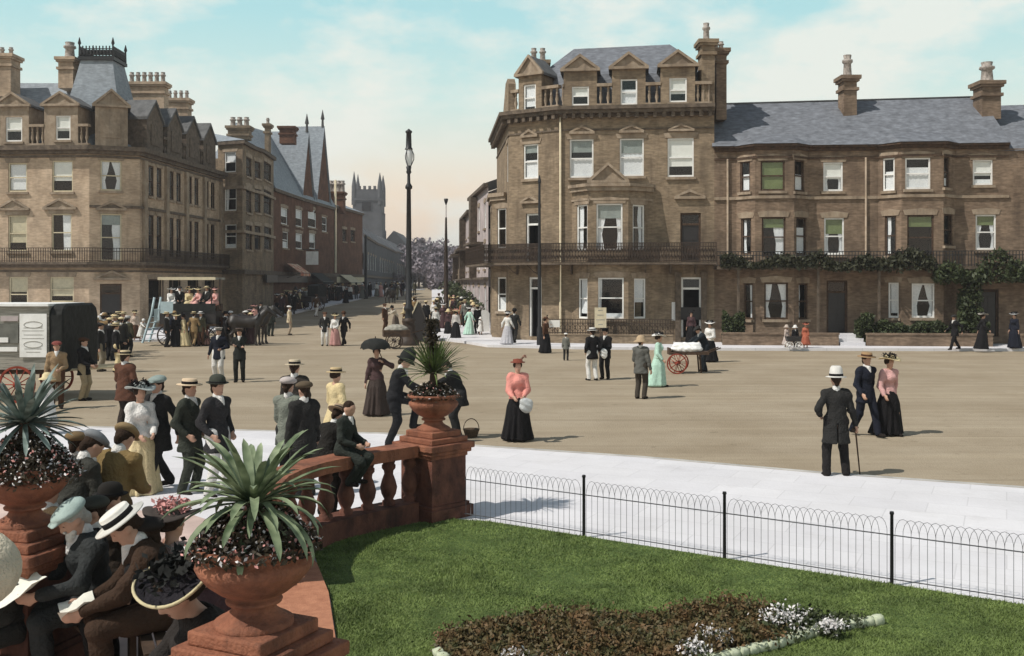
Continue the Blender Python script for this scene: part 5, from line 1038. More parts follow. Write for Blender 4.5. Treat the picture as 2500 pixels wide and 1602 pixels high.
def hatmesh(kind):
    """hat in head space: origin at crown base, z up, front -Y; list of (part name, mesh, role)"""
    out = []; B = lambda: MB((0, 0, 0), (1, 0, 0), (0, 1, 0))
    def fin(m, n, role): out.append((n, m.mesh(n), role))
    if kind == 'boater':
        m = B(); m.lathe([(.09, .0), (.165, -.004), (.167, .006), (.099, .012), (.097, .075), (.09, .084), (.0, .086)], 28, sy=1.12); fin(m, 'hat', 'hat')
        m = B(); m.lathe([(.1, .013), (.103, .014), (.1015, .05), (.0975, .051)], 28, sy=1.12); fin(m, 'hat_band', 'band')
    elif kind == 'bowler':
        m = B(); m.lathe([(.1, -.004), (.142, .012), (.146, .02), (.105, .008), (.104, .04), (.097, .085), (.07, .118), (.03, .13), (0, .132)], 24, sy=1.15); fin(m, 'hat', 'hat'); m = B(); m.lathe([(.106, .012), (.108, .012), (.107, .035), (.105, .035)], 24, sy=1.15); fin(m, 'hat_band', 'band')
    elif kind == 'helmet':
        m = B(); m.lathe([(.1, -.03), (.155, -.05), (.158, -.042), (.115, -.012), (.118, .03), (.108, .10), (.08, .165), (.035, .20), (.015, .21), (.02, .225), (0, .23)], 24, sy=1.15); fin(m, 'hat', 'hat')
    elif kind == 'fedora':
        m = B(); m.lathe([(.1, -.008), (.155, -.012), (.157, -.003), (.104, .006), (.102, .06), (.088, .135), (.065, .165), (.03, .15), (0, .145)], 24, sy=1.12); fin(m, 'hat', 'hat'); m = B(); m.lathe([(.105, .01), (.1065, .01), (.105, .045), (.102, .045)], 24, sy=1.12); fin(m, 'hat_band', 'band')
    elif kind == 'cap':
        V, F = field([('e', A3_(0, .005, .012), A3_(.118, .135, .048)), ('e', A3_(0, .03, .03), A3_(.10, .10, .045)), ('c', A3_(-.035, -.125, -.008), A3_(.035, -.125, -.008), .036, .036, ((0, 0, 1), .28))], .009, .02); out.append(('hat', npmesh('hat', V, F), 'hat'))
    elif kind == 'peaked':
        m = B(); m.lathe([(.095, -.01), (.098, .03), (.125, .06), (.12, .072), (0, .08)], 22, sy=1.1); fin(m, 'hat', 'hat'); m = B(); m.slab([(-.08, -.09), (-.05, -.15), (.05, -.15), (.08, -.09)], -.012, -.002); fin(m, 'hat_peak', 'band')
    elif kind in ('wide', 'floral'):
        m = B(); n = 30; prof = [(.08, .0), (.15, -.004), (.215, .004), (.217, .013), (.15, .008), (.098, .014), (.095, .06), (.08, .08), (0, .085)]; m.lathe(prof, n, sy=1.05)
        for i, v in enumerate(m.v): r = math.hypot(v.x, v.y); a = math.atan2(v.y, v.x); v.z += max(0, r - .1) * .28 * math.sin(2 * a + .6)
        fin(m, 'hat', 'hat'); g = np.random.default_rng(4); P = np.concatenate([g.normal(0, .022, (60, 3)) + (.09 * math.cos(a), .09 * math.sin(a), .045 + .03 * (i % 2)) for i, a in enumerate(np.linspace(0, 6.28, 9)[:-1])]); V, F = leafcloud(P, .02, g); out.append(('hat_trim', npmesh('hat_trim', V, F, False), 'band'))
    elif kind == 'feather':
        m = B(); m.lathe([(.09, .0), (.15, .008), (.152, .016), (.1, .02), (.095, .07), (0, .085)], 22, sy=1.05); fin(m, 'hat', 'hat'); g = np.random.default_rng(5); P = np.stack([.06 + .11 * np.linspace(0, 1, 80), g.normal(0, .018, 80), .06 + .07 * np.sin(np.linspace(0, 2.2, 80)) + g.normal(0, .012, 80)], 1); V, F = leafcloud(P, .022, g); out.append(('feather', npmesh('feather', V, F, False), 'band'))
    elif kind == 'sun': m = B(); m.lathe([(.1, -.06), (.20, -.075), (.205, -.066), (.12, -.02), (.115, .04), (.07, .1), (0, .115)], 20, sy=1.05); fin(m, 'hat', 'hat')
    elif kind == 'bonnet': V, F = field([('e', A3_(0, .015, .0), A3_(.115, .12, .10))], .012, .02); out.append(('hat', npmesh('hat', V, F), 'hat'))
    return out
def person(label, pos, face=0, kind='man', pose='stand', H=1.63, top=BLACK, legs=None, hat=None, hatc=CRE, band=BLACK, hair=HAIRC, shirt=WHI, fine=.02, hem=None, cat=None, group=None, puff=.0, wid=1., eyes=False, tilt=0, skin=None, beard=None):
    """face in degrees: 0 looks at the camera, 90 looks right, 180 looks away, -90 looks left"""
    female = kind in ('woman', 'girl'); child = kind in ('boy', 'girl'); k = H / 1.72; f = round(fine / k, 4)
    t = thing('person', label, cat or ('child' if child else 'woman' if female else 'man'), pos, R(face), group)
    J = cached(('J', pose, female, child), lambda: skel(pose, female, child)); seat = POSES[pose].get('seat'); hem = hem if hem is not None else (.02 if female else .22)
    def fin(V, F, nm): V = np.asarray(V) * k; V[:, 0] *= wid; V[:, 1] *= wid; return npmesh(nm, V, F)
    def mk(nm, key, fn, m):
        me = cached((nm, k, wid, f) + key, lambda: fin(*fn(), nm)); o = bpy.data.objects.new(nm, me)
        if not me.materials: me.materials.append(SKIN)
        link(o, t); o.material_slots[0].link = 'OBJECT'; o.material_slots[0].material = m; return o
    def fbody():
        P = body_prims(J, f < .02, female)
        if child: P = [p if p[0] != 'e' else ('e', p[1], p[2] * (1.12 if max(p[2]) > .05 else 1)) + p[3:] for p in P]
        return field(P, f, .025)
    mk('body', (pose, female, child), fbody, skin or SKIN)
    nk = J['neck'] + A3_(0, -.015, .0); up = J['neck'] - J['chest']; up = up / np.linalg.norm(up)
    neckcut = ('c', J['neck'] + up * .03, J['neck'] + up * .3, .075, .09, '-')
    hemz = J['pel'][2] - hem
    def fjack():
        def post(D, X, Y, Z):
            D = wrinkle(D, X, Y, Z, .009 if f < .03 else .004); 
            if not seat: D = np.maximum(D, np.where((np.abs(X) < .3) & (Z < J['pel'][2] + .05) & (np.abs(X) < .26), hemz - Z, -1))
            if not seat and not female and hem > .1: D = np.maximum(D, .05 * (Z < J['pel'][2] - .02) - np.abs(X) * 2 - .03 + 0 * Y) if hem > .3 else D
            return D
        P = jacket_prims(J, hem, female, puff); return field(P + [neckcut], f, .03, post)
    mk('blouse' if female else 'jacket', (pose, female, child, hem, puff), fjack, cloth(top))
    if not female:
        def fsh():
            return field([('c', J['neck'] - up * .012, J['neck'] + up * .022, .068, .060), ('c', J['hp']((0, -.0, .0)) - up * .02 + rotx(A3_(0, -.075, 0), J['lean']), J['chest'] + rotx(A3_(0, -.112, .06), J['lean']), .050, .028)], min(f, .02), .02)
        mk('shirt', (pose, child), fsh, cloth(shirt))
    legs = legs if legs is not None else top
    if not female:
        def ftr():
            P = []
            for n in 'lr':
                a, kn, an = J[n + 'hip'], J[n + 'knee'], J[n + 'ank']; P += [('c', a + (0, 0, .04), kn, .112, .078), ('c', kn, an + (0, .012, -.02), .076, .068)]
            P += [('c', J['lhip'], J['rhip'], .105, .105)]; return field(P, f, .03, lambda D, X, Y, Z: np.maximum(wrinkle(D, X, Y, Z, .005), .045 - Z) if not seat else wrinkle(D, X, Y, Z, .005))
        mk('trousers', (pose, child), ftr, cloth(legs))
        for n in 'lr':
            mk('boot', (pose, child, n), lambda: field([('c', J[n + 'ank'] + (0, .03, -.045), J[n + 'toe'] + (0, 0, -.002), .046, .038), ('c', J[n + 'ank'] + (0, .015, .02), J[n + 'ank'] + (0, .03, -.045), .048, .046)], min(f, .02), .02, lambda D, X, Y, Z: np.maximum(D, .003 - Z)), cloth((.02, .016, .014)))
    else:
        def fsk():
            w0 = J['waist'] - (0, 0, .05); g0 = J['lank'] * .5 + J['rank'] * .5
            if seat:
                P = []
                for n in 'lr': P += [('c', J[n + 'hip'], J[n + 'knee'], .17, .14), ('c', J[n + 'knee'], J[n + 'ank'] - (0, 0, .04), .14, .17)]
                P += [('c', J['pel'], w0, .18, .13), ('c', J['lknee'], J['rknee'], .14, .14), ('c', J['lank'], J['rank'], .16, .16)]
                return field(P, f, .05, lambda D, X, Y, Z: np.maximum(wrinkle(D, X, Y, Z, .013, .8), .02 - Z))
            zt, zb = w0[2], (.03 if not child else .30); walk = pose in ('walk', 'stride')
            def fn(X, Y, Z):
                t = np.clip((zt - Z) / (zt - zb), 0, 1); cx = w0[0] * (1 - t); cy = w0[1] * (1 - t) + (.03 + (.07 if walk else .02)) * t * t; x, y = X - cx, Y - cy; th = np.arctan2(y, x)
                r = .125 + .09 * np.minimum(1, t * 3.2) ** .8 + (.155 if walk else .125) * t ** 1.7 + (.013 + .022 * t) * t ** .5 * np.sin(9 * th + 2 * np.sin(3 * th)) + .008 * t * np.sin(17 * th + 5 * t)
                rho = np.sqrt(x * x + (y / .92) ** 2); return np.maximum((rho - r) * .8, np.maximum(zb - Z, Z - zt))
            return field([('f', (-.5, -.5, zb), (.5, .6, zt), fn)], f, .01)
        mk('skirt', (pose, child), fsk, cloth(legs))
        if not seat:
            for n in 'lr': mk('shoe', (pose, child, n), lambda: field([('c', J[n + 'ank'] + (0, .03, -.045), J[n + 'toe'], .042, .034), ('c', J[n + 'ank'] + (0, .02, .2 if child else .0), J[n + 'ank'] + (0, .03, -.045), .042, .042)], min(f, .02), .02, lambda D, X, Y, Z: np.maximum(D, .003 - Z)), cloth((.02, .016, .014)))
    hp = J['hp']
    def fhair():
        P = [('e', hp((0, .010, .178)), A3_(.084, .102, .094))]
        if female: P += [('e', hp((0, .02, .165)), A3_(.10, .105, .085)), ('e', hp((0, .085, .13)), A3_(.055, .05, .05)), ('c', hp((0, -.085, .19)), hp((0, -.09, .15)), .055, .045, '-')]
        else: P += [('c', hp((0, .075, .10)), hp((0, .07, .07)), .045, .035), ('c', hp((0, -.13, .10)), hp((0, -.135, .165)), .075, .062, '-')]
        return field(P, min(f, .016), .02)
    mk('hair', (pose, female, child), fhair, cloth(hair))
    if beard: mk('beard', (pose,), lambda: field([('e', hp((0, -.085, .035)), A3_(.05, .04, .06)), ('c', hp((-.045, -.06, .07)), hp((.045, -.06, .07)), .022, .022), ('c', hp((-.03, -.108, .098)), hp((.03, -.108, .098)), .012, .012)], .012, .02), cloth(beard))
    if eyes:
        for s_ in (1, -1): mk('eye', (pose, s_), lambda: field([('e', hp((s_ * .031, -.083, .146)), A3_(.012, .012, .010))], .006, .003), cloth((.03, .02, .015)))
    if f < .024 / k + .001:
        mk('eyebrows', (pose, 9), lambda: field([('c', hp((s_ * .018, -.096, .163)), hp((s_ * .045, -.086, .163)), .0055, .004) for s_ in (1, -1)], .006, .002), cloth(hair)); mk('mouth', (pose, 8), lambda: field([('c', hp((-.018, -.101, .073)), hp((.018, -.101, .073)), .005, .005)], .006, .002), LIP)
    if hat:
        hm = cached(('hat', hat), lambda: hatmesh(hat)); tl = POSES[pose].get('nod', .05) + POSES[pose].get('lean', 0) * .7; tn = POSES[pose].get('turn', 0)
        hs = k * (1.06 if not child else 1.1); off = {'boater': .205, 'cap': .205, 'bowler': .195, 'helmet': .205, 'fedora': .2, 'wide': .222, 'floral': .22, 'feather': .215, 'peaked': .2, 'sun': .205, 'bonnet': .165}[hat]
        pz = hp((0, -.002 if hat != 'cap' else .0, off)) * k; pz[:2] *= wid; par = None
        for nm, me, role in hm:
            o = bpy.data.objects.new(nm, me)
            if not me.materials: me.materials.append(SKIN)
            link(o, t if par is None else par); o.material_slots[0].link = 'OBJECT'; o.material_slots[0].material = felt(hatc if role == 'hat' else band)
            if par is None: o.location = pz; o.rotation_euler = (tl - .02, tilt, tn); o.scale = (hs, hs, hs); par = o
    t['_J'] = 0; del t['_J']
    return t, J, k
# ================================================================ people
def tp_(x, y, h): s = (y * DS - HZ) / (CH - h); d = FX / s; return Vector(((x * DS - CX) / FX * d, d, 0))
def pg(label, x, y, face=0, *a, z=0, **k):                # placed by the feet (2403-px photo reading)
    p = gp(x, y, z); k.setdefault('fine', .013 if p.y < 9 else .02 if p.y < 27 else .034); return person(label, p, face, *a, **k)
HATUP = {'boater': .07, 'cap': .035, 'bowler': .11, 'helmet': .2, 'fedora': .13, 'wide': .08, 'floral': .1, 'feather': .1, 'peaked': .06, 'sun': .1, 'bonnet': .0, None: .0}
def crown_at(x, y, kind, pose, H, face, hat, z=0.):
    """root position that puts the crown of the hat at photo position (x, y), for a figure standing or sitting at height z"""
    female, child = kind in ('woman', 'girl'), kind in ('boy', 'girl'); J = skel(pose, female, child); k = H / 1.72; tv = Matrix.Rotation(R(face), 3, 'Z') @ Vector(J['top'] * k); h = z + tv.z + HATUP[hat]
    s = (y * DS - HZ) / (CH - h); d = FX / s; return Vector(((x * DS - CX) / FX * d - tv.x, d - tv.y, z))
def pt(label, x, y, face=0, kind='man', pose='stand', H=1.63, *a, h=None, z=0, **k):        # placed by the crown of the hat, feet hidden
    p = crown_at(x, y, kind, pose, H, face, k.get('hat'), z); k.setdefault('fine', .013 if p.y < 9.5 else .02 if p.y < 27 else .034); return person(label, p, face, kind, pose, H, *a, **k)
# --- right-hand road
MC = pg('man from behind in a long charcoal coat and tall white hat with a stick', 1962, 1120, 172, 'man', 'cane', 1.62, CHAR, hat='fedora', hatc=(.62, .60, .56), hem=.36, legs=(.02, .018, .018))
pg('man in a black suit and straw boater walking beside a lady in pink', 2032, 1024, 22, 'man', 'walk', 1.62, NAVY, hat='boater', hatc=(.34, .22, .12), band=BROWN)
pg('lady in a pink bodice, long black skirt and trimmed boater walking on the open road', 2086, 1022, 18, 'woman', 'walk', 1.55, (.62, .36, .34), BLACK, hat='floral', hatc=CRE, puff=.012)
WR = pg('woman in a red and white blouse and black skirt standing alone in the road', 1215, 1035, 6, 'woman', 'hold', 1.53, (.74, .30, .25), BLACK, hat='feather', hatc=(.20, .06, .04), band=(.35, .2, .15), puff=.025)
pg('man in a black jacket, white trousers and pale hat with his back turned', 1390, 893, 200, 'man', 'pockets', 1.6, BLACK, WHI, hat='boater', hatc=WHI)
PP = pg('man in black holding a sheet of white paper beside a man in white trousers', 1420, 890, -25, 'man', 'hold', 1.58, BLACK, hat='peaked', hatc=BLACK)
pg('man in a grey tweed jacket and straw hat in the middle of the road', 1504, 936, 150, 'man', 'arm', 1.6, (.12, .12, .11), (.06, .05, .04), hat='sun', hatc=(.42, .31, .2))
pg('lady in a mint green dress and broad white hat striding across the road', 1545, 908, 70, 'woman', 'walk', 1.52, MINT, MINT, hat='wide', hatc=WHI, puff=.015)
pg('dark-clothed man bending over the handles of the red-wheeled barrow', 1652, 872, -80, 'man', 'lean', 1.6, (.02, .025, .03), hat='cap', hatc=CHAR)
pg('woman in a white blouse, black skirt and white hat behind the barrow', 1666, 850, -40, 'woman', 'arm', 1.52, WHI, BLACK, hat='wide', hatc=WHI, puff=.02)
pg('figure in dark red standing in the open hotel doorway', 1622, 806, -10, 'woman', 'stand', 1.5, PLUM, BLACK, hat='feather', hatc=BLACK, z=.12)
pg('small boy in grey at the kerb below the hotel bay window', 1328, 846, 170, 'boy', 'stand', 1.05, GREY, CHAR, hat='cap', hatc=WHI)
BW = pg('woman in a brown coat and black skirt carrying a white board', 1281, 829, 60, 'woman', 'raise', 1.52, BROWN, BLACK, hat='feather', hatc=BROWN)
pg('lady in white with a white hat walking past the hotel corner', 1191, 808, 150, 'woman', 'walk', 1.5, WHI, (.48, .47, .5), hat='wide', hatc=WHI, z=.12)
pg('man in a dark suit walking beside the lady in white at the hotel corner', 1207, 806, 165, 'man', 'walk', 1.62, CHAR, hat='bowler', hatc=BLACK, z=.12)
pg('woman in a white blouse and black skirt near the round-topped board', 1070, 796, 175, 'woman', 'stand', 1.52, (.62, .58, .54), BLACK, hat='floral', hatc=CRE, band=PINK, z=.05)
pg('woman in a pale mint dress beside the round-topped board', 1102, 786, 140, 'woman', 'walk', 1.5, MINT, MINT, hat='wide', hatc=WHI, z=.1)
pg('man in black standing against the pale green dress near the board', 1120, 784, -150, 'man', 'stand', 1.58, BLACK, hat='boater', hatc=CRE, z=.1)
pg('child in white just left of the round-topped board', 1128, 786, 20, 'girl', 'stand', .95, WHI, WHI, hat='sun', hatc=WHI, z=.12)
pg('thin man in brown beside the barrow near the lamp post', 903, 776, 60, 'man', 'stand', 1.58, BROWN, hat='cap', hatc=BROWN)
pg('woman in a cream blouse stooping over the barrow near the lamp', 928, 774, -60, 'woman', 'lean', 1.5, (.62, .55, .45), (.14, .11, .09), hat='feather', hatc=BLACK)
pg('man in a cream jacket partly hidden by the lamp column', 950, 772, -100, 'man', 'arm', 1.56, CRE, BROWN, hat='cap', hatc=CRE)
pg('woman in a pale blouse and straw hat between the lamp and the slim pole', 1023, 784, 180, 'woman', 'stand', 1.5, WHI, BLACK, hat='boater', hatc=CRE)
pg('girl in dark plum behind the slim pole', 1052, 788, -30, 'woman', 'stand', 1.45, PLUM, BLACK, hat='sun', hatc=CRE)
for i, (x, y, kd, tp__, lg, ht, lb_) in enumerate(((1000, 768, 'man', BLACK, BLACK, 'cap', 'man in black beside the folding board'), (1040, 772, 'woman', PLUM, PLUM, 'wide', 'woman in plum beyond the slim pole'), (1085, 764, 'woman', (.5, .2, .12), BROWN, 'wide', 'woman in orange-brown in the crowd beyond the slim pole'), (1075, 752, 'man', CHAR, CHAR, 'boater', 'man in charcoal with a boater up the right pavement'), (1094, 748, 'woman', CRE, BROWN, 'wide', 'woman in cream further up the right pavement'), (1064, 744, 'woman', (.55, .22, .12), BLACK, 'sun', 'woman in a rust blouse up the right pavement'), (1110, 760, 'man', BROWN, BLACK, 'bowler', 'man in a brown coat close to the sloping hedge'), (1030, 740, 'man', OLIVE, BLACK, 'cap', 'man in olive up the street behind the folding board'))):
    pg(lb_, x, y, (170, -20, 200, 180, 30, 150, 10, 190)[i], kd, ('stand', 'walk')[i % 2], 1.6 if kd == 'man' else 1.5, tp__, lg, hat=ht, hatc=(CRE, WHI, CRE, CRE, WHI, PINK, BLACK, BROWN)[i], z=.08)
# --- terrace pavement, right
pg('woman in a black dress and hat strolling before the right-hand houses', 2306, 820, 80, 'woman', 'walk', 1.56, BLACK, BLACK, hat='floral', hatc=(.3, .28, .25), z=.12)
pg('thin dark figure striding along the kerb before the right-hand creeper', 2240, 823, -70, 'man', 'stride', 1.55, BLACK, hat='cap', hatc=CHAR, z=.05)
pg('woman in dark blue at the right edge of the terrace pavement', 2380, 818, -60, 'woman', 'stand', 1.55, NAVY, NAVY, hat='wide', hatc=(.25, .25, .25), z=.12)
pg('child in a pale dress with a perambulator before the terrace steps', 1846, 819, 40, 'girl', 'stand', 1.05, (.55, .45, .40), (.5, .42, .38), hat='sun', hatc=(.5, .42, .36), z=.05)
pg('child in black in the middle of the group before the terrace', 1866, 820, 0, 'boy', 'stand', 1.05, BLACK, BLACK, hat='sun', hatc=WHI, z=.05)
pg('girl in a rust red dress and wide red hat before the terrace steps', 1890, 820, -30, 'girl', 'stand', 1.15, (.42, .13, .08), (.42, .13, .08), hat='wide', hatc=(.5, .16, .1), z=.05)
# --- middle and left road
pg('man in a dark jacket and white trousers in the trio on the road', 762, 812, 10, 'man', 'pockets', 1.6, CHAR, WHI, hat='cap', hatc=BROWN)
pg('woman in white and pink with a broad cream hat between two men', 786, 812, -10, 'woman', 'hold', 1.5, WHI, (.5, .27, .25), hat='wide', hatc=CRE)
pg('man in a dark suit on the right of the trio in the road', 807, 811, -20, 'man', 'walk', 1.6, BLACK, hat='bowler', hatc=BROWN)
pg('man in a cream jacket and cap crossing alone up the street', 679, 786, 100, 'man', 'stand', 1.62, (.62, .52, .36), (.42, .33, .24), hat='cap', hatc=WHI)
pg('man in dark green clothes by the shop fronts', 635, 789, 170, 'man', 'stand', 1.62, (.03, .035, .03), hat='cap', hatc=GREY)
pg('man in faded plum standing behind the man in dark green', 622, 786, 190, 'man', 'stand', 1.6, PLUM, GREY, hat='boater', hatc=GREY)
pg('stout officer in a navy tunic and white trousers on the open road', 513, 893, -8, 'man', 'hips', 1.62, NAVY, WHI, hat='peaked', hatc=(.3, .28, .26), hem=.24, wid=1.08)
pg('officer in dark uniform and peaked cap with folded arms', 562, 897, 8, 'man', 'crossed', 1.62, (.022, .024, .022), hat='peaked', hatc=(.08, .06, .05))
pg('man in a brown jacket and straw hat seen from behind on the left', 294, 1004, 160, 'man', 'arm', 1.58, (.11, .05, .032), (.04, .03, .025), hat='boater', hatc=(.5, .4, .25), hem=.30, wid=1.12)
# --- far street crowd
FAR = [(772, 708, 'man', BLACK, BLACK, 'boater', WHI, 'man in black with a white boater on the left pavement'), (786, 706, 'woman', WHI, (.3, .28, .26), 'wide', WHI, 'woman in a white blouse on the left pavement'), (798, 705, 'man', NAVY, BLACK, 'cap', GREY, 'man in navy among the far walkers'), (812, 712, 'woman', BLACK, BLACK, 'wide', WHI, 'woman in black with a white hat at the left kerb'), (822, 704, 'woman', WHI, BLACK, 'wide', CRE, 'woman in white and black further up the kerb'),
       (836, 702, 'man', CHAR, CHAR, 'bowler', BLACK, 'man in a bowler by the distant pole'), (850, 700, 'woman', GREY, GREY, 'sun', WHI, 'grey-clad woman right of the distant pole'), (868, 697, 'man', BLACK, BLACK, 'cap', BLACK, 'dark figure in the haze beyond the pole'), (884, 696, 'woman', WHI, GREY, 'wide', WHI, 'pale figure in the haze beyond the pole'), (758, 716, 'man', BROWN, BLACK, 'cap', TAN, 'man in brown walking past the shop awning'),
       (716, 722, 'man', CHAR, CHAR, 'boater', CRE, 'man beside the far cart'), (700, 726, 'woman', CRE, BROWN, 'wide', WHI, 'woman in cream behind the far cart'), (742, 744, 'man', (.09, .05, .03), WHI, 'cap', BROWN, 'man in brown with white trousers beside the cart'), (662, 742, 'man', PLUM, CHAR, 'boater', CRE, 'man in plum near the shop fronts'), (650, 738, 'woman', BROWN, BLACK, 'wide', WHI, 'woman in brown near the shop fronts'), (690, 738, 'man', BLACK, BLACK, 'bowler', BLACK, 'man in a bowler by the dark shop windows'),
       (905, 697, 'man', CHAR, CHAR, 'cap', CHAR, 'dark figure in the roadway far up the street'), (920, 700, 'woman', BROWN, BROWN, 'wide', CRE, 'brown figure far up the street left of the lamp'), (932, 704, 'man', OLIVE, OLIVE, 'boater', CRE, 'olive figure far up the street next to the lamp'), (612, 772, 'man', CHAR, BROWN, 'cap', CHAR, 'man in charcoal behind the coach horses'), (596, 776, 'woman', PINK, BROWN, 'wide', PINK, 'woman in pink behind the coach horses'), (587, 790, 'woman', BROWN, PLUM, 'wide', (.4, .3, .3), 'woman in brown close to the coach horses')]
for i, (x, y, kd, a, c, ht, hc, lb_) in enumerate(FAR): pg(lb_, x, y, (160, -20, 190, 170, 10, 200)[i % 6], kd, ('walk', 'stand', 'arm')[i % 3], 1.6 if kd == 'man' else 1.5, a, c, hat=ht, hatc=hc, fine=.04, z=.1 if y < 745 else 0)
# --- group beside the covered van
for i, (x, y, kd, a, c, ht, hc, f, lb_) in enumerate(((226, 848, 'man', (.5, .38, .26), TAN, 'boater', CRE, 30, 'man in a buff jacket next to the black van hood'), (243, 838, 'woman', WHI, BLACK, 'wide', WHI, 200, 'woman in white in the knot of people by the corner door'), (258, 846, 'man', BLACK, BLACK, 'cap', CRE, 170, 'man in black with a pale cap in the knot of people'), (271, 834, 'man', CHAR, CHAR, 'boater', CRE, 10, 'man in charcoal facing out from the corner door'), (285, 843, 'man', (.03, .028, .025), BLACK, 'cap', CRE, 190, 'broad man in black with a cream cap from behind'), (300, 838, 'man', OLIVE, BLACK, 'boater', WHI, 160, 'man in olive at the right of the knot of people'), (236, 872, 'man', CHAR, (.3, .26, .2), 'cap', CHAR, 90, 'man in charcoal with fawn trousers beside the van shafts'), (272, 874, 'man', BLACK, CRE, 'boater', CRE, 120, 'man in black with cream trousers behind the brown jacket'), (316, 800, 'woman', (.5, .4, .33), BROWN, 'wide', CRE, 0, 'woman in fawn near the white kerb'))):
    pg(lb_, x, y, f, kd, ('stand', 'arm')[i % 2], 1.64 if kd == 'man' else 1.52, a, c, hat=ht, hatc=hc)
pg('child in white crouching figure near the coach steps', 332, 800, 60, 'girl', 'lean', 1.15, WHI, WHI, hat='bonnet', hatc=WHI, z=.12)
pg('man with fawn and dark clothes holding the van shafts', 197, 940, 80, 'man', 'hold', 1.6, BLACK, (.35, .28, .18), hat='cap', hatc=BROWN)
pt('man in a light brown coat standing before the black van hood', 133, 800, 20, 'man', 'arm', 1.6, (.32, .22, .13), BROWN, hat='cap', hatc=(.2, .06, .05))
pt('girl in a white frock beside the red van wheel', 112, 868, 90, 'girl', 'stand', 1.2, WHI, WHI, h=1.27, hat='sun', hatc=CRE)
pg('woman in a cream dress sitting sideways below the coach', 452, 808, -70, 'woman', 'lean', 1.4, CRE, CRE, hat='wide', hatc=CRE)
# --- standing crowd behind the balustrade
pt('lady in a white blouse and grey hat carrying a pink bundle', 330, 893, 40, 'woman', 'hold', 1.56, WHI, CRE, h=1.63, hat='wide', hatc=(.45, .48, .46), puff=.015)
pt('man in a black jacket and grey cap walking beside the lady in white', 366, 881, -30, 'man', 'walk', 1.66, (.024, .024, .024), h=1.70, hat='cap', hatc=(.25, .30, .28), hem=.3)
pt('young man in a dark green suit and straw boater looking right', 447, 884, 75, 'man', 'pockets', 1.62, (.04, .045, .036), h=1.67, hat='boater', hatc=(.62, .48, .33), hem=.26)
pt('man in a dark jacket, white trousers and dark felt hat looking right', 512, 873, 60, 'man', 'pockets', 1.66, (.035, .034, .036), WHI, h=1.72, hat='bowler', hatc=(.05, .055, .045), hem=.26)
pt('man in a boater standing with his back to us beyond the capped pair', 692, 840, 175, 'man', 'hold', 1.64, (.045, .038, .032), h=1.69, hat='boater', hatc=(.50, .42, .30), wid=1.1)
pt('man in a grey-green jacket and pale cap seen from behind', 678, 883, 165, 'man', 'hold', 1.64, (.20, .215, .18), CHAR, h=1.68, hat='cap', hatc=(.45, .40, .38))
pt('man in a brown cap and white scarf turned to the grey jacket', 712, 893, -140, 'man', 'stand', 1.62, CHAR, h=1.66, hat='cap', hatc=(.10, .075, .05))
pt('woman in a cream yellow dress and straw boater walking away', 790, 858, 140, 'woman', 'arm', 1.53, (.66, .53, .30), (.66, .53, .30), h=1.59, hat='boater', hatc=(.5, .38, .22), puff=.01)
UW = pt('woman in a plum coat sheltering under a small black umbrella', 884, 806, 10, 'woman', 'raise', 1.55, (.075, .045, .045), (.06, .045, .04), h=1.6, hat='feather', hatc=(.05, .03, .03))
pg('man in a black overcoat and domed helmet-like hat leaning on the pier', 930, 1046, 95, 'man', 'step', 1.72, (.02, .02, .022), hat='helmet', hatc=(.022, .024, .022), hem=.3, wid=1.05)
pg('dark-jacketed man bending down behind the far urn', 1072, 1030, -95, 'man', 'lean', 1.6, (.02, .02, .02), (.03, .03, .03))
# sitting along the balustrade
def perch(label, x, y, z, face, *a, **k): return person(label, (x, y, z - .46 * k.get('H', 1.2) / 1.72 - .02), face, *a, **k)
person('dark-haired boy in a dark jacket perched on the balustrade', (-1.98, 12.05, .98 - .36), 70, 'boy', 'perch', 1.22, (.03, .035, .03), fine=.016)
person('man in black slouching against the balustrade with his back to the lawn', (-2.22, 12.35, .20), 150, 'man', 'lean', 1.35, (.02, .018, .016), hat='boater', hatc=(.3, .22, .15), fine=.018)
# --- backs of men at the left urn
pt('man in a grey cap and dark jacket leaning forward by the left urn', 232, 1016, 140, 'man', 'huddle', 1.62, (.042, .042, .036), h=1.50, hat='cap', hatc=(.20, .21, .22), wid=1.08)
pt('man in a brown cap half hidden by the left urn', 182, 1010, 170, 'man', 'stand', 1.5, (.02, .018, .016), h=1.54, hat='cap', hatc=(.17, .115, .06))
pt('man in a tan tweed jacket and tan cap with his back turned', 300, 1000, 165, 'man', 'huddle', 1.64, (.21, .145, .062), (.12, .08, .04), h=1.52, hat='cap', hatc=(.24, .17, .09), wid=1.12)
# --- seated crowd in the corner
K1 = dict(fine=.0125, eyes=True)
def sit_at(label, x, y, face, kind, pose, H, *a, **k): p = crown_at(x, y, kind, pose, H, face, k.get('hat') or k.pop('hh', None), k.pop('z', .03)); return person(label, p, face, kind, pose, H, *a, **{**K1, **k}), p
SA = sit_at('bareheaded brown-haired boy in a brown jacket sitting with his back to us', 117, 1132, 150, 'boy', 'sit', 1.48, (.09, .062, .035), hair=(.15, .08, .045))
SB_ = sit_at('old man in a pale teal cap with a white beard reading a newspaper', 152, 1184, -50, 'man', 'sitread', 1.70, (.035, .038, .038), hat='cap', hatc=(.34, .42, .39), beard=(.62, .6, .55), hair=(.4, .38, .34), wid=1.06)
SC_ = sit_at('man in a dark cap sitting between the teal cap and the straw boater', 212, 1164, -58, 'man', 'sit', 1.56, BLACK, hat='cap', hatc=(.055, .055, .045))
SD_ = sit_at('man in a brown jacket and white straw boater sitting forward', 276, 1190, -66, 'man', 'sitlean', 1.74, (.05, .03, .02), hat='boater', hatc=(.74, .72, .66), band=BLACK, wid=1.08)
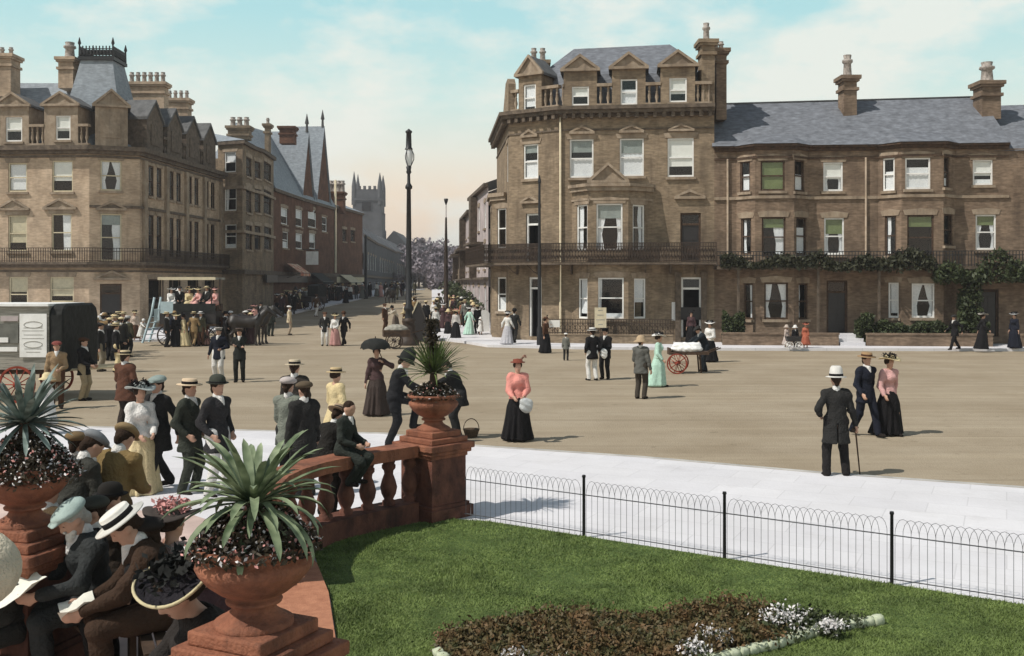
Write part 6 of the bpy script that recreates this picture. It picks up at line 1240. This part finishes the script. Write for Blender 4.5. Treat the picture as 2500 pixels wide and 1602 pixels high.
SE_ = sit_at('woman in a pale pink blouse and flower-laden hat beside the foreground urn', 408, 1165, 150, 'woman', 'sit', 1.6, (.58, .43, .39), PLUM, hat='floral', hatc=(.06, .05, .045), band=(.62, .30, .28), wid=1.05)
SF_ = sit_at('woman in black under a huge black hat with a cream edge, writing on her lap', 415, 1322, -58, 'woman', 'sitlean', 1.72, (.028, .024, .022), (.06, .045, .042), hh='sun', wid=1.28)
SH_ = sit_at('boy in charcoal and a cap at the extreme left edge behind the parasol', 22, 1292, -40, 'boy', 'sit', 1.22, (.03, .03, .028), hat='cap', hatc=(.04, .04, .035))
SK_ = sit_at('woman in a dark brown dress sitting with her back to us beside the old reader', 60, 1222, 160, 'woman', 'sit', 1.42, (.035, .026, .02), hair=(.03, .02, .014), wid=1.15)
SL_ = sit_at('man in black with a dark cap squeezed between the boater and the flowered hat', 340, 1212, -100, 'man', 'sit', 1.55, (.018, .017, .017), hat='cap', hatc=(.025, .022, .02))
SI_ = sit_at('man in a black jacket bent over between the teal cap and the left urn', 190, 1085, 165, 'man', 'sitlean', 1.62, (.02, .02, .019), hat='cap', hatc=(.03, .03, .028), wid=1.1)
SJ_ = sit_at('man in dark brown sitting low behind the boater with his back to us', 262, 1120, 140, 'man', 'sit', 1.5, (.03, .022, .016), hat='bowler', hatc=(.02, .018, .016))
# --- the stream of walkers up the street, each told apart by dress, hat and place
CN = {'black': BLACK, 'charcoal': CHAR, 'navy': NAVY, 'brown': BROWN, 'tan': TAN, 'grey': GREY, 'white': WHI, 'pink': PINK, 'cream': CRE, 'plum': PLUM, 'olive': OLIVE}
HN = {'cap': 'cap', 'boater': 'straw boater', 'bowler': 'bowler hat', 'wide': 'wide hat', 'sun': 'sun hat', 'feather': 'feathered hat'}
rs = random.Random(5); used = set()
def stream(n, place, xs, ys, z, men=.6):
    for i in range(n):
        while True:
            kd = 'man' if rs.random() < men else 'woman'; a = rs.choice(('black', 'charcoal', 'navy', 'brown', 'grey', 'olive', 'black', 'tan') if kd == 'man' else ('white', 'cream', 'pink', 'white', 'plum', 'brown', 'grey', 'black')); h_ = rs.choice(('cap', 'boater', 'bowler') if kd == 'man' else ('wide', 'sun', 'feather'))
            if (kd, a, h_, place) not in used: used.add((kd, a, h_, place)); break
        t_ = rs.random(); x, y = xs[0] + (xs[1] - xs[0]) * t_ + rs.uniform(-6, 6), ys[0] + (ys[1] - ys[0]) * t_ + rs.uniform(-2.5, 2.5)
        pg('%s in %s with a %s %s' % (kd, a, HN[h_], place), x, y, rs.choice((0, 180, 170, 10, 90, -90, 200)), kd, rs.choice(('walk', 'stand', 'walk', 'arm')), 1.62 if kd == 'man' else 1.52, CN[a], CN[a] if rs.random() < .5 else rs.choice((BLACK, CHAR, BROWN)), hat=h_, hatc=rs.choice((CRE, WHI, TAN, BLACK, CRE)), fine=.04, z=z)
stream(13, 'on the pavement below the red brick shops', (655, 765), (738, 708), .12); stream(12, 'by the distant left-hand shops', (762, 872), (708, 694), .12); stream(8, 'in the haze at the end of the road', (880, 985), (697, 693), 0)
stream(22, 'crowding round the foot of the horse brake', (378, 590), (814, 806), 0, .68); stream(12, 'in the throng by the corner doorway', (215, 325), (835, 815), .12); stream(11, 'on the right-hand pavement beyond the slim pole', (1035, 1112), (735, 772), .1, .35); stream(6, 'behind the folding board near the lamp', (965, 1045), (752, 764), 0, .5)
# ================================================================ things people carry, vehicles, horses
def jp(P, n, off=(0, 0, 0)):
    """world position of a joint of a figure"""
    t, J, k = P; v = Vector(J[n] * k) + Vector(off); return Matrix.Rotation(t.rotation_euler.z, 3, 'Z') @ v + t.location
def single(name, label, cat, m, M_, group=None): return tag(m.build(name, M_), label, cat, group)
m = MB(); h = jp(MC, 'rwr', (0, -.03, -.07)); f = gp(2018, 1114); m.tube([h + Vector((0, 0, .02)), f], .014, 8, local=False, r2=.010); m.tube([h + Vector((-.05, 0, .0)), h + Vector((.05, .02, .03))], .017, 6, local=False)
single('walking_stick', 'dark walking stick planted on the pavement by the white-hatted man', 'walking stick', m, WOOD)
def softbox(name, label, cat, p, r, M_, group=None, h=.015, rz=0):
    def post(D, X, Y, Z): return wrinkle(D, X, Y, Z, .012, 1.4)
    V, F = field([('e', A3_(0, 0, 0), A3_(*r)), ('c', A3_(-r[0] * .6, 0, r[2] * .5), A3_(r[0] * .6, 0, r[2] * .5), r[1] * .6, r[1] * .6)], h, .03, post); o = meshobj(name, npmesh(name, V, F), M_); o.location = p; o.rotation_euler = (0, 0, rz); return tag(o, label, cat, group)
softbox('bag', 'white cloth bag hanging from the hands of the woman in the red blouse', 'bag', jp(WR, 'lwr', (.03, -.10, -.16)), (.12, .07, .15), cloth((.50, .51, .50)))
softbox('shawl', 'white paper bundle in the hands of the man in black', 'paper', jp(PP, 'lwr', (0, -.10, -.08)), (.10, .05, .17), WHITEC)
t = thing('placard', 'small white board carried by the woman in the brown coat', 'board', jp(BW, 'lwr', (.05, -.12, .02))); m = MB((0, 0, 0), (1, 0, 0), (0, -1, 0)); m.box(-.22, .24, -.012, .012, -.12, .18); m.build('panel', WHITE, t); m = MB((0, 0, 0), (1, 0, 0), (0, -1, 0)); m.tube([(0, -.03, -.35), (0, -.03, .1)], .015, 6); m.build('handle', WOOD, t)
t = thing('umbrella', 'small black umbrella held over the woman in plum', 'umbrella', jp(UW, 'top', (-.03, -.02, .02)), 0); m = MB((0, 0, 0), (1, 0, 0), (0, 1, 0)); n = 16; prof = [(.02, .20), (.14, .185), (.25, .14), (.32, .06), (.345, -.05)]; b0 = len(m.v)
m.add([(r * (1 - (.10 * (i % 2)) * (r / .345) ** 2) * math.cos(2 * math.pi * i / n), r * (1 - (.10 * (i % 2)) * (r / .345) ** 2) * math.sin(2 * math.pi * i / n), z + (.03 * (i % 2)) * (r / .345) ** 3) for r, z in prof for i in range(n)], [(j * n + i, j * n + (i + 1) % n, j * n + n + (i + 1) % n, j * n + n + i) for j in range(4) for i in range(n)], smooth=True); m.build('canopy', CANVAS, t)
m = MB(); h = jp(UW, 'lwr', (0, -.05, 0)) - t.location; m.tube([(0, 0, .24), (0, 0, .1), tuple(h)], .011, 6, local=False); m.build('handle', WOOD, t)
t = thing('basket', 'round wicker basket with a hoop handle on the road behind the far pier', 'basket', gp(1106, 1026)); WICK = mat('wicker', (.12, .08, .05), var=.3, scale=40, bump=.6); m = MB((0, 0, 0), (1, 0, 0), (0, 1, 0)); m.lathe([(.11, 0), (.15, .12), (.165, .16), (.15, .165), (.13, .1), (.1, .03)], 20); m.build('bowl', WICK, t); m = MB((0, 0, 0), (1, 0, 0), (0, 1, 0)); m.tube([(-.15, 0, .15)] + [(.15 * -math.cos(a), 0, .16 + .2 * math.sin(a)) for a in np.linspace(.1, math.pi - .1, 12)] + [(.15, 0, .15)], .009, 6); m.build('handle', WICK, t)
softbox('bundle', 'pink bundle in the arms of the lady in white', 'bundle', tp_(336, 960, 1.12) + Vector((0, -.25, 1.08)), (.10, .09, .15), cloth((.66, .33, .32)))
def sheet_of(label, P, off, w_, h_, M_, tilt, name='newspaper'):
    p = jp(P, 'lwr', off); q = jp(P, 'rwr', off); c = (p + q) / 2; t = P[0]; m = MB((0, 0, 0), (1, 0, 0), (0, 1, 0)); pts = []
    for i in range(9):
        for j in range(5): u = -w_ / 2 + w_ * i / 8; v = -h_ / 2 + h_ * j / 4; pts.append((u, v, .03 * math.sin(i * .9) + .05 * abs(u) / w_ + .015 * math.sin(j * 2 + i)))
    m.add(pts, [(i * 5 + j, i * 5 + j + 1, i * 5 + j + 6, i * 5 + j + 5) for i in range(8) for j in range(4)], smooth=True); o = m.build(name, M_); o.location = c; o.rotation_euler = (tilt, 0, t.rotation_euler.z); return tag(o, label, 'newspaper' if name == 'newspaper' else 'paper')
sheet_of('open newspaper on the knees of the old man in the teal cap', SB_[0], (0, -.16, .03), .62, .42, PAPER, .5)
sheet_of('white sheet on the lap of the man in the straw boater', SD_[0], (0, -.08, .0), .30, .24, PAPER, .3, 'paper_sheet')
sheet_of('writing paper under the hands of the woman in the huge black hat', SF_[0], (0, -.10, .01), .32, .24, PAPER, .25, 'paper_sheet')
# the huge hat is worn, so it is a part of its wearer
def bighat(P, off, R_, hatc, edge, tilt):
    t, J, k = P; m = MB((0, 0, 0), (1, 0, 0), (0, 1, 0)); n = 36; prof = [(.09, .0), (.16, -.006), (.25, .012), (R_, .02), (R_ + .004, .03), (.25, .024), (.14, .03), (.12, .08), (.09, .10), (0, .105)]; m.lathe(prof, n, sy=1.0)
    for v in m.v: r = math.hypot(v.x, v.y); a = math.atan2(v.y, v.x); v.z += max(0, r - .1) * .22 * math.sin(2 * a)
    o = m.build('hat', hatc, t); o.location = Vector(J['hp']((0, .0, .245)) * k) + Vector(off); o.rotation_euler = tilt
    m = MB((0, 0, 0), (1, 0, 0), (0, 1, 0)); m.tube([(R_ * math.cos(a), R_ * math.sin(a), .026 + (R_ - .1) * .22 * math.sin(2 * a)) for a in np.linspace(0, 2 * math.pi, 40)], .010, 6); m.build('hat_edge', edge, o)
    g = np.random.default_rng(6); Pp = g.normal(0, 1, (300, 3)) * (.085, .085, .022) + (0, 0, .095); V, F = leafcloud(Pp, .035, g); meshobj('hat_trim', npmesh('hat_trim', V, F, False), CANVAS, o)
bighat(SF_[0], (0, 0, 0), .25, cloth((.02, .018, .022)), felt((.55, .48, .30)), (.40, .05, .2))
t = thing('parasol', 'pale cream parasol cut off by the left edge of the view', 'parasol', at(-62, 6.1, 1.30)); m = MB((0, 0, 0), (1, 0, 0), (0, 1, 0)); n = 24; m.add([(r * math.cos(2 * math.pi * i / n), r * math.sin(2 * math.pi * i / n), z) for r, z in ((.01, .17), (.10, .155), (.18, .11), (.235, .05), (.26, -.02)) for i in range(n)], [(j * n + i, j * n + (i + 1) % n, j * n + n + (i + 1) % n, j * n + n + i) for j in range(4) for i in range(n)], smooth=True); m.build('canopy', cloth((.62, .55, .42)), t); m = MB((0, 0, 0), (1, 0, 0), (0, 1, 0)); m.tube([(0, 0, .2), (.05, .02, -.5)], .01, 6); m.build('handle', WOOD, t); t.rotation_euler = (.75, .55, 0)
# bench under the seated crowd
def bench(label, c, rz, L_):
    t = thing('garden_bench', label, 'bench', (c[0], c[1], .03), rz, 'benches'); m = MB((0, 0, 0), (1, 0, 0), (0, 1, 0))
    for k in range(4): m.box(-L_ / 2, L_ / 2, -.18 + k * .1, -.10 + k * .1, .37, .40)
    m.build('seat', WOOD, t)
    for u in (-L_ / 2 + .1, L_ / 2 - .15):
        for v in (-.16, .12): m = MB((0, 0, 0), (1, 0, 0), (0, 1, 0)); m.box(u, u + .05, v, v + .05, 0, .369); m.build('leg', WOOD, t)
for lab, P in (('wooden bench under the teal-capped reader', SB_), ('wooden bench under the man in the straw boater', SD_), ('wooden bench under the woman in the huge black hat', SF_), ('wooden bench under the brown-haired boy', SA)):
    bench(lab, (P[1].x, P[1].y), P[0][0].rotation_euler.z, 1.0)
# ---------------------------------------------------------------- wheels and vehicles (front = +X)
def wheel(par, c, r, M_, n=12, w_=.05, name='wheel'):
    m = MB(c, (1, 0, 0), (0, -1, 0)); ri = r * .88; k = 28; V = []
    for i in range(k): a = 2 * math.pi * i / k; V += [(r * math.cos(a), -w_ / 2, r * math.sin(a)), (r * math.cos(a), w_ / 2, r * math.sin(a)), (ri * math.cos(a), w_ / 2, ri * math.sin(a)), (ri * math.cos(a), -w_ / 2, ri * math.sin(a))]
    m.add(V, [(i * 4 + j, i * 4 + (j + 1) % 4, ((i + 1) % k) * 4 + (j + 1) % 4, ((i + 1) % k) * 4 + j) for i in range(k) for j in range(4)]); W_ = m.build(name, M_, par)
    m = MB(c, (1, 0, 0), (0, -1, 0))
    for i in range(n): a = 2 * math.pi * i / n; m.tube([(r * .1 * math.cos(a), 0, r * .1 * math.sin(a)), (ri * math.cos(a), 0, ri * math.sin(a))], r * .032, 5)
    m.tube([(0, -.09, 0), (0, .09, 0)], r * .16, 8); m.build('spokes', M_, W_); return W_
# covered hand van at the left edge
d0 = 25.6; vx = lambda px: (px - CX) / FX * d0; x0, x1 = vx(-95), vx(121)
van = thing('covered_van', 'covered van with poster boards on its side, black canvas hood and a red wheel', 'van', (0, 0, 0)); Zv = lambda y: CH - (y - HZ) / FX * d0
m = MB((0, d0, 0), (1, 0, 0), (0, -1, 0)); m.box(x0, x1 - .02, -2.1, 0, .82, Zv(748)); m.build('body', GREYC, van)
m = MB((0, d0, 0), (1, 0, 0), (0, -1, 0)); m.prism([(x0, Zv(748) + .002), (x1, Zv(748) + .002), (x1, Zv(742)), (x0, Zv(742))], -2.1, .08); m.build('roof', WHITE, van)
m = MB((x1, d0, 0), (0, 1, 0), (1, 0, 0)); hp_ = [(.0, .75), (2.15, .75), (2.15, 2.15), (2.05, 2.36), (1.85, 2.46), (.3, 2.46), (.08, 2.38), (.0, 2.2)]; m.prism(hp_, -.018, .35); h_ = m.build('hood', CANVAS, van); h_.modifiers.new('b', 'BEVEL').width = .05
m = MB((0, d0, 0), (1, 0, 0), (0, -1, 0)); m.box(vx(-90), vx(46), .002, .03, Zv(838), Zv(790)); m.build('side_panel', GREYP, van)
for px0, px1, y0, y1, nm in ((50, 116, 766, 872, 'poster'), (4, 46, 772, 784, 'strip_board'), (-20, 22, 824, 836, 'label_board'), (-60, 44, 847, 858, 'lower_board')):
    m = MB((0, d0, 0), (1, 0, 0), (0, -1, 0)); m.box(vx(px0), vx(px1), .031, .05, Zv(y1), Zv(y0)); b_ = m.build(nm, WHITE if nm != 'strip_board' else PALE, van)
    if nm == 'poster':
        m = MB((0, d0, 0), (1, 0, 0), (0, -1, 0))
        for y, a, c in ((800, 60, 106), (807, 56, 110), (817, 60, 106), (826, 56, 110), (851, 62, 104), (859, 66, 100)): m.box(vx(a), vx(c), .051, .054, Zv(y + 1.2), Zv(y))
        for zc in (793, 841): m.tube([((vx(83) + .23 * math.cos(t_)), .052, Zv(zc) + .08 * math.sin(t_)) for t_ in np.linspace(0, 2 * math.pi, 24)], .008, 4)
        m.build('printed_lines', GREYC, b_)
m = MB((0, d0, 0), (1, 0, 0), (0, -1, 0)); m.box(x0, x1 + .1, -2.0, -.1, .70, .81); m.build('undercarriage', WOOD, van)
for c in ((vx(47), d0 - .12, .46), (vx(47), d0 + 2.1, .46), (vx(-75), d0 - .12, .46)): wheel(van, c, .46, REDP)
for yy in (.5, 1.5): m = MB((0, d0, 0), (1, 0, 0), (0, -1, 0)); m.tube([(x1 + .1, -yy, .76), (x1 + 1.5, -yy, .86)], .035, 6); m.build('shaft', CREAM, van)
# horses
def horse(label, p, rz, M_, h=.03):
    t = thing('horse', label, 'horse', p, rz, 'harnessed horses'); c = lambda a, b, r0, r1: ('c', A3_(*a), A3_(*b), r0, r1)
    P = [c((-.55, 0, 1.16), (.1, 0, 1.10), .29, .27), c((.1, 0, 1.10), (.5, 0, 1.18), .27, .26), ('e', A3_(-.6, 0, 1.2), A3_(.3, .27, .30)), c((.55, 0, 1.28), (.95, 0, 1.70), .21, .13), c((.95, 0, 1.72), (1.25, 0, 1.50), .125, .085), c((1.22, 0, 1.52), (1.38, 0, 1.38), .085, .065), c((.92, .06, 1.82), (.92, .07, 1.93), .035, .012), c((.92, -.06, 1.82), (.92, -.07, 1.93), .035, .012)]
    for s_, f in ((1, .05), (-1, -.06)):
        P += [c((.5, s_ * .15, 1.05), (.5 + f, s_ * .15, .55), .12, .062), c((.5 + f, s_ * .15, .55), (.5 + f * 1.3, s_ * .15, .12), .058, .042), c((.5 + f * 1.3, s_ * .15, .1), (.55 + f * 1.3, s_ * .15, .04), .055, .065)]
        P += [c((-.65, s_ * .15, 1.1), (-.55 - f, s_ * .15, .78), .19, .11), c((-.55 - f, s_ * .15, .78), (-.80 - f, s_ * .15, .52), .1, .062), c((-.80 - f, s_ * .15, .52), (-.74 - f, s_ * .15, .12), .056, .042), c((-.74 - f, s_ * .15, .1), (-.69 - f, s_ * .15, .04), .055, .065)]
    me = cached(('horse', h), lambda: npmesh('body', *field(P, h, .07, lambda D, X, Y, Z: np.maximum(D, .004 - Z)))); meshobj('body', me, M_, t)
    me = cached(('tail', h), lambda: npmesh('tail', *field([c((-.88, 0, 1.3), (-1.02, 0, 1.0), .05, .07), c((-1.02, 0, 1.0), (-1.0, 0, .55), .07, .02)], h, .05))); meshobj('tail', me, DOORP, t)
    me = cached(('mane', h), lambda: npmesh('mane', *field([c((.6, 0, 1.52), (.92, 0, 1.86), .05, .05), c((.92, 0, 1.86), (1.08, 0, 1.75), .05, .03)], h, .04))); meshobj('mane', me, DOORP, t)
    m = MB((0, 0, 0), (1, 0, 0), (0, 1, 0)); m.tube([(.50 + .10 * math.sin(a), .25 * math.cos(a), 1.30 + .30 * math.sin(a)) for a in np.linspace(0, 2 * math.pi, 20)], .04, 6); m.build('collar', DOORP, t); return t
# open horse brake with passengers
CD = 48.5; cx_ = lambda px: (px - CX) / FX * CD
co_ = thing('horse_brake', 'dark open horse brake crowded with seated trippers, pale blue steps at its rear', 'carriage', (cx_(430), CD + .6, 0), 0)
def cb(*b): m = MB((0, 0, 0), (1, 0, 0), (0, -1, 0)); m.box(*b); return m
cb(-.75, 1.9, -.8, .7, 1.05, 1.62).build('body', DOORP, co_); cb(-.8, 1.95, -.86, .76, .92, 1.04).build('chassis', WOOD, co_)
cb(-.1, 1.9, .702, .74, 1.62, 2.0).build('side_board', CANVAS, co_); cb(-1.02, -.76, -.7, .7, 1.2, 1.75).build('rear_panel', BLUEP, co_); cb(-.7, -.1, .705, .74, 1.55, 2.1).build('side_panel', BLUEP, co_)
for v in (-.45, .45): m = MB((0, 0, 0), (1, 0, 0), (0, -1, 0)); m.tube([(-1.55, v + .3, .15), (-1.12, v + .3, 1.5), (-.98, v + .3, 2.3)], .06, 5); m.build('step_rail', BLUEP, co_)
m = MB((0, 0, 0), (1, 0, 0), (0, -1, 0))
for k in range(5): u, z = -1.52 + .1 * k, .25 + .28 * k; m.box(u, u + .22, -.14, .74, z, z + .03)
m.build('steps', BLUEP, co_)
for c in ((-.35, -.78, .5), (-.35, .9, .5), (1.5, -.78, .42), (1.5, .9, .42)): wheel(co_, c, c[2], IRONB)
m = MB((0, 0, 0), (1, 0, 0), (0, -1, 0))
for u in (-.6, 1.7):
    for v in (-.7, .68): m.box(u - .025, u + .025, v - .025, v + .025, 1.62, 3.2)
m.build('canopy_posts', IRONB, co_); cb(-.8, 1.92, -.80, -.75, 3.14, 3.24).build('canopy_edge', GREYP, co_); cb(-.8, 1.92, .77, .83, 3.12, 3.26).build('canopy_edge', CREAM, co_)
for v in (-.5, .08): cb(-.6, 1.85, v - .16, v + .16, 1.62, 1.98).build('bench_seat', WOOD, co_)
PASS = [(-.4, .08, 'woman', WHI, 'wide', WHI, 'woman in white on the near bench of the brake next to the blue panel'), (.0, .08, 'man', BLACK, 'cap', CHAR, 'man in black on the near bench of the brake'), (.45, .08, 'woman', CRE, 'wide', CRE, 'woman in cream on the near bench of the brake'), (.9, .08, 'woman', PINK, 'wide', CRE, 'woman in pink with a cream hat in the middle of the brake'), (1.3, .08, 'man', CHAR, 'boater', CRE, 'man with a boater on the near bench of the brake'), (1.68, .08, 'woman', PINK, 'wide', PINK, 'woman in pink with a pink hat at the front of the brake'),
        (-.2, -.5, 'woman', GREY, 'sun', WHI, 'woman in grey on the far bench of the brake'), (.25, -.5, 'man', BROWN, 'cap', TAN, 'man in brown on the far bench of the brake'), (.7, -.5, 'woman', WHI, 'wide', WHI, 'woman in white on the far bench of the brake behind the pink lady'), (1.15, -.5, 'man', BLACK, 'bowler', BLACK, 'man in a bowler on the far bench of the brake')]
for u, v, kd, a, ht, hc, lb_ in PASS:
    person(lb_, (co_.location.x + u, co_.location.y - v, 1.98 - .46 * .93), 0 if v < -.9 else (20 if u < .5 else -20), kd, 'sit', 1.6 if kd == 'man' else 1.5, a, CHAR if kd == 'man' else a, hat=ht, hatc=hc, fine=.034, group='passengers on the horse brake')
HB_ = horse('dark horse harnessed to the brake, nearer one of the pair', (co_.location.x + 3.3, CD + .2, 0), .12, HIDE); horse('dark horse harnessed to the brake, far one of the pair', (co_.location.x + 3.35, CD + 1.3, 0), .12, HIDE)
m = MB((0, 0, 0), (1, 0, 0), (0, -1, 0)); m.tube([(1.9, .0, .8), (4.0, .0, .9)], .04, 6); m.build('draught_pole', WOOD, co_)
# red-wheeled barrow on the right
ba = thing('barrow', 'low hand barrow with red spoked wheels under a white cloth load', 'barrow', gp(1590, 878), 0); m = MB((0, 0, 0), (1, 0, 0), (0, -1, 0)); m.box(-.25, 1.05, -.62, -.08, .62, .72); m.box(-.25, -.2, -.62, -.08, .72, .84); m.build('tray', WOOD, ba)
for c in ((-.02, -.0, .335), (.16, .74, .335)): wheel(ba, c, .335, REDP, 10, .05)
m = MB((0, 0, 0), (1, 0, 0), (0, -1, 0)); m.tube([(-.02, .1, .335), (-.02, -.8, .335)], .025, 6); m.build('axle', IRON, ba)
for v in (-.15, -.55): m = MB((0, 0, 0), (1, 0, 0), (0, -1, 0)); m.tube([(.75, v, .65), (.8, v, .02)], .03, 5); m.build('leg', WOOD, ba); m = MB((0, 0, 0), (1, 0, 0), (0, -1, 0)); m.tube([(1.0, v, .67), (1.45, v, .85)], .022, 5); m.build('handle', WOOD, ba)
softbox('cloth_load', 'white cloth bundle heaped on the red-wheeled barrow', 'cloth', ba.location + Vector((.35, .32, .80)), (.55, .26, .13), WHITEC, h=.025)
# small barrow by the lamp
bb = thing('barrow', 'vendor barrow with a canvas cover beside the lamp base', 'barrow', gp(930, 818), .2); m = MB((0, 0, 0), (1, 0, 0), (0, -1, 0)); m.box(-.6, .6, -.4, .4, .55, .85); m.build('tray', WOOD, bb)
for c in ((-.1, -.48, .36), (-.1, .48, .36)): wheel(bb, c, .36, IRONB, 10, .05)
m = MB((0, 0, 0), (1, 0, 0), (0, -1, 0)); m.tube([(.6, .3, .7), (1.2, .3, .85)], .025, 5); m.build('handle', WOOD, bb); V, F = field([('e', A3_(0, 0, .85), A3_(.55, .38, .25))], .03, .03, lambda D, X, Y, Z: wrinkle(D, X, Y, Z, .015)); meshobj('canvas_cover', npmesh('canvas_cover', V, F), GREYC, bb)
# far two-wheeled cart and horse
fc = thing('cart', 'small dark two-wheeled cart with a hood far up the street', 'cart', gp(736, 730), -2.2); m = MB((0, 0, 0), (1, 0, 0), (0, -1, 0)); m.box(-.8, .8, -.6, .6, .7, 1.15); m.build('body', DOORP, fc); m = MB((0, 0, 0), (1, 0, 0), (0, -1, 0)); m.prism([(-.85, 1.15), (.1, 1.15), (.1, 2.0), (-.4, 2.15), (-.85, 1.9)], -.6, .6); m.build('hood', CANVAS, fc)
for v in (-.68, .68): wheel(fc, (0, v, .55), .55, IRONB)
m = MB((0, 0, 0), (1, 0, 0), (0, -1, 0)); m.tube([(.8, .4, .85), (2.6, .35, 1.0)], .03, 5); m.tube([(.8, -.4, .85), (2.6, -.35, 1.0)], .03, 5); m.build('shafts', WOOD, fc)
horse('dark horse in the shafts of the far cart', fc.location + Vector((-1.6, 2.6, .05)), 2.2, HIDE, .04); horse('dark horse standing far up the street near the lamp column', gp(918, 712), 1.2, HIDE, .04)
# perambulator
pr_ = thing('perambulator', 'tiny white-wheeled perambulator among the children', 'pram', gp(1858, 821, .05) + Vector((0, -.25, .05))); m = MB((0, 0, 0), (1, 0, 0), (0, -1, 0)); m.prism([(-.28, .34), (.28, .34), (.34, .55), (-.34, .55)], -.16, .16); m.build('body', DOORP, pr_)
for c in ((-.2, -.2, .16), (.2, -.2, .16), (-.2, .2, .16), (.2, .2, .16)): wheel(pr_, c, .16, WHITE, 8, .025)

# ---------------------------------------------------------------- the hazy air over the far end of the street
hz = MB((0, 0, 0), (1, 0, 0), (0, 1, 0)); hz.box(-905, 905, -65, 1405, -1, 42)
hm_ = bpy.data.materials.new('pale_haze'); hm_.use_nodes = True; nt = hm_.node_tree; nt.nodes.clear(); o_ = nt.nodes.new('ShaderNodeOutputMaterial'); pv = nt.nodes.new('ShaderNodeVolumePrincipled')
pv.inputs['Color'].default_value = (.86, .85, .88, 1); pv.inputs['Density'].default_value = .0006; pv.inputs['Anisotropy'].default_value = .2; nt.links.new(pv.outputs[0], o_.inputs['Volume'])
ho = hz.build('haze', hm_); ho['kind'] = 'stuff'; ho['label'] = 'pale haze lying over the street and the distant roofs'; ho['category'] = 'haze'
